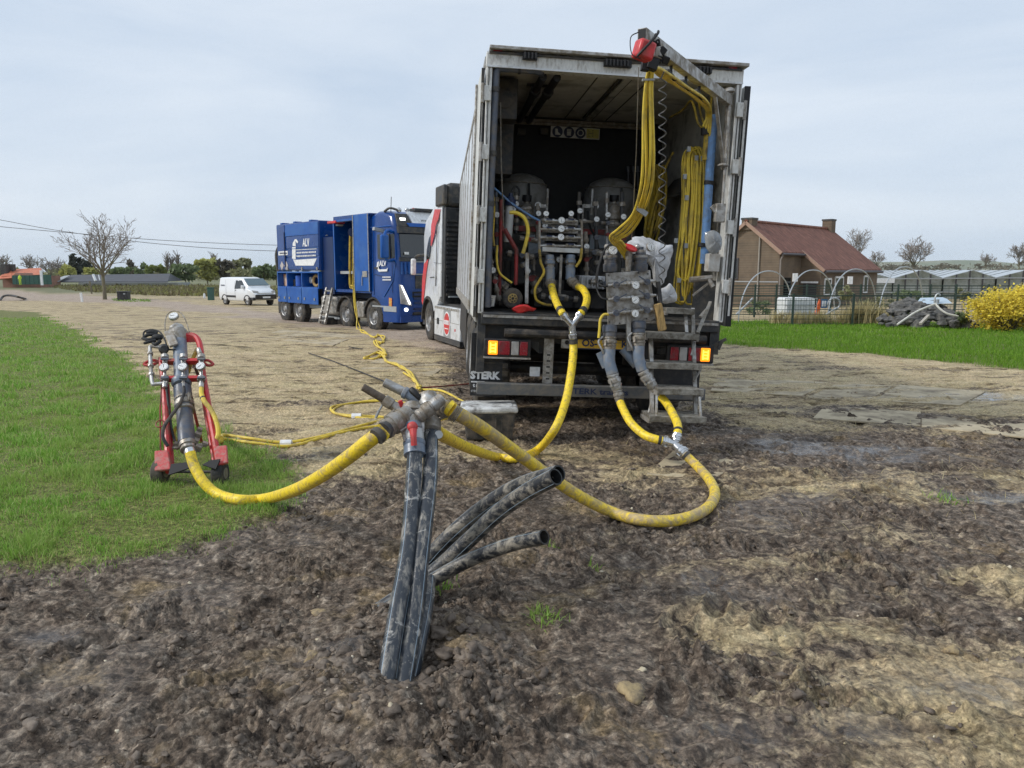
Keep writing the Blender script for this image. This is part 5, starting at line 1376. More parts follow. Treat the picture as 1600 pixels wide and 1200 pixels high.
for x in (.55, -.35):
    mb = MB(); mb.bar((x, 1.66, 2.52), (x - .55, 1.64, 2.62), .03, .02); mb.obj('wiper', m_black, cab_)
mb = MB(); mb.bx(.82, .98, 1.645, 1.655, 2.58, 2.66); mb.obj('screen_sticker', m_print, cab_)
mb = MB(); mb.bx(1.262, 1.275, -6.8, -3.84, 3.43, 3.455); mb.bx(1.262, 1.275, -6.8, -3.84, 2.915, 2.935); each(mb, 'panel_rail', m_bluel, bx_)
for y in (-6.6, -5.3, -4.0):
    mb = MB(); mb.bx(1.26, 1.29, y - .05, y + .05, 2.10, 2.2); mb.obj('panel_latch', m_galv, bx_)
for y in (-7.2, -6.0, -4.6):
    mb = MB(); mb.bx(.9, 1.2, y - .1, y + .1, 3.93, 3.99); mb.obj('roof_hatch', m_bluel, bx_, bevel=.01)
# mirrors
mr = MB(); mr.tube(crs([(1.2, 1.3, 3.3), (1.5, 1.45, 3.32), (1.62, 1.5, 3.15), (1.62, 1.5, 2.55), (1.5, 1.45, 2.38), (1.2, 1.35, 2.4)], 4), .05, 7); mo = bo('mirror', m_bluel, mr)
mb = MB(); mb.bx(1.50, 1.78, 1.44, 1.58, 2.45, 3.2); mb.obj('mirror_housing', m_bluel, mo, bevel=.05)
mb = MB(); mb.bx(1.32, 1.46, 1.55, 1.62, 2.45, 3.22); mb.obj('mirror_glass', m_glass, mo, bevel=.02)
mb = MB(); mb.bar((1.2, .75, 3.35), (1.55, .7, 3.42), .18, .10); bo('side_lamp', m_pale, mb)

# aluminium ladder
lp = [bs(499, 505, 1.75), bs(508, 506, 1.75), bs(519.5, 450, 1.3), bs(510.5, 449.5, 1.3)]
ld = thing('aluminium_ladder', 'aluminium ladder leaning against the side of the blue truck', 'ladder', BM)
for a_, b_ in ((lp[0], lp[3]), (lp[1], lp[2])):
    mb = MB(); mb.bar(a_, b_, .05, .09); mb.obj('rail', m_alu, ld)
for k in range(7):
    f = (k + .6) / 7.2; mb = MB(); mb.bar(lp[0].lerp(lp[3], f), lp[1].lerp(lp[2], f), .05, .05); mb.obj('rung', m_alu, ld)
mb = MB(); mb.box(bs(514, 502, 1.2) , (.5, .5, .3)); tag(mb.obj('wheel_chock', m_rub, M=BM, bevel=.05), 'dark block on the ground behind the foot of the aluminium ladder', 'block')

# ---- white and red tractor unit: -x side and rear in view
TMX = T_((-1.14, 21.2, -.27)) @ Zr(rad(20)) @ Matrix.Rotation(rad(1.5), 4, 'Y')
TI = TMX.inverted()
def ts(u, v, x=-1.25):
    return TI @ pl(u, v, TMX @ Vector((x, 0, 0)), TMX.to_3x3() @ Vector((1, 0, 0)))
tr = thing('tractor_unit', 'white lorry tractor with red stripe coupled to the box trailer', 'lorry', TMX)
def to(name, m, mb, par=tr, **k): return mb.obj(name, m, par, **k)
mb = MB(); mb.bx(-.45, .45, -4.8, 1.2, .7, .98); to('chassis', m_chas, mb)
mb = MB(); arch(mb, -1.2, -.9, -3.75, .52, .58, .04, 20, 160); arch(mb, .9, 1.2, -3.75, .52, .58, .04, 20, 160); each(mb, 'fender', m_chas, tr)
for s_ in (-1, 1):
    wheel(tr, (s_ * 1.06, 0, .52), .52, .34, s_)
    wheel(tr, (s_ * .98, -3.75, .52), .52, .56, s_)
pf2 = [(-1.2, 1.15), (-1.2, 3.72), (-.6, 3.75), (-.1, 3.52), (.45, 3.2), (.62, 2.8), (.72, 2.3), (.80, 1.7), (.82, .85), (.80, .40), (.66, .38)]
for k in range(11):
    a = rad(5 + 150 * k / 10); pf2.append((math.cos(a) * .66, .52 + math.sin(a) * .66))
tc_ = to('cab', m_white, cabmesh(pf2, 1.24, .025), ang=38)
mb = MB(); arch(mb, -1.275, -1.0, 0, .52, .60, .07, 0, 170); to('wheel_arch', m_rub, mb)
def tpoly(name, m, pts, x=-1.252, d=-.006, par=None):
    mb = MB(); mb.prism([ts(u, v, x) for u, v in pts], (d, 0, 0)); return mb.obj(name, m, par or tc_)
tpoly('red_stripe', m_redp, [(679.5, 327), (688.5, 327), (685, 342), (681, 352), (679.3, 365), (674.5, 384), (673.3, 384), (674, 352)])
tpoly('red_stripe', m_redp, [(669, 405), (663, 412), (660, 435), (659, 470), (661, 478), (664, 450), (666.5, 425), (669.5, 405)])
tpoly('side_window', m_glass, [(670.5, 372), (674, 366), (672.5, 386), (671, 403), (666, 408), (667, 390)])
tpoly('door_seam', m_dark, [(678, 410), (690, 411.5), (690, 412), (678, 410.6)])
tpoly('door_seam', m_dark, [(683, 352), (684, 352), (681, 447), (680.2, 447)])
tpoly('small_lettering', m_dark, [(672, 433), (678, 432.2), (678, 433.4), (672, 434.3)])

# black air ducting behind the cab: ribbed panel and deflector
mb = MB(); mb.bx(-1.2, 1.2, -1.5, -1.21, 1.05, 3.45); rp = to('rear_fairing', m_rubclean, mb, bevel=.03)
mb = MB()
for k in range(17): mb.bx(-1.15, 1.05, -1.56, -1.49, 1.25 + .115 * k, 1.31 + .115 * k)
kind(mb.obj('rib', m_rubclean, rp), 'stuff')
mb = MB(); mb.tube([(-.75, -1.55, 1.6), (-.75, -1.55, 3.35)], .03, 6); mb.tube([(-.9, -1.55, 3.4), (-.6, -1.55, 3.4)], .03, 6); mb.obj('air_line', m_black, rp)
mb = MB(); mb.bx(-1.15, 1.1, -1.55, -.7, 3.46, 4.05); to('roof_deflector', m_dark, mb, bevel=.1)
mb = MB(); mb.bx(-1.27, -1.15, -1.55, -.75, 3.5, 4.0); to('side_deflector', m_dark, mb, bevel=.04)
mb = MB(); mb.bx(-1.24, -1.19, -1.30, -1.18, 1.2, 3.45); to('side_fin', m_white, mb, bevel=.02)
mb = MB(); mb.bx(-1.1, .9, -1.62, -1.54, 1.20, 1.24); to('catwalk_light', m_pale, mb)
mb = MB(); mb.bx(-1.1, 1.1, -3.0, -1.1, .98, 1.04); to('catwalk', m_chas, mb)
# side skirt with the round logo
mb = MB(); mb.bx(-1.25, -.7, -3.15, -.72, .20, .98); sk = to('side_skirt', m_white, mb, bevel=.03)
mb = MB(); mb.bx(-1.255, -.7, -3.18, -.74, .08, .20); mb.obj('skirt_edge', m_dark, sk)
mb = MB(); mb.bx(-1.256, -1.25, -3.1, -.75, .90, .96); mb.bx(-1.254, -1.25, -3.1, -.75, .60, .612); each(mb, 'skirt_seam', m_alu, sk)
def disc(name, c, r, m, par, d=-.004, n=28, x=-1.25):
    mb = MB(); mb.cyl((x, c[0], c[1]), (x + d, c[0], c[1]), r, n=n); return mb.obj(name, m, par)
cc_ = (-2.0, .56)
mb = MB()
for dy, dz in ((.16, .2), (-.18, .2), (.16, -.18), (-.18, -.18)): mb.bx(-1.256, -1.25, cc_[0] + dy - .15, cc_[0] + dy + .15, cc_[1] + dz - .15, cc_[1] + dz + .15)
each(mb, 'logo_square', mat('grey_logo_square', (.28, .29, .29), .5), sk)
disc('logo_ring', cc_, .30, m_print, sk, -.010); disc('logo_disc', cc_, .265, m_redp, sk, -.014)
mb = MB(); mb.bx(-1.268, -1.262, cc_[0] - .24, cc_[0] + .24, cc_[1] + .0, cc_[1] + .07); rs = random.Random(4)
mb = MB(); 
for k in range(8):
    mb.bx(-1.268, -1.263, cc_[0] - .22 + .057 * k, cc_[0] - .18 + .057 * k, cc_[1] - .02, cc_[1] + .09)
    if k % 3 == 1: mb.bx(-1.268, -1.263, cc_[0] - .20 + .057 * k, cc_[0] - .15 + .057 * k, cc_[1] + .03, cc_[1] + .05)
each(mb, 'small_lettering', m_print, sk); mb = MB()

mb.bx(-1.268, -1.263, cc_[0] - .18, cc_[0] + .18, cc_[1] - .13, cc_[1] - .11); mb.obj('logo_line', m_print, sk)
mb = MB(); mb.bx(-1.26, -1.24, -1.22, -1.02, .50, .66); mb.obj('step_opening', m_black, sk)
mb = MB(); mb.bx(-1.262, -1.25, -2.78, -2.72, .42, .48); mb.obj('side_marker', m_redp, sk)
mb = MB(); mb.tube(crs([(-1.22, .6, 2.3), (-1.42, .75, 2.25), (-1.5, .8, 2.0)], 4), .04, 6); mo = to('mirror', m_dark, mb)
mb = MB(); mb.bx(-1.56, -1.42, .7, .82, 1.75, 2.2); mb.obj('mirror_housing', m_print, mo, bevel=.04)

# ---- white van
vp = gnd(380, 477)
VM = T_((vp.x, vp.y + 1.0, -.62)) @ Zr(rad(-129.7))
van = thing('white_van', 'small white delivery van parked beyond the blue truck', 'van', VM)
m_vanw = mat('white_van_paint', (.78, .80, .82), .28, coat=.5, vary=.03)
st = [(-2.18, .42, 1.0, 1.74, .80, .68), (-2.12, .32, 1.0, 1.84, .90, .76), (-1.2, .30, 1.02, 1.87, .925, .78), (0.2, .30, 1.04, 1.86, .925, .77), (.75, .30, 1.06, 1.76, .92, .72), (1.35, .32, 1.10, 1.32, .91, .74), (1.5, .33, 1.08, 1.16, .90, .74), (1.95, .36, .92, 1.02, .86, .66), (2.16, .42, .74, .84, .74, .55), (2.2, .46, .62, .68, .66, .50)]
mb = MB(); V = []
for (y, zb, zl_, zt, wb, wt) in st:
    V += [(-wb * .92, y, zb), (-wb, y, zb + .18), (-wb, y, zl_), (-wt, y, zt - .05), (-wt * .85, y, zt), (wt * .85, y, zt), (wt, y, zt - .05), (wb, y, zl_), (wb, y, zb + .18), (wb * .92, y, zb)]
n = 10; Fs = [tuple(range(n))[::-1], tuple((len(st) - 1) * n + j for j in range(n))]
for i in range(len(st) - 1):
    for j in range(n): Fs.append((i * n + j, i * n + (j + 1) % n, (i + 1) * n + (j + 1) % n, (i + 1) * n + j))
mb.add(V, Fs); vb_ = mb.obj('body', m_vanw, van, ang=50)
ms = vb_.modifiers.new('b', 'BEVEL'); ms.width = .03; ms.segments = 2; ms.limit_method = 'ANGLE'
mb = MB(); mb.prism([(-.70, .80, 1.76), (.70, .80, 1.76), (.78, 1.36, 1.33), (-.78, 1.36, 1.33)], (0, .015, .03)); mb.obj('windscreen', m_glassb, van)
mb = MB(); mb.prism([(.795, -.05, 1.66), (.775, .62, 1.66), (.90, 1.18, 1.16), (.935, -.05, 1.10)], (.012, 0, 0)); mb.obj('side_window', m_glass, van)
mb = MB(); mb.bx(.915, .94, -1.15, .05, .52, .66); mb.obj('side_moulding', m_rub, van)
mb = MB(); mb.prism([(-.80, 2.13, .42), (.80, 2.13, .42), (.78, 2.17, .74), (-.78, 2.17, .74)], (0, .08, 0)); fb_ = mb.obj('front_bumper', m_rubclean, van, bevel=.02)
mb = MB(); mb.bx(.70, .90, 1.5, 2.1, .36, .55); mb.obj('bumper_corner', m_rubclean, van, bevel=.03)
mb = MB(); mb.bx(-.28, .28, 2.25, 2.27, .5, .61); mb.obj('number_plate', m_print, fb_)
mb = MB(); mb.bx(-.6, .6, 2.12, 2.185, .80, .84); mb.obj('chrome_strip', m_chrome, van)
for s_ in (-1, 1):
    mb = MB(); mb.prism([(s_ * .5, 2.10, .86), (s_ * .82, 1.98, .86), (s_ * .84, 1.88, 1.0), (s_ * .5, 2.02, .95)], (0, .05, .02)); mb.obj('headlight', m_lclr, van)
    mb = MB(); mb.bx(s_ * .98 - .1, s_ * .98 + .1, .95, 1.08, 1.12, 1.34); mb.obj('mirror', m_vanw, van, bevel=.03)
    for y in (1.38, -1.4): wheel(van, (s_ * .80, y, .32), .32, .2, s_, .62, nuts=5)
mb = MB(); arch(mb, .85, .935, 1.38, .32, .34, .05); arch(mb, .85, .935, -1.4, .32, .34, .05); each(mb, 'wheel_arch', m_rub, van)
mb = MB(); mb.bx(.937, .945, .0, .12, .98, 1.02); mb.obj('door_handle', m_dark, van)
mb = MB(); mb.bx(.931, .936, -.04, -.025, .4, 1.6); mb.bx(.931, .936, -1.15, -1.135, .4, 1.7); each(mb, 'door_seam', m_pale, van)
mb = MB()
for k in range(5): mb.bx(.90, .905, -1.85 + .1 * k, -1.78 + .1 * k, 1.28, 1.36)
each(mb, 'small_lettering', m_navy, van)
# ------------------------------------------------------------------ box trailer: local x right, y forward (away), z up from the load floor
TM = T_((.9204, 7.83, 1.154)) @ Zr(rad(5.209)) @ Matrix.Rotation(rad(2.466), 4, 'Y')
TMI = TM.inverted(); TR3 = TM.to_3x3()
def tp(u, v, y=0.0):
    return TMI @ pl(u, v, TM @ Vector((0, y, 0)), TR3 @ Vector((0, 1, 0)))
tl = thing('box_trailer', 'white box trailer with its rear open, full of pumping equipment', 'trailer', TM)
def lo(name, m, mb, par=None, **k): return mb.obj(name, m, par or tl, **k)
HW, HB, LEN = 1.275, 2.5, 11.0
mb = MB(); mb.bx(-1.25, 1.25, .1, LEN, -.16, 0); lo('floor', m_dark, mb)
mb = MB(); mb.bx(-HW, -HW + .03, .09, LEN, -.05, HB - .05); lw_ = lo('side_wall', m_white, mb)
mb = MB()
for k in range(8): mb.bx(-HW - .008, -HW + .002, .6 + 1.32 * k, .66 + 1.32 * k, -.05, HB - .06)
mb.bx(-HW - .014, -HW, .1, LEN, -.12, 0.02); mb.bx(-HW - .012, -HW, .1, LEN, HB - .1, HB - .02); mb.obj('wall_seam', m_alu, lw_)
mb = MB(); mb.bx(HW - .03, HW, .09, LEN, -.05, HB - .05); lo('side_wall', m_white, mb)
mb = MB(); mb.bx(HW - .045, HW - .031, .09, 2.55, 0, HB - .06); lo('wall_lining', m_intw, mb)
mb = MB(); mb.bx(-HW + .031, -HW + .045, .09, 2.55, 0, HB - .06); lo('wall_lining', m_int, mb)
mb = MB(); mb.bx(-HW, HW, -.02, LEN, HB - .05, HB); lo('roof', m_white, mb)
mb = MB(); mb.bx(-HW + .05, HW - .05, .08, 2.5, HB - .075, HB - .055); cl_ = lo('ceiling', m_ceil, mb)
mb = MB()
for u0, u1 in ((922, 870), (980, 930)): mb.bar(tp(u0, 117, .12) * 1, Vector((tp(u0, 117, .12).x, 2.4, tp(u0, 117, .12).z)), .012, .012)
mb = MB()
for x in (-.12, .42): mb.bx(x, x + .012, .1, 2.45, HB - .082, HB - .072)
each(mb, 'panel_seam', m_dark, cl_)
mb = MB(); mb.bx(.13, .20, .15, 2.35, HB - .125, HB - .075); lg = mb.obj('strip_light', m_intw, cl_)
mb = MB(); mb.bx(.10, .128, .15, 2.35, HB - .11, HB - .075); mb.bx(.202, .225, .15, 2.35, HB - .11, HB - .075); each(mb, 'light_rail', m_dark, lg)
mb = MB(); mb.bx(-HW + .05, HW - .05, 2.55, 2.62, 0, HB - .05); lo('bulkhead', m_int, mb)  # black partition stands in for the unlit depth of the box
mb = MB(); mb.bx(-HW, HW, LEN - .05, LEN, -.05, HB - .05); lo('front_wall', m_white, mb)
# rear frame
mb = MB(); mb.bx(-HW - .005, HW + .005, -.05, .08, HB - .15, HB - .012); hd = lo('rear_header', m_whited, mb, bevel=.008)
mb = MB(); mb.bx(-HW + .02, HW + .03, -.12, .3, HB + .002, HB + .035); lo('roof_cap', m_alu, mb, bevel=.006)
mb = MB(); mb.bx(-HW + .02, HW - .02, -.07, -.05, HB - .03, HB - .012); mb.obj('header_shadow_gap', m_dark, hd)
mb = MB(); mb.bx(-HW + .0, HW, -.062, -.05, HB - .152, HB - .135); mb.obj('header_lip', m_white, hd)
for sgn in (-1, 1):
    mb = MB(); mb.bx(min(sgn * HW, sgn * (HW - .055)), max(sgn * HW, sgn * (HW - .055)), -.05, .1, -.02, HB - .152); ps_ = lo('corner_post', m_whited, mb, bevel=.006)
    mb = MB(); mb.bx(min(sgn * (HW - .02), sgn * (HW - .028)), max(sgn * (HW - .02), sgn * (HW - .028)), -.056, -.05, 0, HB - .16); mb.obj('post_groove', m_dark, ps_)
for u, v, wd_ in ((828, 88.5, .14), (965, 100, .27), (1100, 110.5, .14)):
    q = tp(u, v, -.07); mb = MB(); mb.bx(q.x - wd_ / 2, q.x + wd_ / 2, -.10, -.05, q.z - .03, q.z + .03)
    for k in range(int(wd_ / .035)): mb.cyl((q.x - wd_ / 2 + .02 + .035 * k, -.115, q.z - .028), (q.x - wd_ / 2 + .02 + .035 * k, -.115, q.z + .028), .012, n=8)
    lo('door_keeper', m_black, mb)
for u, v in ((778, 77.5), (1145, 106.5)):
    q = tp(u, v, -.06); mb = MB(); mb.bx(q.x - .045, q.x + .045, -.07, -.05, q.z - .016, q.z + .016); lo('marker_lamp', m_lred, mb, bevel=.005)
# folded-back doors with hinges
def tdoor(sgn):
    a = rad(4) * -sgn if sgn > 0 else rad(.6)
    M_ = T_((sgn * (HW + (.035 if sgn > 0 else .016)), -.02, 0)) @ Zr(a)
    x0, x1 = (0, .045) if sgn > 0 else (-.03, 0)
    mb = MB(); mb.bx(x0, x1, .0, 1.22, -.06, HB - .16); d = lo('door', m_whited, mb, bevel=.006, M=M_)
    mb = MB(); mb.bx(x0 + .005 if sgn < 0 else x1, x0 if sgn < 0 else x1 + .014, -.012, .02, -.06, HB - .16); mb.bx(x0, x1, -.012, -.001, -.06, HB - .16); mb.obj('door_seal', m_black if sgn > 0 else m_dark, d)
    mb = MB(); mb.bx(x0 + .012, x1 - .012, -.02, -.013, .05, HB - .3); mb.obj('door_edge', m_whited, d)
    mb = MB()
    mb.tube([(x1 + .02 if sgn > 0 else x0 - .02, .5, -.05), (x1 + .02 if sgn > 0 else x0 - .02, .5, HB - .2)], .014, 7); mb.obj('lock_rod', m_galv, d)
    for z in (.35, .95, 1.55, 2.1):
        mb = MB(); mb.bx(min(sgn * (HW - .05), sgn * (HW + .03)), max(sgn * (HW - .05), sgn * (HW + .03)), -.085, -.055, z - .07, z + .07); h = lo('hinge', m_whited, mb, bevel=.005)
        mb = MB(); mb.cyl((sgn * (HW + .03), -.075, z - .09), (sgn * (HW + .03), -.075, z + .09), .018, n=8); mb.obj('hinge_pin', m_alu, h)
tdoor(-1); tdoor(1)
# sill, bars, lamps, plate, bumper
mb = MB(); mb.bx(-1.24, 1.24, -.06, .12, -.13, -.005); sl_ = lo('rear_sill', m_dark, mb, bevel=.012)
mb = MB(); mb.bx(-1.22, 1.22, -.075, -.06, -.055, -.03); mb.obj('sill_edge', m_alu, sl_)
mb = MB(); mb.tube([(-1.0, -.06, -.205), (1.1, -.06, -.205)], .045, 10); lo('buffer_bar', m_rub, mb)
mb = MB(); mb.bx(-1.2, 1.2, .05, .1, -.3, -.13); lo('rear_crossmember', m_chas, mb)
for x in (-.55, .55):
    mb = MB(); mb.bx(x - .07, x + .07, .1, LEN - .5, -.42, -.16); lo('chassis_rail', m_chas, mb)
def lampset(x0, x1, flip):
    z0, z1 = -.43, -.29
    mb = MB(); mb.bx(x0, x1, -.07, .0, z0 - .02, z1 + .02); L_ = lo('tail_lamp', m_chas, mb, bevel=.01)
    wd_ = x1 - x0
    for f0, f1, m_ in ((.09, .29, m_amber), (.31, .55, m_lred), (.58, .74, m_lclr), (.76, .93, m_lred)):
        a_, b_ = (x0 + wd_ * f0, x0 + wd_ * f1) if not flip else (x1 - wd_ * f1, x1 - wd_ * f0)
        mb = MB(); mb.bx(a_, b_, -.085, -.07, z0, z1); q = mb.obj('amber_lens' if m_ is m_amber else ('clear_lens' if m_ is m_lclr else 'red_lens'), m_, L_, bevel=.01)
        if m_ is m_amber:
            c_ = (a_ + b_) / 2
            mb = MB()
            for (p0, p1, r0, r1) in ((-.032, -.02, -.05, .05), (.02, .032, -.05, .05), (-.02, .02, .02, .034), (-.02, .02, -.012, .002), (-.02, .02, -.044, -.03)): mb.bx(c_ + p0, c_ + p1, -.0885, -.0855, (z0 + z1) / 2 + r0, (z0 + z1) / 2 + r1)
            mb.obj('lamp_glow', m_ambera, L_)
    mb = MB(); mb.bx(x0, x1, -.08, .0, z0 - .04, z0 - .022); mb.obj('lamp_tray', m_alu, L_)
a_, b_ = tp(756, 530).x, tp(829, 530).x
lampset(a_, b_, False); lampset(tp(1040, 540).x, tp(1113, 540).x, True)
q0, q1 = tp(878, 522, -.06), tp(1002, 550, -.06)
mb = MB(); mb.bx(q0.x, q1.x, -.06, -.03, q1.z + .01, q0.z); pb_ = lo('plate_holder', m_alu, mb, bevel=.005)
y0, y1 = tp(903.5, 527.5, -.07), tp(980, 546, -.07)
mb = MB(); mb.bx(y0.x, y1.x, -.075, -.061, y1.z, y0.z); pt = lo('number_plate', m_plate, mb)
mb = MB(); mb.bx(y0.x + .0, y1.x, -.077, -.0755, y1.z - .012, y1.z - .002); mb.obj('plate_print', m_navy, pt)
hh = y0.z - y1.z
text('lettering', 'OS-', hh * .98, T_((tp(919, 536).x, -.078, (y0.z + y1.z) / 2 - .002)) @ REAR, m_navy, pt, bold=.003)
text('lettering', 'K', hh * .98, T_((tp(973, 538).x, -.078, (y0.z + y1.z) / 2 - .002)) @ REAR, m_navy, pt, bold=.003)
mb = MB(); c_ = tp(886, 535, -.065); mb.cyl((c_.x, -.066, c_.z), (c_.x, -.06, c_.z), .022, n=12); mb.obj('plate_bolt', m_black, pb_)
# under-run bumper and its hangers
b0, b1 = tp(745, 595, -.05), tp(1099, 625, -.05)
bz = (tp(750, 606, -.05).z + tp(1095, 616, -.05).z) / 2
mb = MB(); mb.bx(b0.x, b1.x, -.1, .0, bz - .06, bz + .06); bu = lo('underrun_bumper', mat('grey_bumper', (.09, .095, .10), .5, dirt=(.17, .155, .13), amt=.5, scale=9), mb, bevel=.008)
text('lettering', 'STERK trailers', .085, T_((tp(935, 608, -.1).x, -.103, bz)) @ REAR, m_navy, bu, bold=.002, wide=1.25)
for u in (857, 1010):
    q = tp(u, 560, -.0)
    mb = MB(); mb.bx(q.x - .05, q.x + .05, 0, .03, bz, -.25); h = lo('bumper_hanger', m_alu if u == 857 else m_chas, mb)
    for k in range(5):
        mb = MB(); mb.bx(q.x - .018, q.x + .018, -.004, .0, bz + .1 + .062 * k, bz + .115 + .062 * k); mb.obj('adjust_hole', m_black, h)
q0, q1 = tp(828, 573, .1), tp(843, 588, .1); mb = MB(); mb.bx(q0.x, q1.x, .09, .1, q1.z, q0.z); lo('data_label', m_print, mb)
# mudflaps
q0, q1 = tp(735, 505, .15), tp(783, 619, .15)
mb = MB(); mb.bx(q0.x + .02, q1.x, .14, .16, q1.z, q0.z - .1); fl_ = lo('mud_flap', m_rubclean, mb)
mb = MB(); mb.bx(q0.x + .025, q1.x, .132, .14, tp(760, 568, .13).z, tp(760, 566, .13).z); mb.obj('flap_batten', m_dark, fl_)
text('lettering', 'STERK', .105, T_((tp(757.5, 587, .13).x, .128, tp(758, 587, .13).z)) @ REAR, m_print, fl_, bold=.006, wide=1.0)
mb = MB(); mb.bx(tp(736, 597, .13).x, tp(757, 597, .13).x, .128, .139, tp(757, 598, .13).z, tp(757, 596, .13).z); mb.obj('print_bar', m_print, fl_)
text('lettering', 't r a i l e r s', .05, T_((tp(757, 602.5, .13).x, .128, tp(757, 602.5, .13).z)) @ REAR, m_print, fl_, bold=.003)
text('lettering', 'STERKTRAILERS.COM', .03, T_((tp(757, 611.5, .13).x, .128, tp(757, 611.5, .13).z)) @ REAR, m_print, fl_)
q0, q1 = tp(1008, 540, .15), tp(1048, 612, .15); mb = MB(); mb.bx(.62, 1.14, .14, .16, q1.z - .1, -.4); lo('mud_flap', m_rubclean, mb)
for u in (742, 778):
    q = tp(u, 545, .12); mb = MB(); mb.bx(q.x - .012, q.x + .012, .11, .14, q.z - .12, q.z + .12); lo('flap_bracket', m_chas, mb)
# running gear
for y in (1.35, 2.66, 3.97):
    for sgn in (-1, 1): wheel(tl, (sgn * 1.03, y, -.72), .52, .4, sgn)
    mb = MB(); mb.cyl((-1, y, -.72), (1, y, -.72), .07, n=10); lo('axle', m_chas, mb)
mb = MB(); mb.bx(-1.22, -1.18, 5.0, 9.0, -.85, -.1); lo('side_guard', m_chas, mb)
# dark corner irons below the sill and right bracket
mb = MB(); mb.bx(-1.27, -1.19, -.02, .1, -.62, -.02); lo('corner_iron', m_dark, mb)
mb = MB(); mb.bx(1.16, 1.26, -.02, .1, -.36, -.02); lo('corner_iron', m_dark, mb)
q = tp(1122, 536, -.1); mb = MB(); mb.bar(q, tp(1135, 529.5, -.12), .03, .03); mb.bar(tp(1122, 546, -.1), tp(1129, 531, -.1), .02, .03); each(mb, 'lamp_bracket', m_dark, tl)
# grey pipework fixed in the doorway
mb = MB(); mb.tube(crs([tp(762, 480, .0), tp(766, 330, .0), tp(771, 215, .0), tp(775, 125, .0), tp(776, 112, .0), tp(780, 107.5, .0), tp(795, 107.5, .0), tp(838, 111, .0), tp(845, 114, .05), Vector((tp(847, 112, .12).x, .16, tp(847, 112, .12).z))], 6), .034, 12); gp_ = lo('drain_pipe', m_pvcd, mb)
for u, v in ((774.5, 140), (770, 240), (766.5, 318), (811, 109)):
    a_ = tp(u - (0 if v > 110 else 2), v - (4 if v > 110 else 0), .0); b_ = tp(u + (0 if v > 110 else 2), v + (4 if v > 110 else 0), .0)
    mb = MB(); mb.cyl(a_, b_, .042, n=12); mb.obj('pipe_clip', m_dark, gp_)
for x0, x1, u in ((-.70, -.72, 845), (-.56, -.60, 860)):
    mb = MB(); mb.tube([(x0, .14, HB - .16), (x1, 2.3, HB - .17)], .04, 10); pp_ = lo('ceiling_pipe', m_rubclean, mb)
    mb = MB(); mb.cyl((x0 - .006, .7, HB - .165), (x0 - .008, .86, HB - .165), .055, n=10); mb.obj('pipe_collar', m_rubclean, pp_)
mb = MB(); mb.bx(-.8, -.5, .74, .78, HB - .11, HB - .09); lo('pipe_bracket', m_dark, mb)
for v, d in ((187, 0), (192, .02)):
    mb = MB(); mb.bar(tp(793, v - 1, 2.4 + d), tp(1005, v + 9, 2.4 + d), .03, .03); lo('cross_rail', m_galvd, mb)
mb = MB()
for u in (790, 815, 850, 885, 915): 
    q = tp(u, 205, 2.5); mb.bx(q.x - .05, q.x + .05, 2.45, 2.54, q.z - .05, q.z + .03)
each(mb, 'junction_box', m_dark, tl)
q = tp(787, 150, .6); mb = MB(); mb.bx(q.x - .12, q.x + .14, .5, .8, q.z - .25, q.z + .16); mb.cyl((q.x, .48, q.z - .05), (q.x, .5, q.z - .05), .1, n=16); lo('vent_unit', m_dark, mb, bevel=.02)
q = tp(788, 232, 1.0); mb = MB(); mb.bx(q.x - .16, q.x + .1, 1.0, 1.3, q.z - .28, q.z + .28); lo('control_cabinet', m_dark, mb, bevel=.01)
mb = MB(); mb.tube(crs([tp(782, 160, .35), tp(783, 250, .35), tp(786, 330, .35), tp(787, 370, .35)], 6), .007, 6); lo('hanging_cable', m_galvd, mb)
# right post hardware
mb = MB(); mb.tube([tp(1141, 145, -.08), tp(1128, 330, -.08), tp(1124, 345, -.08)], .014, 8); rod = lo('lock_rod', m_alu, mb)
for u, v in ((1140, 142), (1130, 258), (1140, 140)):
    q = tp(u, v, -.08); mb = MB(); mb.lathe(q + Vector((0, 0, -.02)), q + Vector((0, 0, .02)), [(0, .02), (.3, .055), (.6, .055), (1, .02)], 12); mb.obj('rod_bearing', m_alu, rod)
mb = MB(); q0, q1 = tp(1117, 318, -.07), tp(1130, 348, -.07); mb.bx(q0.x, q1.x, -.12, -.06, q1.z, q0.z); lk_ = lo('door_lock', m_alu, mb, bevel=.008)
mb = MB(); mb.bar(tp(1112, 322, -.09), tp(1119, 330, -.09), .03, .05); mb.obj('lock_lever', m_alu, lk_)
mb = MB(); q0, q1 = tp(1106, 396, -.02), tp(1122, 425, -.02); mb.bx(q0.x, q1.x, -.06, .06, q1.z, q0.z); lo('switch_box', m_tank, mb, bevel=.008)
q0, q1 = tp(1086, 437, .1), tp(1120, 497, .1); mb = MB(); mb.bx(q0.x, q1.x, .1, .14, -.0, q0.z); lo('kick_panel', m_dark, mb)
mb = MB(); mb.tube([tp(1078, 437, -.05), tp(1112, 434, -.05)], .03, 10); mb.tube([tp(1106, 434, -.05), tp(1114, 448, -.08)], .025, 10); mb.bar(tp(1082, 462, -.1), tp(1110, 440, -.06), .012, .02); lo('hand_valve', m_galvd, mb)
q0, q1 = tp(1048, 250, 1.2), tp(1085, 430, 1.2); 

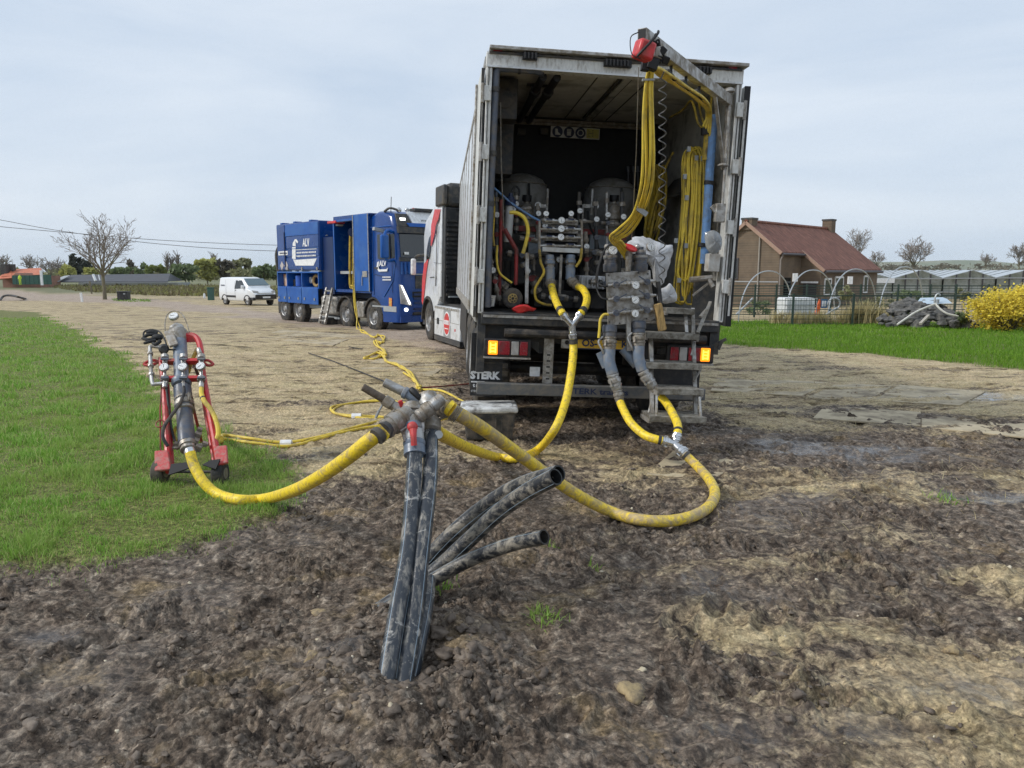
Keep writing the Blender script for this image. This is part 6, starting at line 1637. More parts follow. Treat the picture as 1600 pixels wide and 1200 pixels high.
# ------------------------------------------------------------------ equipment in and on the trailer
def tput(name, m, mb, label, cat, bevel=0, group=None, par=None): return tag(mb.obj(name, m, None, bevel, M=TM), label, cat, group)
def tthing(name, label, cat, group=None): return thing(name, label, cat, TM, group)
def gauge(par, c, n, r=.045, needle=.6):
    """pressure gauge: case, dial, needle"""
    c = Vector(c); n = Vector(n).normalized()
    mb = MB(); mb.lathe(c, c + n * r * .7, [(0, r * .9), (.1, r), (.9, r), (1, r * .94)], 20); g_ = mb.obj('gauge', m_galv, par)
    mb = MB(); mb.cyl(c + n * r * .70, c + n * r * .73, r * .90, n=20); mb.obj('dial', m_face, g_)
    a = n.orthogonal().normalized(); b_ = n.cross(a); d = a * math.cos(needle * 4) + b_ * math.sin(needle * 4)
    mb = MB(); mb.bar(c + n * r * .75 - d * r * .25, c + n * r * .75 + d * r * .62, r * .1, r * .03, n); mb.obj('needle', m_black, g_)
    mb = MB()
    for k in range(9):
        t_ = a * math.cos(k * .62) + b_ * math.sin(k * .62); mb.bar(c + n * r * .74 + t_ * r * .62, c + n * r * .74 + t_ * r * .78, r * .07, r * .02, n)
    mb.obj('scale_mark', m_black, g_)
    return g_
def coupling(mb, p0, p1, r, lugs=True):
    """hose coupling: ribbed sleeve with collars and two cam levers"""
    mb.lathe(p0, p1, [(0, r * .95), (.04, r * 1.12), (.14, r * 1.12), (.16, r), (.26, r), (.28, r * 1.18), (.40, r * 1.22), (.52, r * 1.18), (.54, r * 1.02), (.64, r * 1.02), (.66, r * 1.14), (.74, r * 1.14), (.76, r), (.96, r), (1, r * .92)], 18)
    if lugs:
        p0, p1 = Vector(p0), Vector(p1); t = (p1 - p0); s_ = t.normalized().orthogonal().normalized()
        for k in (-1, 1): mb.bar(p0 + t * .3 + s_ * k * r * 1.3, p0 + t * .72 + s_ * k * r * 1.35, r * .35, r * .18, s_)
def hose(name, pts, r, m, label, cat='hose', n=10, k=8, M=None, group=None, bands=()):
    P = crs(pts, k)
    mb = MB(); mb.tube(P, r, n); o = tag(mb.obj(name, m, None, M=M), label, cat, group)
    for f in bands:
        i = int(f * (len(P) - 2)); a, b_ = P[i], P[i + 1]; d = (b_ - a).normalized()
        mb = MB(); mb.cyl(a - d * r * .35, a + d * r * .35, r * 1.07, n=n); mb.obj('clamp_band', m_dark, o)
    return o
# two white tanks with pumps before them
for i, (u, top_v, y, lab) in enumerate(((813, 272, 2.0, 'left white domed tank deep inside the trailer'), (952, 279, 2.0, 'right white domed tank deep inside the trailer'))):
    c_ = tp(u, 340, y); zt = tp(u, top_v, y).z
    r_ = .34
    tk = tthing('process_tank', lab, 'tank', 'tanks in the trailer')
    mb = MB(); mb.lathe((c_.x, y, .25), (c_.x, y, zt), [(0, r_ * .9), (.02, r_), (.80, r_), (.88, r_ * .95), (.95, r_ * .78), (.985, r_ * .5), (1, r_ * .25)], 28); mb.obj('tank_shell', mat('dimmed_white_tank', (.22, .22, .21), .5, dirt=(.11, .095, .075), amt=.42, scale=4) if 'dimmed_white_tank' not in bpy.data.materials else bpy.data.materials['dimmed_white_tank'], tk)  # white shell coloured darker to carry the dim light inside the trailer
    mb = MB(); mb.torus((c_.x, y, zt - .13), (0, 0, 1), r_ * .93, .008, 28, 6); mb.obj('tank_seam', m_galvd, tk)
    mb = MB(); mb.tube(crs([(c_.x + .05, y - .36, zt - .15), (c_.x + .06, y - .38, zt - .4), (c_.x + .05, y - .38, .8)], 5), .014, 6); mb.obj('tank_strap', m_black, tk)
    mb = MB()
    for a in range(4): mb.cyl((c_.x + .25 * math.cos(a * 1.57 + .8), y + .25 * math.sin(a * 1.57 + .8), 0), (c_.x + .25 * math.cos(a * 1.57 + .8), y + .25 * math.sin(a * 1.57 + .8), .3), .03, n=8)
    each(mb, 'tank_leg', m_dark, tk)
    pu = 822 if i == 0 else 958
    q = tp(pu, 340, 1.4)
    pm = tthing('pump_unit', ('grey bottle shaped pump before the left tank', 'grey bottle shaped pump before the right tank')[i], 'pump', 'pumps in the trailer')
    zt2 = tp(pu, 312, 1.4).z; zb2 = tp(pu, 358, 1.4).z
    mb = MB(); mb.lathe((q.x, 1.4, zb2), (q.x, 1.4, zt2), [(0, .10), (.06, .11), (.1, .07), (.3, .065), (.34, .085), (.7, .085), (.8, .07), (.88, .03), (1, .03)], 18); mb.obj('pump_body', m_galvd, pm)
    mb = MB(); mb.cyl((q.x, 1.4, zt2 - .02), (q.x, 1.4, zt2 + .05), .055, n=14); mb.obj('pump_cap', m_black, pm)
    mb = MB(); mb.lathe((q.x, 1.4, zb2 - .06), (q.x, 1.4, zb2), [(0, .14), (.7, .15), (1, .10)], 18); mb.obj('pump_base', m_galv, pm)
    fu = 848 if i == 0 else 918
    q = tp(fu, 322, 1.3); fg = tthing('pressure_regulator', ('small gauge cluster beside the left pump', 'small gauge cluster beside the right pump')[i], 'regulator', 'gauge clusters in the trailer')
    mb = MB(); mb.bx(q.x - .06, q.x + .06, 1.3, 1.34, q.z - .02, q.z + .02); mb.tube([(q.x + .05, 1.3, q.z - .1), (q.x + .05, 1.3, q.z + .2)], .015, 8); mb.tube([(q.x - .05, 1.3, q.z - .2), (q.x - .05, 1.3, q.z + .02)], .012, 8); mb.obj('regulator_body', m_galv, fg)
    gauge(fg, (q.x - .06 if i == 0 else q.x + .09, 1.28, q.z), (0, -1, .1), .04, .3)
mb = MB(); a_, b_ = tp(800, 356, 1.2), tp(945, 361, 1.2); mb.bx(a_.x, b_.x, 1.2, 1.26, a_.z - .03, a_.z + .03); tput('red_cross_beam', m_redd, mb, 'dark red steel beam across the trailer behind the manifold', 'beam')
for u0, u1, v0, v1, y, lb in ((826, 850, 366, 402, 1.22, 'pale grey cabinet door left of the central manifold'), (922, 962, 364, 425, 1.22, 'pale grey cabinet door right of the central manifold')):
    a_, b_ = tp(u0, v0, y), tp(u1, v1, y); mb = MB(); mb.bx(a_.x, b_.x, y, y + .3, b_.z, a_.z); tput('equipment_cabinet', mat('pale_blue_grey', (.22, .25, .28), .5, dirt=(.15, .15, .15), amt=.4), mb, lb, 'cabinet', .01, 'cabinets in the trailer')
for u, v, y, lb in ((848, 418, 1.0, 'dark round flange left of the two grey pipes'), (938, 412, 1.0, 'dark round pump flange right of the two grey pipes')):
    q = tp(u, v, y); fg = tthing('pump_flange', lb, 'flange', 'flanges in the trailer')
    mb = MB(); mb.cyl(q, q + Vector((0, .25, 0)), .17, n=22); mb.obj('casing', m_chas, fg)
    mb = MB(); mb.torus(q, (0, 1, 0), .15, .03, 24, 8); mb.obj('rim', m_dark, fg)
# manifold with stacked valve rows in the middle of the doorway
YM = .30
mf = tthing('valve_manifold', 'stacked valve and gauge manifold standing in the middle of the trailer doorway', 'manifold')
a_, b_ = tp(847, 345, YM), tp(905, 398, YM)
for k, v in enumerate((347, 360, 373, 386)):
    q = tp(876, v, YM)
    mb = MB(); mb.bx(q.x - .19, q.x + .19, YM + .02, YM + .06, q.z - .026, q.z + .026); mb.obj('valve_block', m_alu, mf, bevel=.004)
    mb = MB(); mb.tube([tp(844 if k else 851, v - 2, YM - .02), tp(908 if k else 902, v - 1.5, YM - .02)], .013, 8)
    for du in (-22, -12, 10, 20): mb.cyl(tp(876 + du - 2, v - 2, YM - .02), tp(876 + du + 2, v - 2, YM - .02), .022, n=8)
    mb.obj('valve_pipe', m_galv, mf)
    mb = MB()
    for du in (-18, 16): mb.bar(tp(876 + du - 4, v - 5, YM - .05), tp(876 + du + 5, v - 4, YM - .05), .014, .012)
    each(mb, 'valve_lever', m_navy, mf)
    if k < 3: gauge(mf, tp(877 - .5 * k, v + 1 - 3, YM - .05), (0, -1, .15), .036, .2 + .3 * k)
    for u in (843, 909):
        mb = MB(); mb.tube([tp(u, v - 2, YM - .02), tp(u, v + 11, YM - .02)], .014, 8); mb.obj('side_pipe', m_galvd, mf)
q0, q1 = tp(847, 384.5, YM), tp(905, 395, YM); mb = MB(); mb.bx(q0.x, q1.x, YM - .04, YM, q1.z - .005, q0.z - .01); mb.obj('front_plate', m_tank, mf, bevel=.003)
for u, v in ((853, 334.5), (892, 334.5)):
    gauge(mf, tp(u, v, YM), (0, -1, .25), .03, .5); mb = MB(); mb.lathe(tp(u, 346, YM + .04), tp(u, 338, YM + .04), [(0, .06), (.5, .055), (.6, .03), (1, .02)], 14); mb.obj('valve_bonnet', m_galvd, mf)
mb = MB(); mb.bar(tp(877, 398, YM), tp(874, 462, YM), .025, .03); mb.bar(tp(874, 461, YM), tp(884, 462, YM), .03, .02); mb.obj('stand', m_alu, mf)
for (u0, u1, us, lb) in ((859, 859.5, 0, 1), (892, 891, 0, 2)):
    pA, pB = tp(u0, 399, YM), tp(u1, 441 if lb == 1 else 437, YM - .05)
    mb = MB(); mb.lathe(pA, pB, [(0, .045), (.2, .045), (.21, .055), (.33, .055), (.34, .042), (.44, .042), (.45, .055), (.50, .055), (.51, .05), (1, .05)], 18); mb.obj('outlet_pipe', m_pvc, mf)
    mb = MB(); coupling(mb, pA.lerp(pB, .16), pA.lerp(pB, .44), .045); mb.obj('coupling', m_galvd, mf)
mb = MB(); coupling(mb, tp(859.5, 440, YM - .05), tp(861.5, 447, YM - .09), .05, False); mb.obj('outlet_coupling', m_galvd, mf); mb = MB(); coupling(mb, tp(890, 436, YM - .05), tp(904, 449, YM - .12), .045, False); mb.obj('outlet_coupling', m_galvd, mf)
# Y piece 1 and its hoses
YP = -.38
y1o = tthing('y_coupling', 'silver Y coupling hanging in front of the number plate', 'coupling')
yc = tp(894, 508, YP)
mb = MB(); mb.tube([tp(883, 496, YP), yc], .034, 12); mb.tube([tp(904, 495, YP), yc], .034, 12); mb.tube([yc, tp(894.5, 520, YP)], .036, 12); mb.obj('y_body', m_chrome, y1o)
for a_, b_ in (((878.5, 490), (884.5, 498)), ((908, 489.5), (902.5, 497.5)), ((894.5, 518), (895.5, 531))):
    mb = MB(); coupling(mb, tp(*a_, YP), tp(*b_, YP), .038); mb.obj('sleeve', m_chrome, y1o)
hose('suction_hose', [tp(861.5, 446, YM - .09), tp(865, 460, .05), tp(871, 476, -.2), tp(880, 492, YP)], .038, m_yhose, 'short yellow hose from the left grey outlet down to the doorway Y coupling', bands=(.9, .95), M=TM)
hose('suction_hose', [tp(903, 448, YM - .12), tp(911, 452, .0), tp(917, 465, -.18), tp(914, 480, -.3), tp(907, 491, YP)], .038, m_yhose, 'short bent yellow hose from the right grey outlet to the doorway Y coupling', bands=(.9, .95), M=TM)
# trailer odds and ends, left side of the doorway
rf_ = tthing('red_hand_truck', 'dark red tubular hand truck with a rubber wheel inside the left doorway', 'hand truck')
mb = MB(); mb.tube([tp(783, 312, .3), tp(782, 400, .3), tp(780, 470, .3)], .018, 9); mb.tube([tp(789, 358, .28), tp(800, 378, .26), tp(807, 390, .25), tp(806, 445, .25)], .02, 9); mb.bar(tp(783, 352, .3), tp(804, 388, .28), .03, .03); each(mb, 'frame_tube', m_redd, rf_)
q = tp(800.5, 466, .12)
mb = MB(); mb.lathe(q + Vector((0, .05, 0)), q + Vector((0, -.05, 0)), [(0, .05), (0, .085), (.15, .102), (.5, .108), (.85, .102), (1, .085), (1, .05)], 24); wh = mb.obj('wheel', m_tyre, rf_)
mb = MB(); mb.lathe(q + Vector((0, .03, 0)), q + Vector((0, -.058, 0)), [(0, .05), (.7, .052), (1, .05)], 20); mb.obj('hub', mat('yellow_hub', (.38, .27, .08), .5, dirt=(.1, .08, .05), amt=.5, scale=20), wh)
mb = MB()
for k in range(7): a = k * .897; mb.cyl(q + Vector((.032 * math.cos(a), -.059, .032 * math.sin(a))), q + Vector((.032 * math.cos(a), -.062, .032 * math.sin(a))), .008, n=8)
mb.cyl(q + Vector((0, -.058, 0)), q + Vector((0, -.066, 0)), .014, n=10); mb.obj('hub_bolt', m_black, wh)
mb = MB(); mb.bar(tp(824, 395, .2), tp(822.5, 474, .2), .035, .03); tput('steel_upright', m_galv, mb, 'bright steel upright bar beside the hand truck', 'bar')
q = tp(766, 470, .1); bk = tthing('clear_bucket', 'small pale plastic beaker standing at the left end of the sill', 'beaker')
mb = MB(); mb.lathe(q + Vector((0, 0, -.055)), q + Vector((0, 0, .055)), [(0, .042), (.9, .055), (.92, .06), (1, .06)], 18); mb.obj('cup', m_tank, bk)
mb = MB(); 
for k in range(4): mb.bx(q.x - .02, q.x + .02, q.y - .062, q.y - .05, q.z - .03 + .018 * k, q.z - .026 + .018 * k)
mb.obj('scale_mark', m_dark, bk)
mb = MB()
gpts = [(800, 482), (806, 478), (812, 476), (818, 475.5), (824, 476), (830, 480), (838, 482), (834, 485), (826, 485), (820, 487), (814, 489), (809, 489), (806, 486), (803, 485)]
V = [tp(u, v, -.04) for u, v in gpts]; ce = tp(817, 481, -.08) + Vector((0, 0, .02))
n_ = len(V)
mb.add(V + [ce] + [v + Vector((0, .05, -.015)) for v in V], [(i, (i + 1) % n_, n_) for i in range(n_)] + [(i, n_ + 1 + i, n_ + 1 + (i + 1) % n_, (i + 1) % n_) for i in range(n_)]); tput('red_cloth', m_redp, mb, 'crumpled red glove lying on the trailer sill', 'glove')
for pts, r, lb, m_ in (([(770, 300), (772, 330), (770, 365), (772, 385)], .014, 'thin yellow hose hanging by the left post', m_yin), ([(777, 383), (776, 405), (780, 425), (790, 435), (800, 442)], .012, 'thin pale hose curving behind the red frame', m_yhose2), ([(796, 332), (808, 333), (820, 342), (825, 360), (822, 378), (817, 396)], .02, 'bright yellow hose arching beside the clear filter', m_yhose2), ([(843, 390), (845, 410), (850, 425), (842, 440), (836, 452), (838, 468), (850, 475), (862, 477)], .014, 'thin yellow hose looping left of the grey outlet pipes', m_yin), ([(909, 388), (907, 405), (900, 417)], .014, 'short thin yellow hose right of the grey outlet pipes', m_yin)):
    hose('thin_hose', [tp(u, v, .22) for u, v in pts], r, m_, lb, M=TM, n=7)
q0, q1 = tp(795, 318, .5), tp(797, 385, .5); fi = tthing('filter_column', 'clear filter column with blue cap inside the left doorway', 'filter')
mb = MB(); mb.cyl(tp(797, 322, .5), tp(793, 378, .5), .045, n=16); mb.obj('column', m_tank, fi)
mb = MB(); mb.lathe(tp(797, 322, .5), tp(798, 302, .5), [(0, .055), (.1, .06), (.5, .06), (.55, .045), (.7, .045), (.75, .025), (1, .02)], 16); mb.obj('cap', m_navy, fi)
mb = MB(); mb.tube(crs([tp(799, 300, .5), tp(805, 291, .5), tp(811, 296, .5), tp(811, 306, .5)], 5), .011, 7); mb.obj('tube', m_black, fi)
mb = MB(); mb.tube(crs([tp(770, 292, .45), tp(800, 318, .45), tp(830, 338, .4), tp(848, 347, .35)], 6), .012, 7); tput('blue_strap', m_bpipe, mb, 'blue strap running down to the manifold', 'strap')
for (u0, u1, v0, v1, y, lb, m_) in ((762, 800, 405, 478, .75, 'dark pump block low in the left corner of the trailer', m_chas), (835, 960, 452, 484, .75, 'dark crate along the floor behind the hoses', m_chas), (905, 945, 430, 452, .55, 'pale crumpled sheet on the floor beside the right outlet', m_bag), (835, 880, 436, 474, .9, 'low dark machine bed behind the yellow hoses', m_dark)):
    a_, b_ = tp(u0, v0, y), tp(u1, v1, y); mb = MB(); mb.bx(a_.x, b_.x, y, y + .35, max(0, b_.z), a_.z)
    for k in range(5): f = (k + .5) / 5; mb.bx(a_.x + (b_.x - a_.x) * f - .01, a_.x + (b_.x - a_.x) * f + .01, y - .03, y, max(0, b_.z), a_.z - .01)
    tput('equipment_block', m_, mb, lb, 'equipment', .01)
mb = MB(); mb.tube(crs([tp(918, 330, 1.1), tp(922, 355, 1.0), tp(932, 375, .9), tp(936, 395, .85)], 6), .013, 7); tput('black_cable', m_black, mb, 'black cable looping down from the right gauge cluster', 'cable')
for i, u in enumerate((982, 990, 997)):
    mb = MB(); mb.tube([tp(u, 262, 2.2), tp(u, 350, 2.2)], .018, 8)
    for v in (264, 300, 328): mb.cyl(tp(u, v - 4, 2.2), tp(u, v + 4, 2.2), .035, n=8)
    tput('valve_riser', m_rubclean, mb, ('left', 'middle', 'right')[i] + ' one of three dark risers with pale unions deep inside', 'pipe', 0, 'dark risers in the trailer')
# clutter of pipework between the tanks and the doorway
rs = random.Random(12)
CL = [((806, 300), (806, 365), .9, .02, m_dark, 'dark riser pipe before the left tank'), ((840, 318), (840, 372), .95, .018, m_galvd, 'grey riser pipe at the right edge of the left tank'), ((828, 352), (905, 357), 1.05, .016, m_galvd, 'horizontal grey pipe run behind the manifold'), ((905, 300), (905, 400), .95, .02, m_dark, 'dark riser pipe at the left edge of the right tank'), ((930, 310), (932, 420), .8, .022, m_rubclean, 'black riser pipe before the right tank'), ((972, 300), (974, 430), .8, .024, m_dark, 'dark riser pipe at the right edge of the right tank'), ((905, 345), (985, 352), .85, .018, m_galvd, 'horizontal grey pipe run before the right tank'), ((766, 340), (766, 430), .4, .016, m_yin, 'thin yellow riser beside the left post'), ((790, 395), (835, 402), .5, .022, m_dark, 'short dark cross pipe below the filter column'), ((815, 410), (842, 455), .5, .026, m_pvcd, 'slanting dark grey pipe left of the outlet pipes'), ((768, 432), (792, 452), .4, .034, m_pvcd, 'fat dark grey elbow low in the left corner'), ((988, 372), (988, 470), .5, .022, m_rubclean, 'black riser behind the hanging manifold'), ((912, 392), (940, 396), .6, .02, m_dark, 'dark stub pipe right of the manifold'), ((775, 300), (776, 420), .55, .02, m_pvcd, 'dark grey riser close to the left post'), ((788, 330), (830, 325), .7, .014, m_galv, 'bright cross pipe over the clear filter'), ((812, 372), (838, 376), .6, .018, m_galv, 'bright stub pipe left of the manifold'), ((833, 400), (833, 460), .65, .02, m_galvd, 'grey riser between the steel upright and the outlets'), ((765, 402), (780, 470), .3, .02, m_galvd, 'grey pipe leaning in the lower left corner'), ((915, 362), (916, 440), .7, .022, m_galvd, 'grey riser right of the right outlet pipe'), ((920, 440), (965, 446), .55, .024, m_dark, 'dark floor pipe right of the outlets'), ((948, 300), (949, 420), .9, .016, m_galv, 'thin bright riser before the right tank'), ((868, 405), (884, 408), .45, .02, m_galvd, 'short grey tie between the outlet pipes'), ((842, 462), (905, 468), .5, .022, m_dark, 'dark floor pipe behind the yellow doorway hoses')]
for (a_, b_, y, r, m_, lb) in CL:
    A_, B_ = tp(*a_, y), tp(*b_, y)
    rp_ = tthing('process_pipe', lb, 'pipe', 'pipework inside the trailer')
    mb = MB(); mb.tube([A_, A_.lerp(B_, .5) + Vector((rs.uniform(-.01, .01), 0, 0)), B_], r, 9); mb.obj('tube', m_, rp_)
    for f in (.12, .4, .72, .92):
        d = (B_ - A_).normalized(); c_ = A_.lerp(B_, f + rs.uniform(-.05, .05)); mb = MB(); mb.cyl(c_ - d * .022, c_ + d * .022, r * 1.6, n=8); mb.obj('union', m_galvd if f != .4 else m_dark, rp_)
    if rs.random() < .5: gauge(rp_, A_.lerp(B_, .3) + Vector((0, -.04, 0)), (rs.uniform(-.2, .2), -1, .1), .032, rs.random())
    c_ = A_.lerp(B_, .55); mb = MB(); mb.cyl(c_ + Vector((0, -.05, 0)), c_ + Vector((0, .02, 0)), r * 1.3, n=8); mb.bar(c_ + Vector((-.03, -.055, 0)), c_ + Vector((.05, -.055, .02)), .014, .008); mb.obj('cock', m_pvcd if rs.random() < .6 else m_redd, rp_)
# safety sign
q0, q1 = tp(861, 195.5, 2.38), tp(936, 221, 2.38)
sg = tthing('safety_sign', 'white safety sign with three round blue symbols and a yellow panel', 'sign')
mb = MB(); mb.bx(q0.x, q1.x, 2.37, 2.385, q1.z + .02, q0.z - .01); mb.obj('board', m_sign, sg)
cz = (q0.z + q1.z) / 2 + .005; sw = q1.x - q0.x
for k in range(3):
    x = q0.x + sw * (.135 + .235 * k)
    mb = MB(); mb.cyl((x, 2.369, cz), (x, 2.362, cz), .068, n=24); d_ = mb.obj('blue_disc', m_navy, sg)
    mb = MB()
    if k == 0: mb.prism([(x - .03, 2.361, cz + .035), (x + .0, 2.361, cz + .035), (x + .005, 2.361, cz - .005), (x + .038, 2.361, cz - .028), (x + .038, 2.361, cz - .04), (x - .03, 2.361, cz - .04)], (0, -.002, 0))
    elif k == 1:
        mb.bx(x - .026, x + .026, 2.359, 2.361, cz - .04, cz - .025); mb.bx(x - .026, x + .026, 2.359, 2.361, cz - .02, cz)
        for j in range(4): mb.bx(x - .026 + .0145 * j, x - .026 + .0145 * j + .009, 2.359, 2.361, cz + .002, cz + .04)
    else:
        mb.torus((x, 2.36, cz), (0, 1, 0), .036, .006, 20, 5); mb.box((x - .036, 2.36, cz - .005), (.014, .004, .03)); mb.box((x + .036, 2.36, cz - .005), (.014, .004, .03))
    mb.obj('symbol', m_sign, d_)
x0 = q0.x + sw * .73
mb = MB(); mb.bx(x0, q1.x - .01, 2.362, 2.369, q1.z + .03, q0.z - .02); yp_ = mb.obj('yellow_panel', m_signy, sg)
mb = MB()
for j in range(5): mb.bx(x0 + .02, x0 + .03 + .02 * (j % 3), 2.360, 2.362, cz + .035 - .018 * j, cz + .041 - .018 * j); mb.bx(x0 + .07, x0 + .09, 2.360, 2.362, cz + .035 - .018 * j, cz + .041 - .018 * j)
mb.obj('print_line', m_dark, yp_)

# ---- suspended manifold behind the doorway, at right
YS = -.62
sm_ = tthing('hanging_manifold', 'aluminium plate manifold with gauges hanging from yellow hoses at the right', 'manifold')
q = [tp(u, v, YS) for u, v in ((947, 427), (1016, 422), (1024, 497), (1014, 503), (950, 509))]
mb = MB(); mb.prism(q, (0, .02, 0)); pl_ = mb.obj('back_plate', m_alu, sm_, bevel=.003)
for k, (u, v) in enumerate(((951, 430), (997, 426), (1012, 428), (952, 503), (1010, 498), (968, 505))):
    c_ = tp(u, v, YS); mb = MB(); mb.cyl(c_, c_ + Vector((0, -.012, 0)), .008, n=6); mb.obj('bolt', m_dark, pl_)
for v0, gu, gv in ((445, 992.5, 446), (467, 992, 469), (489, 991.5, 490)):
    mb = MB()
    L0, L1 = tp(950, v0 + 1, YS - .05), tp(1025, v0 - 6, YS - .05)
    mb.tube([L0, L1], .013, 8)
    for f in (.13, .2, .33, .42, .5, .7, .78, .9):
        c_ = L0.lerp(L1, f); d = (L1 - L0).normalized(); mb.cyl(c_ - d * .014, c_ + d * .014, .021, n=8)
    mb.obj('valve_pipe', m_galv, sm_)
    mb = MB()
    for f in (.16, .80):
        c_ = L0.lerp(L1, f); mb.cyl(c_ + Vector((0, -.04, 0)), c_ + Vector((0, .03, 0)), .03, n=12); mb.bar(c_ + Vector((.0, -.045, .0)), c_ + Vector((.09 if f < .5 else -.09, -.05, .05)), .016, .012)
    for q_ in (0,): each(mb, 'ball_valve', m_pvcd, sm_)
    gauge(sm_, tp(gu, gv, YS - .07), (.05, -1, .12), .037, v0 * .01)
mb = MB(); mb.bar(tp(982, 490, YS - .02), tp(982, 548, YS - .02), .04, .03); mb.obj('hanger_bar', m_alu, sm_)
for i, (uc, gu, gv) in enumerate(((953.5, 957, 392), (1001, 1015, 386))):
    a_, b_ = tp(uc, 425, YS + .05), tp(uc, 386, YS + .05)
    mb = MB(); mb.lathe(a_, b_, [(0, .06), (.05, .068), (.32, .068), (.34, .058), (.5, .058), (.52, .066), (.58, .066), (.6, .055), (.78, .05), (.84, .03), (1, .03)], 20); mb.obj('riser', m_pvcd, sm_)
    mb = MB(); mb.lathe(a_.lerp(b_, .5), a_.lerp(b_, 1.02), [(0, .06), (.1, .065), (.3, .065), (.35, .05), (.7, .048), (.75, .03), (1, .02)], 18); mb.ball(b_ + Vector((-.03, 0, 0)), .03); mb.obj('riser_cap', m_galv, sm_)
    gauge(sm_, tp(gu, gv, YS - .03), (.3 * i, -1, .15), .042, .8 + i)
c_ = tp(984, 388, YS); mb = MB(); mb.lathe(c_ + Vector((0, -.01, -.01)), c_ + Vector((.01, -.025, .02)), [(0, .05), (.4, .065), (.7, .065), (1, .04)], 18); mb.obj('hand_wheel', m_redp, sm_)
mb = MB(); mb.cyl(tp(983, 390, YS + .02), tp(981, 424, YS + .02), .035, .028, n=14); mb.obj('valve_stem', m_galvd, sm_)
# lower legs of the hanging manifold
legs = [((952.5, 508), (952.5, 526), (952.5, 546), (952, 565), (957, 584), (964.5, 609), (968.5, 627)), ((998, 502), (998, 520), (998, 541), (998, 560), (1004, 579), (1020, 604), (1029, 617))]
for i, L_ in enumerate(legs):
    P = [tp(u, v, YS - .0 - .02 * k) for k, (u, v) in enumerate(L_)]
    mb = MB(); mb.lathe(P[0], P[1], [(0, .062), (.1, .07), (.6, .07), (.7, .062), (1, .062)], 18); mb.obj('collar', m_pvcd, sm_)
    mb = MB(); coupling(mb, P[1], P[2], .058); mb.obj('coupling', m_galvd, sm_)
    mb = MB(); mb.tube(crs([P[2], P[3], P[4]], 5), [.055] * 11 if False else .056, 16); mb.obj('elbow', m_pvc, sm_)
    st_ = (tp(938, 550, YS + .02), tp(948, 573, YS + .0)) if i == 0 else (tp(973, 545, YS + .05), tp(995, 571, YS + .0))
    mb = MB(); mb.cyl(st_[0], st_[1], .046, n=16); mb.obj('side_branch', m_pvc, sm_)
    mb = MB(); coupling(mb, P[4], P[5], .052); mb.obj('coupling', m_galv, sm_)
    mb = MB(); coupling(mb, P[5], P[6], .042, False); mb.obj('hose_tail', m_galvd, sm_)
    mb = MB(); mb.tube(crs([P[1] + Vector((-.07, -.02, 0)), P[1] + Vector((-.11, -.03, -.05)), P[2] + Vector((-.08, -.03, .0)), P[2] + Vector((-.06, -.02, -.04))], 4), .01, 7); mb.obj('bleed_tube', m_galv, sm_)
LEG1, LEG2 = TM @ tp(*legs[0][-1], YS - .12), TM @ tp(*legs[1][-1], YS - .12)
# thin lines on its left
hose('control_hose', [tp(955, 380, YS), tp(944, 392, YS), tp(935, 420, YS - .02), tp(934, 440, YS - .02), tp(942, 447, YS - .05), tp(950, 447, YS - .05)], .009, m_rub, 'thin black control hose looping left of the hanging manifold', M=TM, n=7)
hose('control_hose', [tp(941, 395, YS), tp(932, 430, YS), tp(933, 452, YS), tp(940, 465, YS - .04), tp(952, 468, YS - .05)], .009, m_rub, 'second thin black control hose further left of the hanging manifold', M=TM, n=7)
hose('control_hose', [tp(951, 491, YS - .05), tp(943, 492, YS - .05), tp(938, 500, YS - .05), tp(937, 512, YS - .05), tp(935.5, 528, YS - .05)], .013, m_yhose2, 'short yellow control hose hanging from the lowest valve row', M=TM, n=8)
# wooden handle
mb = MB(); mb.prism([tp(1023, 476, YS - .1), tp(1033, 473, YS - .1), tp(1035, 476, YS - .1), tp(1042, 514, YS - .1), tp(1040, 516, YS - .1), tp(1031, 518, YS - .1)], (0, .06, 0)); tput('wooden_block', m_wood, mb, 'worn yellow wooden block wedged beside the hanging manifold', 'block', .006)
mb = MB(); mb.tube([tp(1028, 440, YS - .05), tp(1032, 474, YS - .07)], .022, 9); tput('black_sleeve', m_rub, mb, 'black rubber sleeve above the wooden block', 'sleeve')
# plastic bags
def crumple(name, pts, y, d, label, seed, m=m_bag):
    rs = random.Random(seed)
    n_ = 14
    P = [tp(u, v, y) for u, v in pts]; c_ = sum(P, Vector()) / len(P)
    V = []; Fs = []
    ring = crs(P, 4, closed=True); m_ = len(ring)
    lv = [(1, 0), (.82, -.55), (.5, -.85), (.2, -1)]
    for (f, dz) in lv:
        for p in ring: V.append(c_ + (p - c_) * (f * rs.uniform(.96, 1.03)) + Vector((0, dz * d + rs.uniform(-.13, .13) * d, 0)))
    V.append(c_ + Vector((0, -d, 0)))
    for i in range(len(lv) - 1):
        for j in range(m_): Fs.append((i * m_ + j, i * m_ + (j + 1) % m_, (i + 1) * m_ + (j + 1) % m_, (i + 1) * m_ + j))
    k = (len(lv) - 1) * m_
    for j in range(m_): Fs.append((k + j, k + (j + 1) % m_, len(V) - 1))
    back = len(V); V.append(c_ + Vector((0, d * .6, 0)))
    for j in range(m_): Fs.append(((j + 1) % m_, j, back))
    mb = MB(); mb.add(V, Fs); o = mb.obj(name, m, None, M=TM, ang=75); return tag(o, label, 'plastic sheet', 'plastic sheeting on the trailer')
crumple('plastic_sheet', [(975, 392), (985, 374), (1000, 369), (1020, 374), (1040, 382), (1051, 384), (1050, 398), (1043, 425), (1035, 445), (1022, 448), (1018, 420), (1000, 400)], YS + .25, .07, 'large grey plastic sheet crumpled behind the hanging manifold', 1)
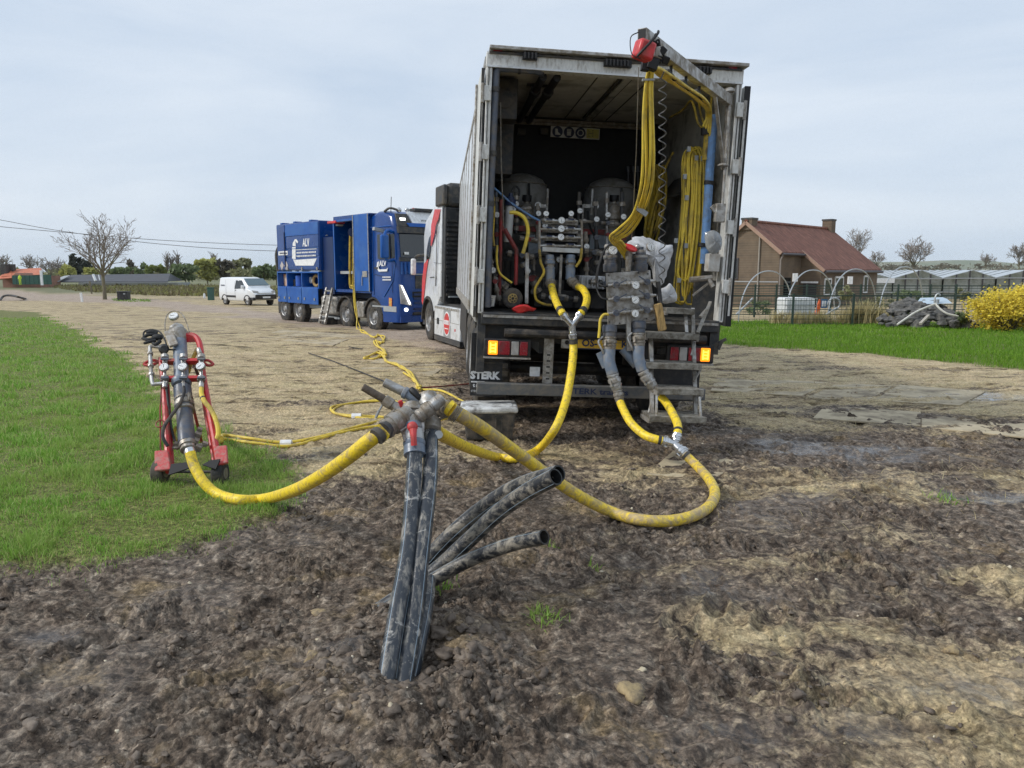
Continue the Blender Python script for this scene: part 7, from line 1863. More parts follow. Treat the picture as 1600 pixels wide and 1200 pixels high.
crumple('plastic_sheet', [(1028, 455), (1040, 448), (1047, 443), (1056, 455), (1058, 468), (1050, 473), (1036, 474), (1028, 470)], YS + .2, .05, 'small white plastic sheet beside the wooden block', 2)
crumple('plastic_bag', [(1101, 366), (1108, 361), (1119, 361), (1127, 370), (1128, 384), (1122, 394), (1113, 397), (1104, 388)], -.12, .05, 'clear plastic bag hanging on the right post', 3, mat('clear_bag', (.55, .57, .58), .15, bump=.5, bscale=25, trans=.6))
# folding steps
SP0 = tthing('boarding_steps', 'dirty aluminium steps leading up to the right of the trailer doorway', 'steps')
tr_ = [((1040, 1085), 485, -.35, .24), ((1009, 1092), 524, -.55, .26), ((1009, 1096), 571, -.72, .28), ((1027, 1099), 611, -.88, .28), ((1014, 1103), 654, -1.02, .3)]
for k, ((u0, u1), v, y, dp) in enumerate(tr_):
    a_, b_ = tp(u0, v, y), tp(u1, v + 2, y)
    z = (a_.z + b_.z) / 2
    mb = MB(); mb.bx(a_.x, b_.x, y - .02, y + .012, z - .03, z + .028); t_ = mb.obj('tread_nosing', m_gwood, SP0, bevel=.004)
    mb = MB()
    nb = 8
    for j in range(nb): yy = y + .02 + dp * j / nb; mb.bx(a_.x + .01, b_.x - .01, yy, yy + dp / nb * .62, z - .01 + .0, z + .024)
    each(mb, 'tread_bar', m_gwood, t_)
    mb = MB(); mb.bx(a_.x + .002, b_.x - .002, y + .014, y + dp, z - .03, z - .012); mb.obj('tread_pan', m_gwood, t_)
    for x in (a_.x + .01, b_.x - .01):
        mb = MB(); mb.bx(x - .012, x + .012, y + .0, y + dp, z - .045, z - .008); mb.obj('tread_side', m_alu, t_)
for (ua, ub, ya, yb, va, vb) in ((1082, 1087, -.2, -.85, 483, 655), (1017, 1019, -.45, -.86, 530, 655)):
    mb = MB(); mb.bar(tp(ua, va, ya), tp(ub, vb, yb), .035, .05); mb.obj('stringer', m_alu, SP0)
for (p0, p1) in (((1094, 579, -.6), (1084, 596, -.7)), ((1096, 620, -.75), (1085, 640, -.8)), ((1020, 618, -.75), (1012, 650, -.85)), ((1086, 535, -.5), (1080, 555, -.6))):
    mb = MB(); mb.bar(tp(*p0), tp(*p1), .014, .014); mb.obj('brace', m_alu, SP0)
mb = MB(); mb.tube([tp(1093, 620, -.95), tp(1095, 650, -1.0)], .012, 7); mb.obj('strut', m_galv, SP0)
mb = MB(); mb.tube([tp(1026, 618, -.95), tp(1025.5, 650, -1.0)], .012, 7); mb.obj('strut', m_galv, SP0)
for (p0, p1) in (((1071, 492, -.3), (1073, 520, -.45)), ((1110, 472, -.2), (1090, 520, -.5)), ((1106, 482, -.15), (1094, 495, -.25))):
    mb = MB(); mb.bar(tp(*p0), tp(*p1), .03, .02); mb.obj('hand_strut', m_alu, SP0)

# ---- swing boom with winch, hose bundle and coiled cable
bE = at(1003, 55, 5.75); bH = TM @ tp(1139, 158, -.02)
bm_ = thing('swing_boom', 'steel swing boom reaching out from the top right of the trailer', 'boom')
d_ = (bH - bE)
mb = MB(); mb.bar(bE, bH, .07, .10); bb_ = mb.obj('boom_arm', m_alu, bm_, bevel=.005)
mb = MB(); mb.bar(bE - d_.normalized() * .002, bE + d_ * .004, .056, .085); mb.obj('open_end', m_black, bb_)
mb = MB(); mb.bar(bE.lerp(bH, .78), TM @ tp(1130, 256, -.06), .03, .03); mb.obj('boom_brace', m_alu, bm_)
mb = MB(); mb.bar(bH + Vector((0, 0, .1)), TM @ tp(1131, 265, -.02), .05, .05); mb.obj('mast', m_galvd, bm_)
for i, f in enumerate((.30, .46, .62)):
    c_ = bE.lerp(bH, f) + Vector((-.03, -.02, -.12)); mb = MB(); mb.box(c_, (.16, .03, .02), (0, .3, .9)); mb.box(c_ + Vector((0, 0, .05)), (.02, .03, .12)); mb.obj('hose_clamp', m_black, bm_)
# winch at the boom head
wc = at(1006, 79, 5.70)
wn_ = thing('cable_winch', 'red winch box strapped to the free end of the boom', 'winch')
mb = MB(); mb.box(wc, (.13, .12, .13), (.1, .25, .35)); mb.obj('drum_cover', m_redp, wn_, bevel=.02)
mb = MB(); mb.tube(crs([wc + Vector((-.06, -.08, -.06)), wc + Vector((0, -.09, .0)), wc + Vector((.08, -.06, .09)), wc + Vector((.1, 0, .13))], 4), .01, 6); mb.tube(crs([wc + Vector((-.04, -.02, .12)), wc + Vector((-.1, -.03, .08)), wc + Vector((-.09, -.03, -.03)), wc + Vector((-.03, -.05, -.07))], 4), .004, 6); each(mb, 'strap', m_black, wn_)
for (u, v, s_, e_) in ((1022, 72, .06, (.3, .5, 0)), (1027, 84, .07, (0, .2, .5)), (1035, 80, .05, (.2, .6, .3)), (1019, 100, .08, (0, .3, .2)), (1028, 92, .05, (.5, .1, .4)), (1008, 104, .06, (0, .1, .1)), (1040, 94, .05, (.4, .3, .2))):
    mb = MB(); mb.box(at(u, v, 5.85), (s_, s_ * .8, s_ * 1.1), e_); mb.obj('head_block', m_black if u != 1027 else m_galvd, wn_, bevel=.006)
mb = MB(); mb.tube([at(1020, 62, 5.8), at(1025, 52, 5.8)], .006, 5); mb.tube(crs([at(1024, 66, 5.8), at(1029, 62, 5.8), at(1031, 72, 5.8)], 4), .008, 6); each(mb, 'cable_tail', m_black, wn_)
mb = MB(); mb.tube([at(998, 105, 5.95), at(994, 240, 6.2), at(987, 375, 7.2)], .003, 5); tag(mb.obj('hoist_wire', m_galvd), 'thin steel wire hanging from the winch to the hanging manifold', 'wire')
# yellow hoses clipped under the boom and falling to the manifold
for k in range(4):
    o = (k - 1.5) * 1.75
    zj = .02 * (k % 2)
    P = [TM @ tp(1104 + o * 2, 205 + o * 3, .1), TM @ tp(1108 + o, 175, .0), bE.lerp(bH, .66) + Vector((-.05 + .02 * o, .0, -.12 - .02 * (k % 2))), bE.lerp(bH, .45) + Vector((-.05 + .02 * o, .0, -.12 - .02 * (k % 2))), bE.lerp(bH, .26) + Vector((-.04 + .018 * o, .0, -.14)), at(1020 + o * 1.5, 106, 5.95), at(1014 + o * 1.8, 130, 5.95 + zj), at(1012.5 + o * 3.0 + .8 * (-1) ** k, 180, 6.0 + zj), at(1013 + o * 3.2, 250, 6.08 + zj), at(1009 + o * 2.9 - .6 * (-1) ** k, 295, 6.2 + zj), at(996 + o * 2.8, 335, 6.5), at(976 + o * 3.6, 360 + o, 6.8), at(960 + o * 2.2, 371 + o * 1.2, 7.0), at(963 + o * 3, 377, 7.1), at(974 + o * 2.4, 390, 7.22), at(982 + o * 1.5, 405, 7.3)]
    hose('boom_hose', P, .0118, m_yhose2, ('leftmost', 'second from left', 'second from right', 'rightmost')[k] + ' yellow hose of the bundle falling from the boom to the hanging manifold', group='yellow hoses hanging from the boom', n=8, k=6)
mb = MB(); mb.box(at(1003, 330, 6.42), (.10, .04, .04), (0, .6, 0)); mb.box(at(1013, 125, 5.95), (.09, .04, .015)); tag(mb.obj('hose_tie', m_pale), 'pale tape tied round the bundle of boom hoses', 'tape')
hx_ = []
for k in range(17 * 12 + 1):
    f = k / (17 * 12); a = f * 17 * 2 * math.pi
    c_ = at(1035.5 - 1.5 * f, 112 + 330 * f, 6.0 + 1.1 * f)
    r_ = .028 if 0.03 < f < .98 else .008
    hx_.append(c_ + Vector((math.cos(a) * r_, math.sin(a) * r_, 0)))
mb = MB(); mb.tube(hx_, .0052, 6); tag(mb.obj('coiled_cable', mat('grey_coil_cable', (.10, .10, .10), .4)), 'grey coiled spiral cable hanging beside the yellow boom hoses', 'cable')
# hanks of thin yellow hose on the right wall
def hank(name, label, N, y, u0, u1, vt, vb, r, seed):
    rs = random.Random(seed); h = tthing(name, label, 'hose', 'hanks of yellow hose')
    for k in range(N):
        f = (k + .5) / N
        us, ue = u0 + (u1 - u0) * (f * .55) + rs.uniform(-2, 2), u0 + (u1 - u0) * (.45 + f * .55) + rs.uniform(-2, 2)
        t_ = vt + rs.uniform(-4, 6); b_ = vb + rs.uniform(-40, 8)
        yy = y + rs.uniform(-.09, .09); sl_ = rs.uniform(-3, 3)
        mid = (us + ue) / 2
        P = [tp(us - 9 + sl_ * 2, b_ - 14, yy), tp(us - 4, (t_ * .4 + b_ * .6), yy), tp(us + 1, t_ * .7 + b_ * .3, yy), tp(us + 1, t_ + 16, yy + .05), tp(mid + 2, t_, yy + .12), tp(ue, t_ + 18, yy - .02), tp(ue + rs.uniform(-2, 2), t_ * .7 + b_ * .3, yy - .04), tp(ue - 4 + rs.uniform(-2, 2), (t_ * .4 + b_ * .6), yy - .05), tp(ue - 12, b_ - 14, yy - .04), tp(mid - 11, b_, yy)]
        mb = MB(); mb.tube(crs(P, 6, closed=True), r, 7, closed=True); mb.obj('hose_loop', m_yhose2 if k % 3 else m_yin, h)
    return h
hank('hose_hank', 'large hank of yellow hoses hanging on the right wall of the trailer', 15, .35, 1064, 1104, 234, 470, .0115, 5)
hank('hose_hank', 'smaller hank of yellow hoses hanging further inside behind the coiled cable', 7, 1.5, 1015, 1044, 262, 378, .016, 9)
hose('slack_hose', [tp(1104, 162, .3), tp(1103, 190, .3), tp(1097, 199, .3), tp(1090, 190, .3), tp(1084, 165, .35), tp(1078, 158, .4), tp(1066, 172, .8), tp(1046, 184, 1.4)], .012, m_yin, 'slack yellow hose looping near the top right of the doorway', M=TM, n=7)
hose('slack_hose', [tp(1112, 150, .3), tp(1109, 185, .3), tp(1103, 196, .3), tp(1096, 182, .35), tp(1092, 160, .4)], .012, m_yin, 'second slack yellow hose hanging beside the boom hinge', M=TM, n=7)
hose('slack_hose', [tp(1052, 238, 1.0), tp(1043, 255, 1.1), tp(1034, 280, 1.2), tp(1022, 320, 1.3), tp(1012, 360, 1.4)], .014, m_yin, 'yellow hose slanting down from the hank into the dark trailer', M=TM, n=7)
mb = MB(); 
for (u, v) in ((1070, 276), (1073, 309), (1056, 376), (1072, 384), (1088, 247), (1097, 248), (1089, 274), (1061, 438), (1076, 233)): mb.box(tp(u, v, .27), (.035, .03, .05))
kind(tput('hose_label', m_pale, mb, 'pale tape tags on the hank of yellow hoses', 'tags'), 'stuff')
bp_ = tthing('blue_pipe', 'sky blue pipe standing inside the right doorway post', 'pipe')
mb = MB(); mb.tube([tp(1115, 180, .12), tp(1108, 280, .12), tp(1100, 412, .12)], .045, 14); mb.obj('pipe', m_bpipe, bp_)
for u, v in ((1107.5, 286), (1098, 383)):
    mb = MB(); mb.cyl(tp(u + .6, v - 3, .12), tp(u - .4, v + 3, .12), .052, n=14); mb.obj('strap', m_black, bp_)
hose('sleeve_hose', [tp(1106, 200, .14), tp(1104, 225, .14), tp(1102, 250, .14)], .034, m_yin, 'short thick yellow hose beside the blue pipe', M=TM)
mb = MB(); mb.cyl(tp(1102, 200, .13), tp(1102, 211, .13), .045, n=14); tput('black_collar', m_black, mb, 'black collar above the short thick yellow hose', 'collar')
mb = MB(); mb.prism([(1.0, .6, 1.35), (1.0, 1.8, 1.35), (1.2, 1.8, 1.6), (1.2, .6, 1.6)], (0, 0, .03)); q = tp(1053, 270, .9)
tput('hose_saddle', m_dark, mb, 'dark curved saddle carrying the hose hank', 'bracket')
# ------------------------------------------------------------------ foreground pipes and manifold
def W(u, v, Y): return at(u, v, Y)
pb0 = gnd(612, 1068)
def pipe(name, label, P, r, m, open_end=True, stripes=3, group='black polyethylene pipes', rot=0.0, mb_end=True):
    pts = crs(P, 8)
    mb = MB(); mb.tube(pts, r, 20, caps=False); o = tag(mb.obj(name, m), label, 'pipe', group)
    # stripes run along the pipe
    T0 = (pts[1] - pts[0]).normalized(); a = T0.orthogonal().normalized()
    fr = []
    for i in range(len(pts)):
        t_ = (pts[min(i + 1, len(pts) - 1)] - pts[max(i - 1, 0)]).normalized(); a = (a - t_ * a.dot(t_)).normalized(); fr.append((a.copy(), t_.cross(a)))
    for s_ in range(stripes):
        th_ = rot + 2 * math.pi * s_ / stripes
        mb = MB(); mb.tube([p + (fr[i][0] * math.cos(th_) + fr[i][1] * math.sin(th_)) * (r * .965) for i, p in enumerate(pts)], r * .05, 5); mb.obj('stripe', m_stripe, o)
    if open_end:
        # wall thickness and bore at the open end
        e = pts[-1]; t_ = (pts[-1] - pts[-2]).normalized()
        n_ = 20; a = t_.orthogonal().normalized(); b_ = t_.cross(a); V = []; Fs = []
        for (q, rr_) in ((0, r), (.002, r), (.002, r * .82), (-.02, r * .81), (-.35, r * .8)):
            for j in range(n_): th_ = 2 * math.pi * j / n_; V.append(e + t_ * q + (a * math.cos(th_) + b_ * math.sin(th_)) * rr_)
        for i in range(4):
            for j in range(n_): Fs.append((i * n_ + j, i * n_ + (j + 1) % n_, (i + 1) * n_ + (j + 1) % n_, (i + 1) * n_ + j))
        Fs.append(tuple(4 * n_ + j for j in range(n_)))
        mb = MB(); mb.add(V, Fs); mb.obj('pipe_mouth', mat('pipe_mouth_dark', (.018, .018, .018), .5, dirt=(.12, .1, .08), amt=.3) if 'pipe_mouth_dark' not in bpy.data.materials else bpy.data.materials['pipe_mouth_dark'], o)
    return o
R1 = .039
g0 = base(0, 2.9)
# two pipes standing up to the manifold
def dig(P, L=.35):
    a, b_ = P[0], P[1]
    return [a + (a - b_).normalized() * L] + P
pipe('black_pipe', 'black pipe standing upright under the red valve, nearest and leftmost', dig([W(600, 1085, 2.80), W(620, 960, 3.08), W(638, 855, 3.35), W(646, 745, 3.68), W(648, 705, 3.80)]), R1, m_pe, False, 3, rot=.9)
pipe('black_pipe', 'muddy black pipe rising just right of the leftmost one to the grey coupling', dig([W(630, 1070, 2.86), W(646, 970, 3.09), W(660, 850, 3.38), W(672, 745, 3.72), W(673, 672, 3.95)]), R1, m_pe, False, 3, rot=.2)
pipe('black_pipe', 'short black pipe end half buried behind the two upright pipes', dig([W(641, 1062, 2.93), W(653, 1005, 3.08), W(664, 950, 3.24), W(669, 905, 3.4)]), R1 * .95, m_pe, False, 2)
# bent loose pipes to the right
pipe('black_pipe', 'front muddy black pipe curving up to an open end at right', dig([W(606, 945, 3.70), W(650, 915, 3.72), W(690, 884, 3.72), W(735, 842, 3.70), W(780, 800, 3.64), W(825, 768, 3.54), W(868, 745, 3.42)]), R1 * 1.06, m_pedirty, True, 3, rot=.4)
pipe('black_pipe', 'rear muddy black pipe lying behind the curving one, its mouth just behind', dig([W(618, 935, 3.82), W(660, 885, 3.84), W(705, 836, 3.84), W(760, 790, 3.80), W(815, 758, 3.68), W(873, 740, 3.50)]), R1 * 1.06, m_pedirty, True, 3, rot=.1)
pipe('black_pipe', 'lower black pipe with its open end pointing right above the mud', dig([W(596, 955, 3.62), W(640, 928, 3.64), W(690, 898, 3.64), W(740, 872, 3.60), W(800, 850, 3.5), W(850, 839, 3.38)]), R1 * .92, m_pedirty, True, 2, rot=.9)
# the manifold on top of the standing pipes
mn = thing('valve_cluster', 'muddy cluster of valves and couplings on top of the standing black pipes', 'manifold')
def mo(name, m, mb, par=mn, **k): return mb.obj(name, m, par, **k)
D1, D2 = 3.85, 4.0
mb = MB(); mb.lathe(W(648, 712, 3.79), W(646, 664, 3.90), [(0, .044), (.02, .056), (.28, .056), (.3, .052), (.36, .058), (.44, .058), (.46, .048), (.8, .046), (.82, .056), (1, .056)], 22); mo('valve_body', m_pvc, mb)
mb = MB(); mb.lathe(W(646.5, 690, 3.84), W(646, 667, 3.90), [(0, .050), (.1, .053), (.9, .053), (1, .05)], 22); mo('valve_sleeve', m_tank, mb)
mb = MB(); mb.tube(crs([W(645, 668, 3.80), W(646, 682, 3.76), W(647, 696, 3.75)], 4), [.022, .021, .019, .018, .017, .016, .016, .016, .016], 10); mb.ball(W(644.5, 667, 3.80), .028, 12, 8); mo('red_handle', m_redp, mb)
mb = MB(); mb.lathe(W(646, 668, 3.90), W(643, 635, 4.0), [(0, .058), (.12, .066), (.3, .066), (.32, .056), (.55, .056), (.57, .07), (.75, .07), (.77, .055), (1, .052)], 20); mo('cast_body', m_galvd, mb)
mb = MB(); coupling(mb, W(601, 672, 3.82), W(640, 645, 3.93), .048); mo('hose_coupling', m_galvd, mb)
for a_, b_, m_ in (((588, 683), (595, 677), m_dark), ((596, 676), (599, 674), m_yhose), ((600, 673), (605, 669), m_dark)):
    mb = MB(); mb.cyl(W(*a_, 3.80), W(*b_, 3.82), .046, n=16); mo('clamp_band', m_, mb)
mb = MB(); mb.lathe(W(673, 674, 3.93), W(673, 635, 4.05), [(0, .046), (.03, .054), (.2, .056), (.4, .054), (.42, .046), (.65, .046), (.67, .056), (.8, .056), (.82, .045), (1, .044)], 20); mo('cast_body', m_galvd, mb)
mb = MB(); mb.lathe(W(671, 634, 4.05), W(668, 616, 4.1), [(0, .05), (.3, .055), (.6, .05), (.9, .05), (1, .04)], 18); mo('upper_body', m_galv, mb)
mb = MB(); coupling(mb, W(653, 652, 3.88), W(691, 623, 3.92), .034, False); mo('branch_pipe', m_galvd, mb)
mb = MB(); mb.lathe(W(676, 634, 3.88), W(692, 621, 3.9), [(0, .032), (.5, .034), (.55, .026), (.95, .026), (1, .022)], 14); mo('branch_tip', m_galv, mb)
mb = MB(); coupling(mb, W(672, 645, 4.05), W(702, 637, 3.98), .044); mo('hose_coupling', m_galvd, mb)
mb = MB(); mb.lathe(W(566.5, 604.5, 3.98), W(602, 625, 4.0), [(0, .017), (.02, .02), (.9, .022), (.92, .02), (1, .02)], 14); mo('rusty_pipe', mat('rusty_pipe', (.10, .075, .055), .75, dirt=(.2, .16, .12), amt=.5, scale=20, bump=.3), mb)
mb = MB(); mb.lathe(W(600, 624, 4.0), W(624, 640, 4.0), [(0, .028), (.1, .031), (.5, .031), (.55, .026), (.8, .03), (1, .03)], 16); mo('pipe_socket', m_galvd, mb)
mb = MB(); mb.lathe(W(600, 597, 4.12), W(632, 613, 4.12), [(0, .02), (.02, .025), (.9, .026), (1, .024)], 14); mo('steel_pipe', m_galv, mb)
mb = MB(); mb.lathe(W(630, 612, 4.12), W(660, 628, 4.1), [(0, .027), (.05, .034), (.2, .034), (.25, .028), (.6, .03), (1, .022)], 16); mo('pipe_socket', m_pvc, mb)
mb = MB(); mb.tube(crs([W(642, 608, 4.08), W(650, 616, 4.06), W(660, 628, 4.05)], 4), [.016, .019, .02, .019, .018, .016, .014, .01, .006], 8); mo('lever', m_black, mb)
mb = MB(); mb.box(W(628, 633, 3.98), (.024, .012, .06), (.3, -.35, 0)); mo('red_lever', m_redp, mb, bevel=.004)
mb = MB(); mb.tube([W(592, 642, 4.0), W(598, 632, 4.02)], .006, 6); mb.tube([W(587, 653, 4.0), W(592, 642, 4.0)], .008, 6); each(mb, 'cable_tie', m_pale, mn)
mb = MB(); mb.prism([W(613, 655, 3.86), W(628, 643, 3.86), W(631, 645, 3.86), W(616, 657, 3.86)], (0, .02, 0)); mo('cam_lever', m_chrome, mb)
mb = MB(); mb.bar(W(628, 668, 3.86), W(634, 690, 3.80), .018, .012); mo('cam_lever', m_galv, mb); mb = MB(); mb.bar(W(661, 655, 3.88), W(661, 675, 3.86), .014, .01); mo('cam_lever', m_galv, mb)
mb = MB(); mb.cyl(W(684.5, 679, 3.92), W(685.5, 679, 3.9), .022, n=14); mo('white_cap', m_tank, mb)
mb = MB()
for k in range(4):
    a_ = W(708 + k * 2.4, 644 + k * 1.6, 3.97 - .0); mb.torus(a_, W(720, 651, 3.98) - W(704, 640, 3.98), .043, .004, 16, 5)
each(mb, 'wire_wrap', m_galvd, mn)
mb = MB(); mb.cyl(W(700, 636, 3.98), W(706, 640, 3.975), .044, n=16); mo('hose_end', m_yhose, mb)

# the thick yellow hoses
def HG(u, v, r=.039):
    p = gnd(u, v)
    q = p + (CAM - p) * .012
    h_ = max(gz(p.x + a_, p.y + b_) for a_ in (-.04, 0, .04) for b_ in (-.04, 0, .04))
    z = h_ + r * .85
    d = ray(u, v); k = (z - CAM.z) / d.z
    return CAM + d * k

hose('suction_hose', [W(598, 674, 3.83), W(575, 690, 3.86), W(545, 714, 3.95), W(505, 742, 4.15), W(460, 766, 4.55), HG(415, 779), HG(375, 781), HG(340, 772), W(317, 752, 5.55), W(303, 727, 5.62), W(297, 707, 5.66)], .039, m_yhose, 'thick yellow hose sagging over the grass from the trolley to the valve cluster', n=16, k=10)
YW = lambda u, v, y: TM @ tp(u, v, y)
hose('suction_hose', [YW(895.5, 530, YP), YW(896, 548, YP - .02), W(892, 585, 7.2), W(883, 630, 6.98), W(866, 672, 6.75), HG(840, 703), HG(808, 716), HG(775, 714), W(740, 703, 5.5), W(710, 690, 4.9), W(685, 676, 4.3), W(672, 664, 4.05)], .039, m_yhose, 'thick yellow hose dropping from the doorway Y coupling and curving to the valve cluster', n=16, k=10, bands=(.012, .03))
y2 = thing('y_coupling', 'silver Y coupling lying near the foot of the steps', 'coupling')
Yc = W(1054, 694, 6.55)
mb = MB(); mb.tube([W(1040, 690, 6.55), Yc, W(1066, 706, 6.48)], .037, 14); mb.tube([W(1058, 682, 6.6), Yc], .035, 14); mb.obj('y_body', m_chrome, y2)
for a_, b_ in ((W(1034, 688, 6.55), W(1046, 691.5, 6.55)), (W(1058.5, 677, 6.6), W(1056.5, 689, 6.57)), (W(1060, 700, 6.5), W(1072, 711, 6.45))):
    mb = MB(); coupling(mb, a_, b_, .04); mb.obj('sleeve', m_chrome, y2)
hose('suction_hose', [LEG1, W(974, 640, 6.98), W(986, 661, 6.8), W(1006, 679, 6.65), W(1024, 686, 6.57), W(1037, 689, 6.55)], .038, m_yhose, 'yellow hose from the left leg of the hanging manifold to the lower Y coupling', n=14, bands=(.02, .93))
hose('suction_hose', [LEG2, W(1040, 628, 7.05), W(1052, 648, 6.85), W(1059, 665, 6.7), W(1058.5, 680, 6.6)], .038, m_yhose, 'yellow hose from the right leg of the hanging manifold to the lower Y coupling', n=14, bands=(.03, .93))
hose('suction_hose', [W(1070, 710, 6.45), HG(1087, 726), HG(1107, 748), HG(1117, 770), HG(1108, 791), HG(1083, 806), HG(1045, 814), HG(1000, 812), HG(958, 801), W(905, 775, 4.92), W(850, 738, 4.75), W(800, 702, 4.5), W(755, 670, 4.2), W(720, 649, 4.02), W(704, 639, 3.97)], .039, m_yhosem, 'long muddy yellow hose looping on the mud to the lower Y coupling', n=16, k=10, bands=(.01,))

# thin yellow twin hose lying from the trolley past the cluster to the blue truck
for k in range(2):
    o = (k - .5)
    def q(u, v, up=.02): p = gpt(u + o * 3.2, v + o * 3.0, up); return p
    hose('air_hose', [W(346, 684, 6.25), q(352, 688, .03), q(390, 690), q(445, 691), q(500, 685), q(560, 670), q(605, 655), q(585, 652), q(550, 652), q(524, 645), q(520, 640), q(545, 634), q(590, 630), q(640, 634), q(690, 655), q(735, 640 + 4 * k), q(720, 628), q(690, 618), q(655, 610), q(652, 600), q(632, 588)] if k == 0 else [W(342, 682, 6.25), q(350, 690, .03), q(395, 692), q(450, 691), q(505, 683), q(570, 667), q(650, 660), q(700, 655), q(728, 644), q(700, 638), q(640, 632), q(590, 628), q(540, 632), q(519, 640), q(530, 648), q(575, 652), q(620, 648)], .0155, m_yhose2, ('twin yellow air hose on the ground, the strand that starts at the trolley valve', 'twin yellow air hose on the ground, the strand looping left of the valve cluster')[k], group='thin yellow hoses on the ground', n=8, k=6)
TR = [(552, 446), (553, 470), (556, 492), (560, 512), (566, 519), (574, 523), (584, 529), (592, 526), (600, 530), (596, 536), (586, 533), (590, 542), (598, 548), (602, 556), (590, 552), (575, 558), (570, 561), (585, 561), (598, 557), (604, 566), (618, 572), (628, 578), (640, 586), (648, 596), (655, 606), (655, 612)]
for k in range(2):
    P = []
    for i, (u, v) in enumerate(TR):
        o = (k - .5) * (3.0 if i % 3 else -4.5)
        if i < 3: P.append(BM @ bs(u + k * 2, v, 1.3 + .03 * i))
        else: P.append(gpt(u + o, v + (k - .5) * (1.5 if i % 2 else -1.5), .03))
    hose('air_hose', P, .021, m_yhose2, ('pale yellow air hose snaking from the blue truck cabinet, left strand', 'pale yellow air hose snaking from the blue truck cabinet, right strand')[k], group='thin yellow hoses on the ground', n=7, k=6)
for u, v, lb in ((447, 690.5, 'white tape tag on the twin air hose near the trolley'), (557, 652, 'pale tape tag on the looped air hose left of the valve cluster')):
    p = gpt(u, v, .022); mb = MB(); mb.cyl(p + Vector((-.055, 0, 0)), p + Vector((.055, .005, 0)), .04, n=10); tag(mb.obj('hose_tag', m_print), lb, 'tag')
# rods on the ground
for P, lb in ((((482, 552), (520, 566), (560, 582), (605, 603)), 'thin dark rod lying on the sand left of the valve cluster'), (((655, 608), (690, 604), (737, 601)), 'thin rusty rod running from the cluster towards the mud flap'), (((545, 541), (556, 544), (566, 545)), 'short dark stick on the sand before the blue truck')):
    mb = MB(); mb.tube([gpt(u, v, .03) for u, v in P], .012, 6); tag(mb.obj('ground_rod', m_redd if 'rusty' in lb else m_chas), lb, 'rod')

# ------------------------------------------------------------------ tub with lid
p = gnd(764, 684)
tb = thing('plastic_tub', 'muddy black tub with a pale lid on the ground behind the lorry', 'tub', T_((p.x, p.y, gz(p.x, p.y) + .02)) @ Zr(rad(3)))
tw = .265
mb = MB()
V = []
for z, s_ in ((0, .86), (.02, .88), (.29, 1.0)):
    for (x, y) in ((-1, -1), (1, -1), (1, 1), (-1, 1)): V.append((x * tw * s_, y * .19 * s_, z))
mb.add(V, [(3, 2, 1, 0)] + [(4 * i + j, 4 * i + (j + 1) % 4, 4 * i + 4 + (j + 1) % 4, 4 * i + 4 + j) for i in range(2) for j in range(4)] + [(8, 9, 10, 11)]); mb.obj('tub_body', m_tub, tb, bevel=.02)
mb = MB()
for k in range(7): x = -.2 + .066 * k; mb.bar((x * .9, -.175, .03), (x, -.197, .24), .014, .012)
each(mb, 'tub_rib', m_tub, tb)
mb = MB(); mb.bx(-tw - .025, tw + .025, -.215, .215, .28, .345); mb.obj('tub_lid', m_lid, tb, bevel=.022)
mb = MB(); mb.bx(-tw + .03, tw - .03, -.17, .17, .344, .352); mb.obj('lid_panel', m_lid, tb, bevel=.006)
for s_ in (-1, 1):
    mb = MB(); mb.bx(s_ * (tw - .01) - .02, s_ * (tw - .01) + .02, -.06, .06, .2, .25); mb.obj('tub_handle', m_tub, tb)

# ------------------------------------------------------------------ red trolley with gauges on the lawn
C0 = W(303, 735, 5.9); C1 = W(300, 525, 6.95)
cax = (C1 - C0); cn = Vector((1, 0, 0)).cross(cax).normalized()
if cn.y > 0: cn = -cn
def cp(u, v, off=0.0): return pl(u, v, C0 + cn * off, cn)
ct = thing('gauge_trolley', 'red two wheeled trolley with pressure gauges leaning on the lawn', 'trolley')
def co(name, m, mb, par=ct, **k): return mb.obj(name, m, par, **k)
mb = MB(); mb.tube([cp(264, 738), cp(256, 600), cp(252, 560)], .027, 9); mb.tube([cp(270, 735, -.06), cp(262, 600, -.06)], .016, 9); each(mb, 'left_rail', m_red, ct)
mb = MB(); mb.tube(crs([cp(344, 733), cp(334, 680), cp(318, 590), cp(314, 550), cp(311, 535), cp(305, 526), cp(295, 524), cp(283, 527)], 6), .027, 9); mb.tube([cp(336, 732, -.06), cp(322, 650, -.06), cp(313, 595, -.06)], .016, 9); each(mb, 'right_rail', m_red, ct)
mb = MB(); mb.bar(cp(282, 530, -.02), cp(306, 529, -.02), .05, .06); mb.obj('handle_gusset', m_red, mb and ct)
for v in (565.5, 592.5):
    mb = MB(); mb.bar(cp(252, v, .02), cp(316, v - 1, .02), .03, .055, cn); co('cross_bar', m_red, mb)
for s_, us in ((-1, (225, 247)), (1, (317, 333))):
    mb = MB(); P = [cp(us[0] if s_ < 0 else us[1], 569), cp((us[0] + us[1]) / 2, 563), cp(us[1] if s_ < 0 else us[0], 565), cp((us[0] + us[1]) / 2, 571)]
    mb.tube(crs(P, 4, closed=True), .013, 8, closed=True); co('hook_ring', m_red, mb)
for (a_, b_, c_, d_) in (((241, 704), (262, 702.5), (267, 733), (241, 735)), ((333, 697), (354, 695), (356, 722), (337, 727))):
    mb = MB(); mb.prism([cp(*a_, .05), cp(*b_, .05), cp(*c_, .05), cp(*d_, .05)], -cn * .03); co('mudguard', m_redl, mb, bevel=.008)
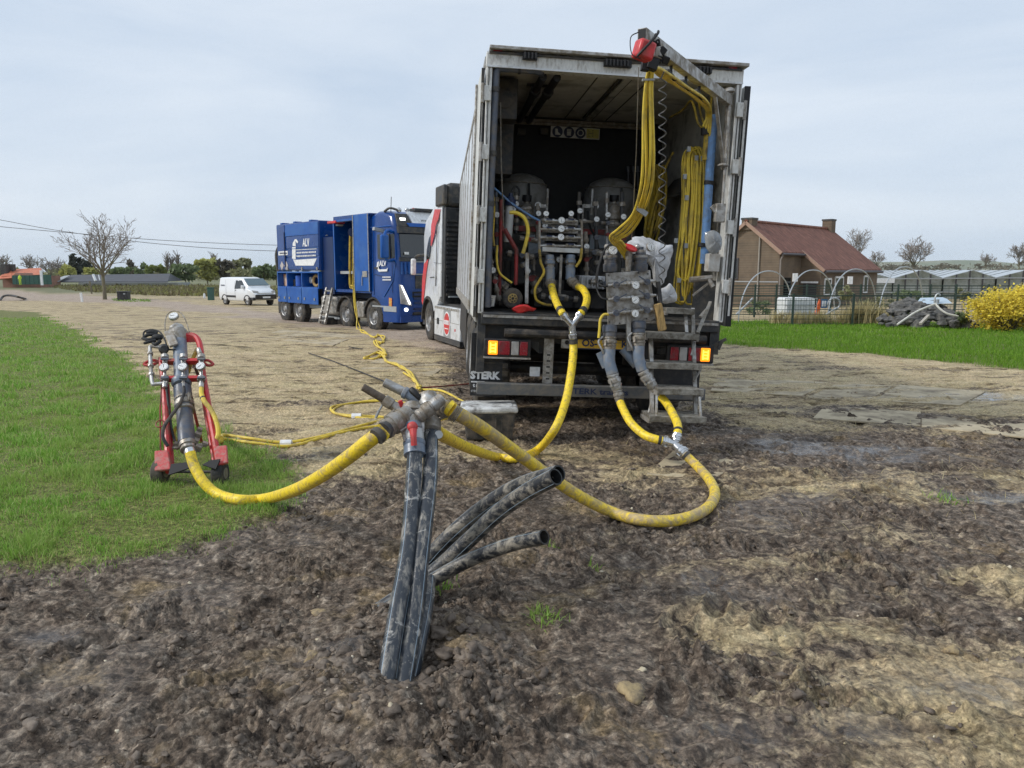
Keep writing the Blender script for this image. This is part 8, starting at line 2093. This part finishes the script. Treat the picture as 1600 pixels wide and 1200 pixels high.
for (a_, b_, c_, d_) in (((267, 725), (291, 722), (299, 730), (263, 742)), ((316, 726), (328, 719), (344, 717), (337, 733))):
    mb = MB(); mb.prism([cp(*a_, .07), cp(*b_, .07), cp(*c_, .07), cp(*d_, .07)], -cn * .012); co('foot_plate', m_black, mb)
for u in (251, 344):
    q = W(u, 742, 5.95); q.z = gz(q.x, q.y) + .085
    mb = MB(); mb.lathe(q + Vector((-.045, 0, 0)), q + Vector((.045, 0, 0)), [(0, .045), (0, .085), (.15, .10), (.5, .105), (.85, .10), (1, .085), (1, .045)], 24); w_ = co('wheel', m_tyre, mb)
    mb = MB(); mb.cyl(q + Vector((-.048, 0, 0)), q + Vector((.048, 0, 0)), .045, n=16); mb.obj('hub', m_galvd, w_)
mb = MB(); qa = W(251, 742, 5.95); qb = W(344, 742, 5.95); qa.z = qb.z = gz(qa.x, qa.y) + .085; mb.cyl(qa, qb, .012, n=8); co('axle', m_dark, mb)
mb = MB(); a_ = cp(283, 560, -.1); g_ = Vector((a_.x, a_.y + .35, gz(a_.x, a_.y + .35))); mb.tube([a_, g_], .014, 7); a_ = cp(300, 560, -.1); mb.tube([a_, Vector((a_.x + .1, a_.y + .35, g_.z))], .014, 7); each(mb, 'stand', m_redd, ct)
# central tube
mb = MB(); mb.lathe(cp(284, 602, .0), cp(281, 534, .0), [(0, .072), (.04, .084), (.1, .084), (.12, .063), (1, .06)], 20); co('upper_tube', m_pvc, mb)
mb = MB(); mb.lathe(cp(292, 692, .0), cp(285, 605, .0), [(0, .068), (.3, .068), (.32, .066), (.6, .064), (.62, .074), (.7, .074), (.72, .068), (.8, .074), (.98, .074), (1, .06)], 22); co('lower_tube', m_pvcd, mb)
mb = MB(); coupling(mb, cp(289, 643, .0), cp(286.5, 617, .0), .068); co('coupling', m_galvd, mb)
mb = MB(); coupling(mb, cp(294.5, 704, .0), cp(291, 680, .0), .056, False); co('lower_coupling', m_galvd, mb)
mb = MB(); mb.lathe(cp(298, 712, .01), cp(295.5, 698, .0), [(0, .042), (.3, .05), (.6, .045), (1, .05)], 18); co('hose_tail', m_chrome, mb)
# three gauges with valves
for u, gv, col in ((257.5, 575.5, 0), (286.5, 575, 0), (314.5, 574, 0)):
    gauge(ct, cp(u, gv, .07), (cn * .9 + Vector((0, -.35, .2))), .040, u * .01)
    mb = MB(); mb.tube([cp(u, 556, .05), cp(u, 604, .05)], .014, 8)
    for v in (558, 592): mb.cyl(cp(u, v - 2.5, .05), cp(u, v + 2.5, .05), .034, n=10)
    mb.cyl(cp(u, 568, .05), cp(u, 564, .05), .022, n=8); mb.cyl(cp(u, 606, .05), cp(u, 599, .05), .022, n=8)
    co('valve_column', m_galv, mb)
    mb = MB()
    for v in (561, 590): mb.bar(cp(u - 6, v, .085), cp(u + 6, v, .085), .02, .014, cn)
    each(mb, 'valve_lever', m_pvcd, ct)
mb = MB(); mb.tube(crs([cp(250, 542, .05), cp(236, 541, .05), cp(234.5, 548, .05), cp(235.5, 570, .05), cp(238, 598, .05), cp(244, 600, .05), cp(262, 598, .05)], 5), .017, 9)
for u, v in ((234.8, 553), (235.8, 572), (237, 585)): mb.cyl(cp(u, v - 1.5, .05), cp(u, v + 1.5, .05), .025, n=8)
co('side_pipe', m_galv, mb)
mb = MB(); mb.lathe(cp(256, 545, .09), cp(256, 545, .02), [(0, .03), (.2, .045), (.8, .045), (1, .03)], 16); co('pump_knob', m_dark, mb)
mb = MB(); mb.cyl(cp(256, 552, .03), cp(257, 545, .03), .028, n=10); co('knob_stem', m_dark, mb)
mb = MB(); mb.tube([cp(313, 556, .05), cp(310, 545, .05)], .02, 8); mb.tube([cp(306, 562, .0), cp(302, 575, -.05)], .012, 7); each(mb, 'right_stub', m_galv, ct)
mb = MB(); mb.tube([cp(308, 545, -.02), cp(299, 566, -.05), cp(294, 582, -.08)], .018, 8); co('yellow_lever', m_yin, mb)
# head with upright gauge and guard wire
hd_ = cp(276, 518, .0)
mb = MB(); mb.lathe(cp(281, 534, 0), cp(275, 508, 0), [(0, .055), (.2, .075), (.35, .085), (.5, .085), (.55, .07), (.8, .065), (.9, .04), (1, .03)], 20); mb.ball(cp(272, 514, .03), .045, 10, 7); co('valve_head', m_alu, mb)
gauge(ct, cp(272.5, 496.5, .02), (cn + Vector((0, -.4, .5))), .044, .6)
mb = MB(); mb.tube(crs([cp(258, 517, 0), cp(258, 503, 0), cp(262, 491, 0), cp(271, 486, 0), cp(281, 488, 0), cp(289, 498, 0), cp(296, 519, 0)], 6), .005, 6); co('guard_wire', m_galvd, mb)
mb = MB(); mb.bar(cp(263, 517, .05), cp(272, 540, .09), .075, .02, cn); co('strap_plate', m_galvd, mb, bevel=.005)
# black glove and cable
gl = thing('work_glove', 'black work glove lying over the top left of the trolley', 'glove')
mb = MB(); P0 = cp(246, 527, .05); mb.ball(P0, .042, 12, 8, (1.3, .7, .75)); mb.obj('palm', m_glove, gl)
for (a_, b_, c_) in (((243, 523), (232, 523), (224, 527)), ((243, 528), (233, 531), (222, 528.5)), ((243, 532), (233, 534), (225, 536.5)), ((246, 521), (236, 518), (229, 520)), ((250, 533), (244, 538), (238, 536))):
    mb = MB(); mb.tube(crs([cp(*a_, .05), cp(*b_, .07), cp(*c_, .06)], 4), [.018, .017, .017, .016, .016, .016, .015, .014, .010], 8); mb.obj('finger', m_glove, gl)
hose('trolley_cable', [cp(224, 526, .03), cp(226, 518, .03), cp(238, 515, .03), cp(250, 519, .04), cp(258, 532, .06), cp(262, 545, .05), cp(275, 547, .05), cp(282, 553, .05)], .008, m_black, 'black cable arching over the glove on the trolley', cat='cable', n=7)
hose('trolley_hose', [cp(287, 604, .06), cp(287, 616, .07), cp(280, 632, .09), cp(266, 652, .1), cp(256, 668, .1), cp(255, 684, .08), cp(262, 697, .05)], .014, m_rub, 'black hose curving down across the left rail of the trolley', n=8)
hose('trolley_hose', [cp(260, 606, .04), cp(264, 640, .0), cp(268, 670, -.02), cp(273, 690, -.02)], .011, m_rub, 'thin black hose running down behind the left rail of the trolley', n=7)
hose('trolley_hose', [cp(314.5, 606, .05), cp(315, 616, .06), cp(320, 628, .06), cp(331, 642, .05), cp(339, 662, .04), cp(341, 678, .02), cp(337, 690, -.02), W(346, 688, 6.3)], .02, m_yhose2, 'yellow hose bowing out along the right rail of the trolley', n=9, bands=(.22,))
hose('trolley_hose', [cp(281, 668, -.05), cp(275, 668, -.06), cp(272, 678, -.06), cp(276, 690, -.05)], .014, m_yin, 'short pale yellow hose behind the trolley tube', n=7)
mb = MB()
for (u, v, s_) in ((276, 696, .05), (304, 690, .06), (310, 700, .05), (312, 672, .04), (309, 680, .05), (320, 694, .04)): mb.box(cp(u, v, -.02), (s_, s_ * .8, s_), (.3, .4, .2))
mb.tube([cp(270, 700, -.02), cp(326, 694, -.02)], .014, 8); each(mb, 'lower_valve', m_galvd, ct)
mb = MB(); mb.tube([cp(253, 600, .02), cp(250, 640, .02), cp(251, 705, .02)], .006, 6); mb.torus(cp(250, 662, .03), cn, .035, .005, 14, 5); co('pull_rod', m_redd, mb)

# ------------------------------------------------------------------ ground mats half covered in sand
m_mat = mat('sandy_ground_mat', (.48, .40, .265), .75, dirt=(.19, .155, .11), amt=.42, scale=2.2, bump=.4, bscale=30)
MATS = [(((1120, 590), (1300, 597), (1252, 618), (1110, 610)), 'sandy ground mat nearest the steps on the far right track'), (((1310, 598), (1395, 603), (1352, 628), (1262, 621)), 'second sandy ground mat to the right of the steps'), (((1290, 630), (1439, 641), (1439, 662), (1270, 650)), 'sandy ground mat with a bright edge in the middle of the right track'), (((1440, 645), (1640, 662), (1640, 684), (1440, 664)), 'yellowish ground mat at the right edge of the track'), (((1405, 602), (1540, 612), (1500, 634), (1365, 626)), 'wet grey ground mat beside the shiny puddle'), (((1052, 700), (1150, 712), (1120, 745), (1010, 736)), 'sandy ground mat under the looped hose near the lower Y coupling'), (((440, 515), (560, 524), (520, 540), (400, 528)), 'pale ground mat on the sand before the blue truck'), (((590, 560), (700, 570), (670, 590), (560, 578)), 'pale ground mat beside the snaking air hose')]
for i, (cs, lb) in enumerate(MATS):
    P = [gnd(u, v) for u, v in cs]
    zz_ = [gz(p.x, p.y) for p in P]
    mb = MB(); mb.prism([(p.x, p.y, base(p.x, p.y) - .02 + np.mean(zz_) * 0 + np.mean([zz_[j] - base(P[j].x, P[j].y) for j in range(4)]) + .006) for p in P], (0, 0, .022)); tag(mb.obj('ground_mat', m_mat, bevel=.006), lb, 'ground mat', 'ground mats on the track')
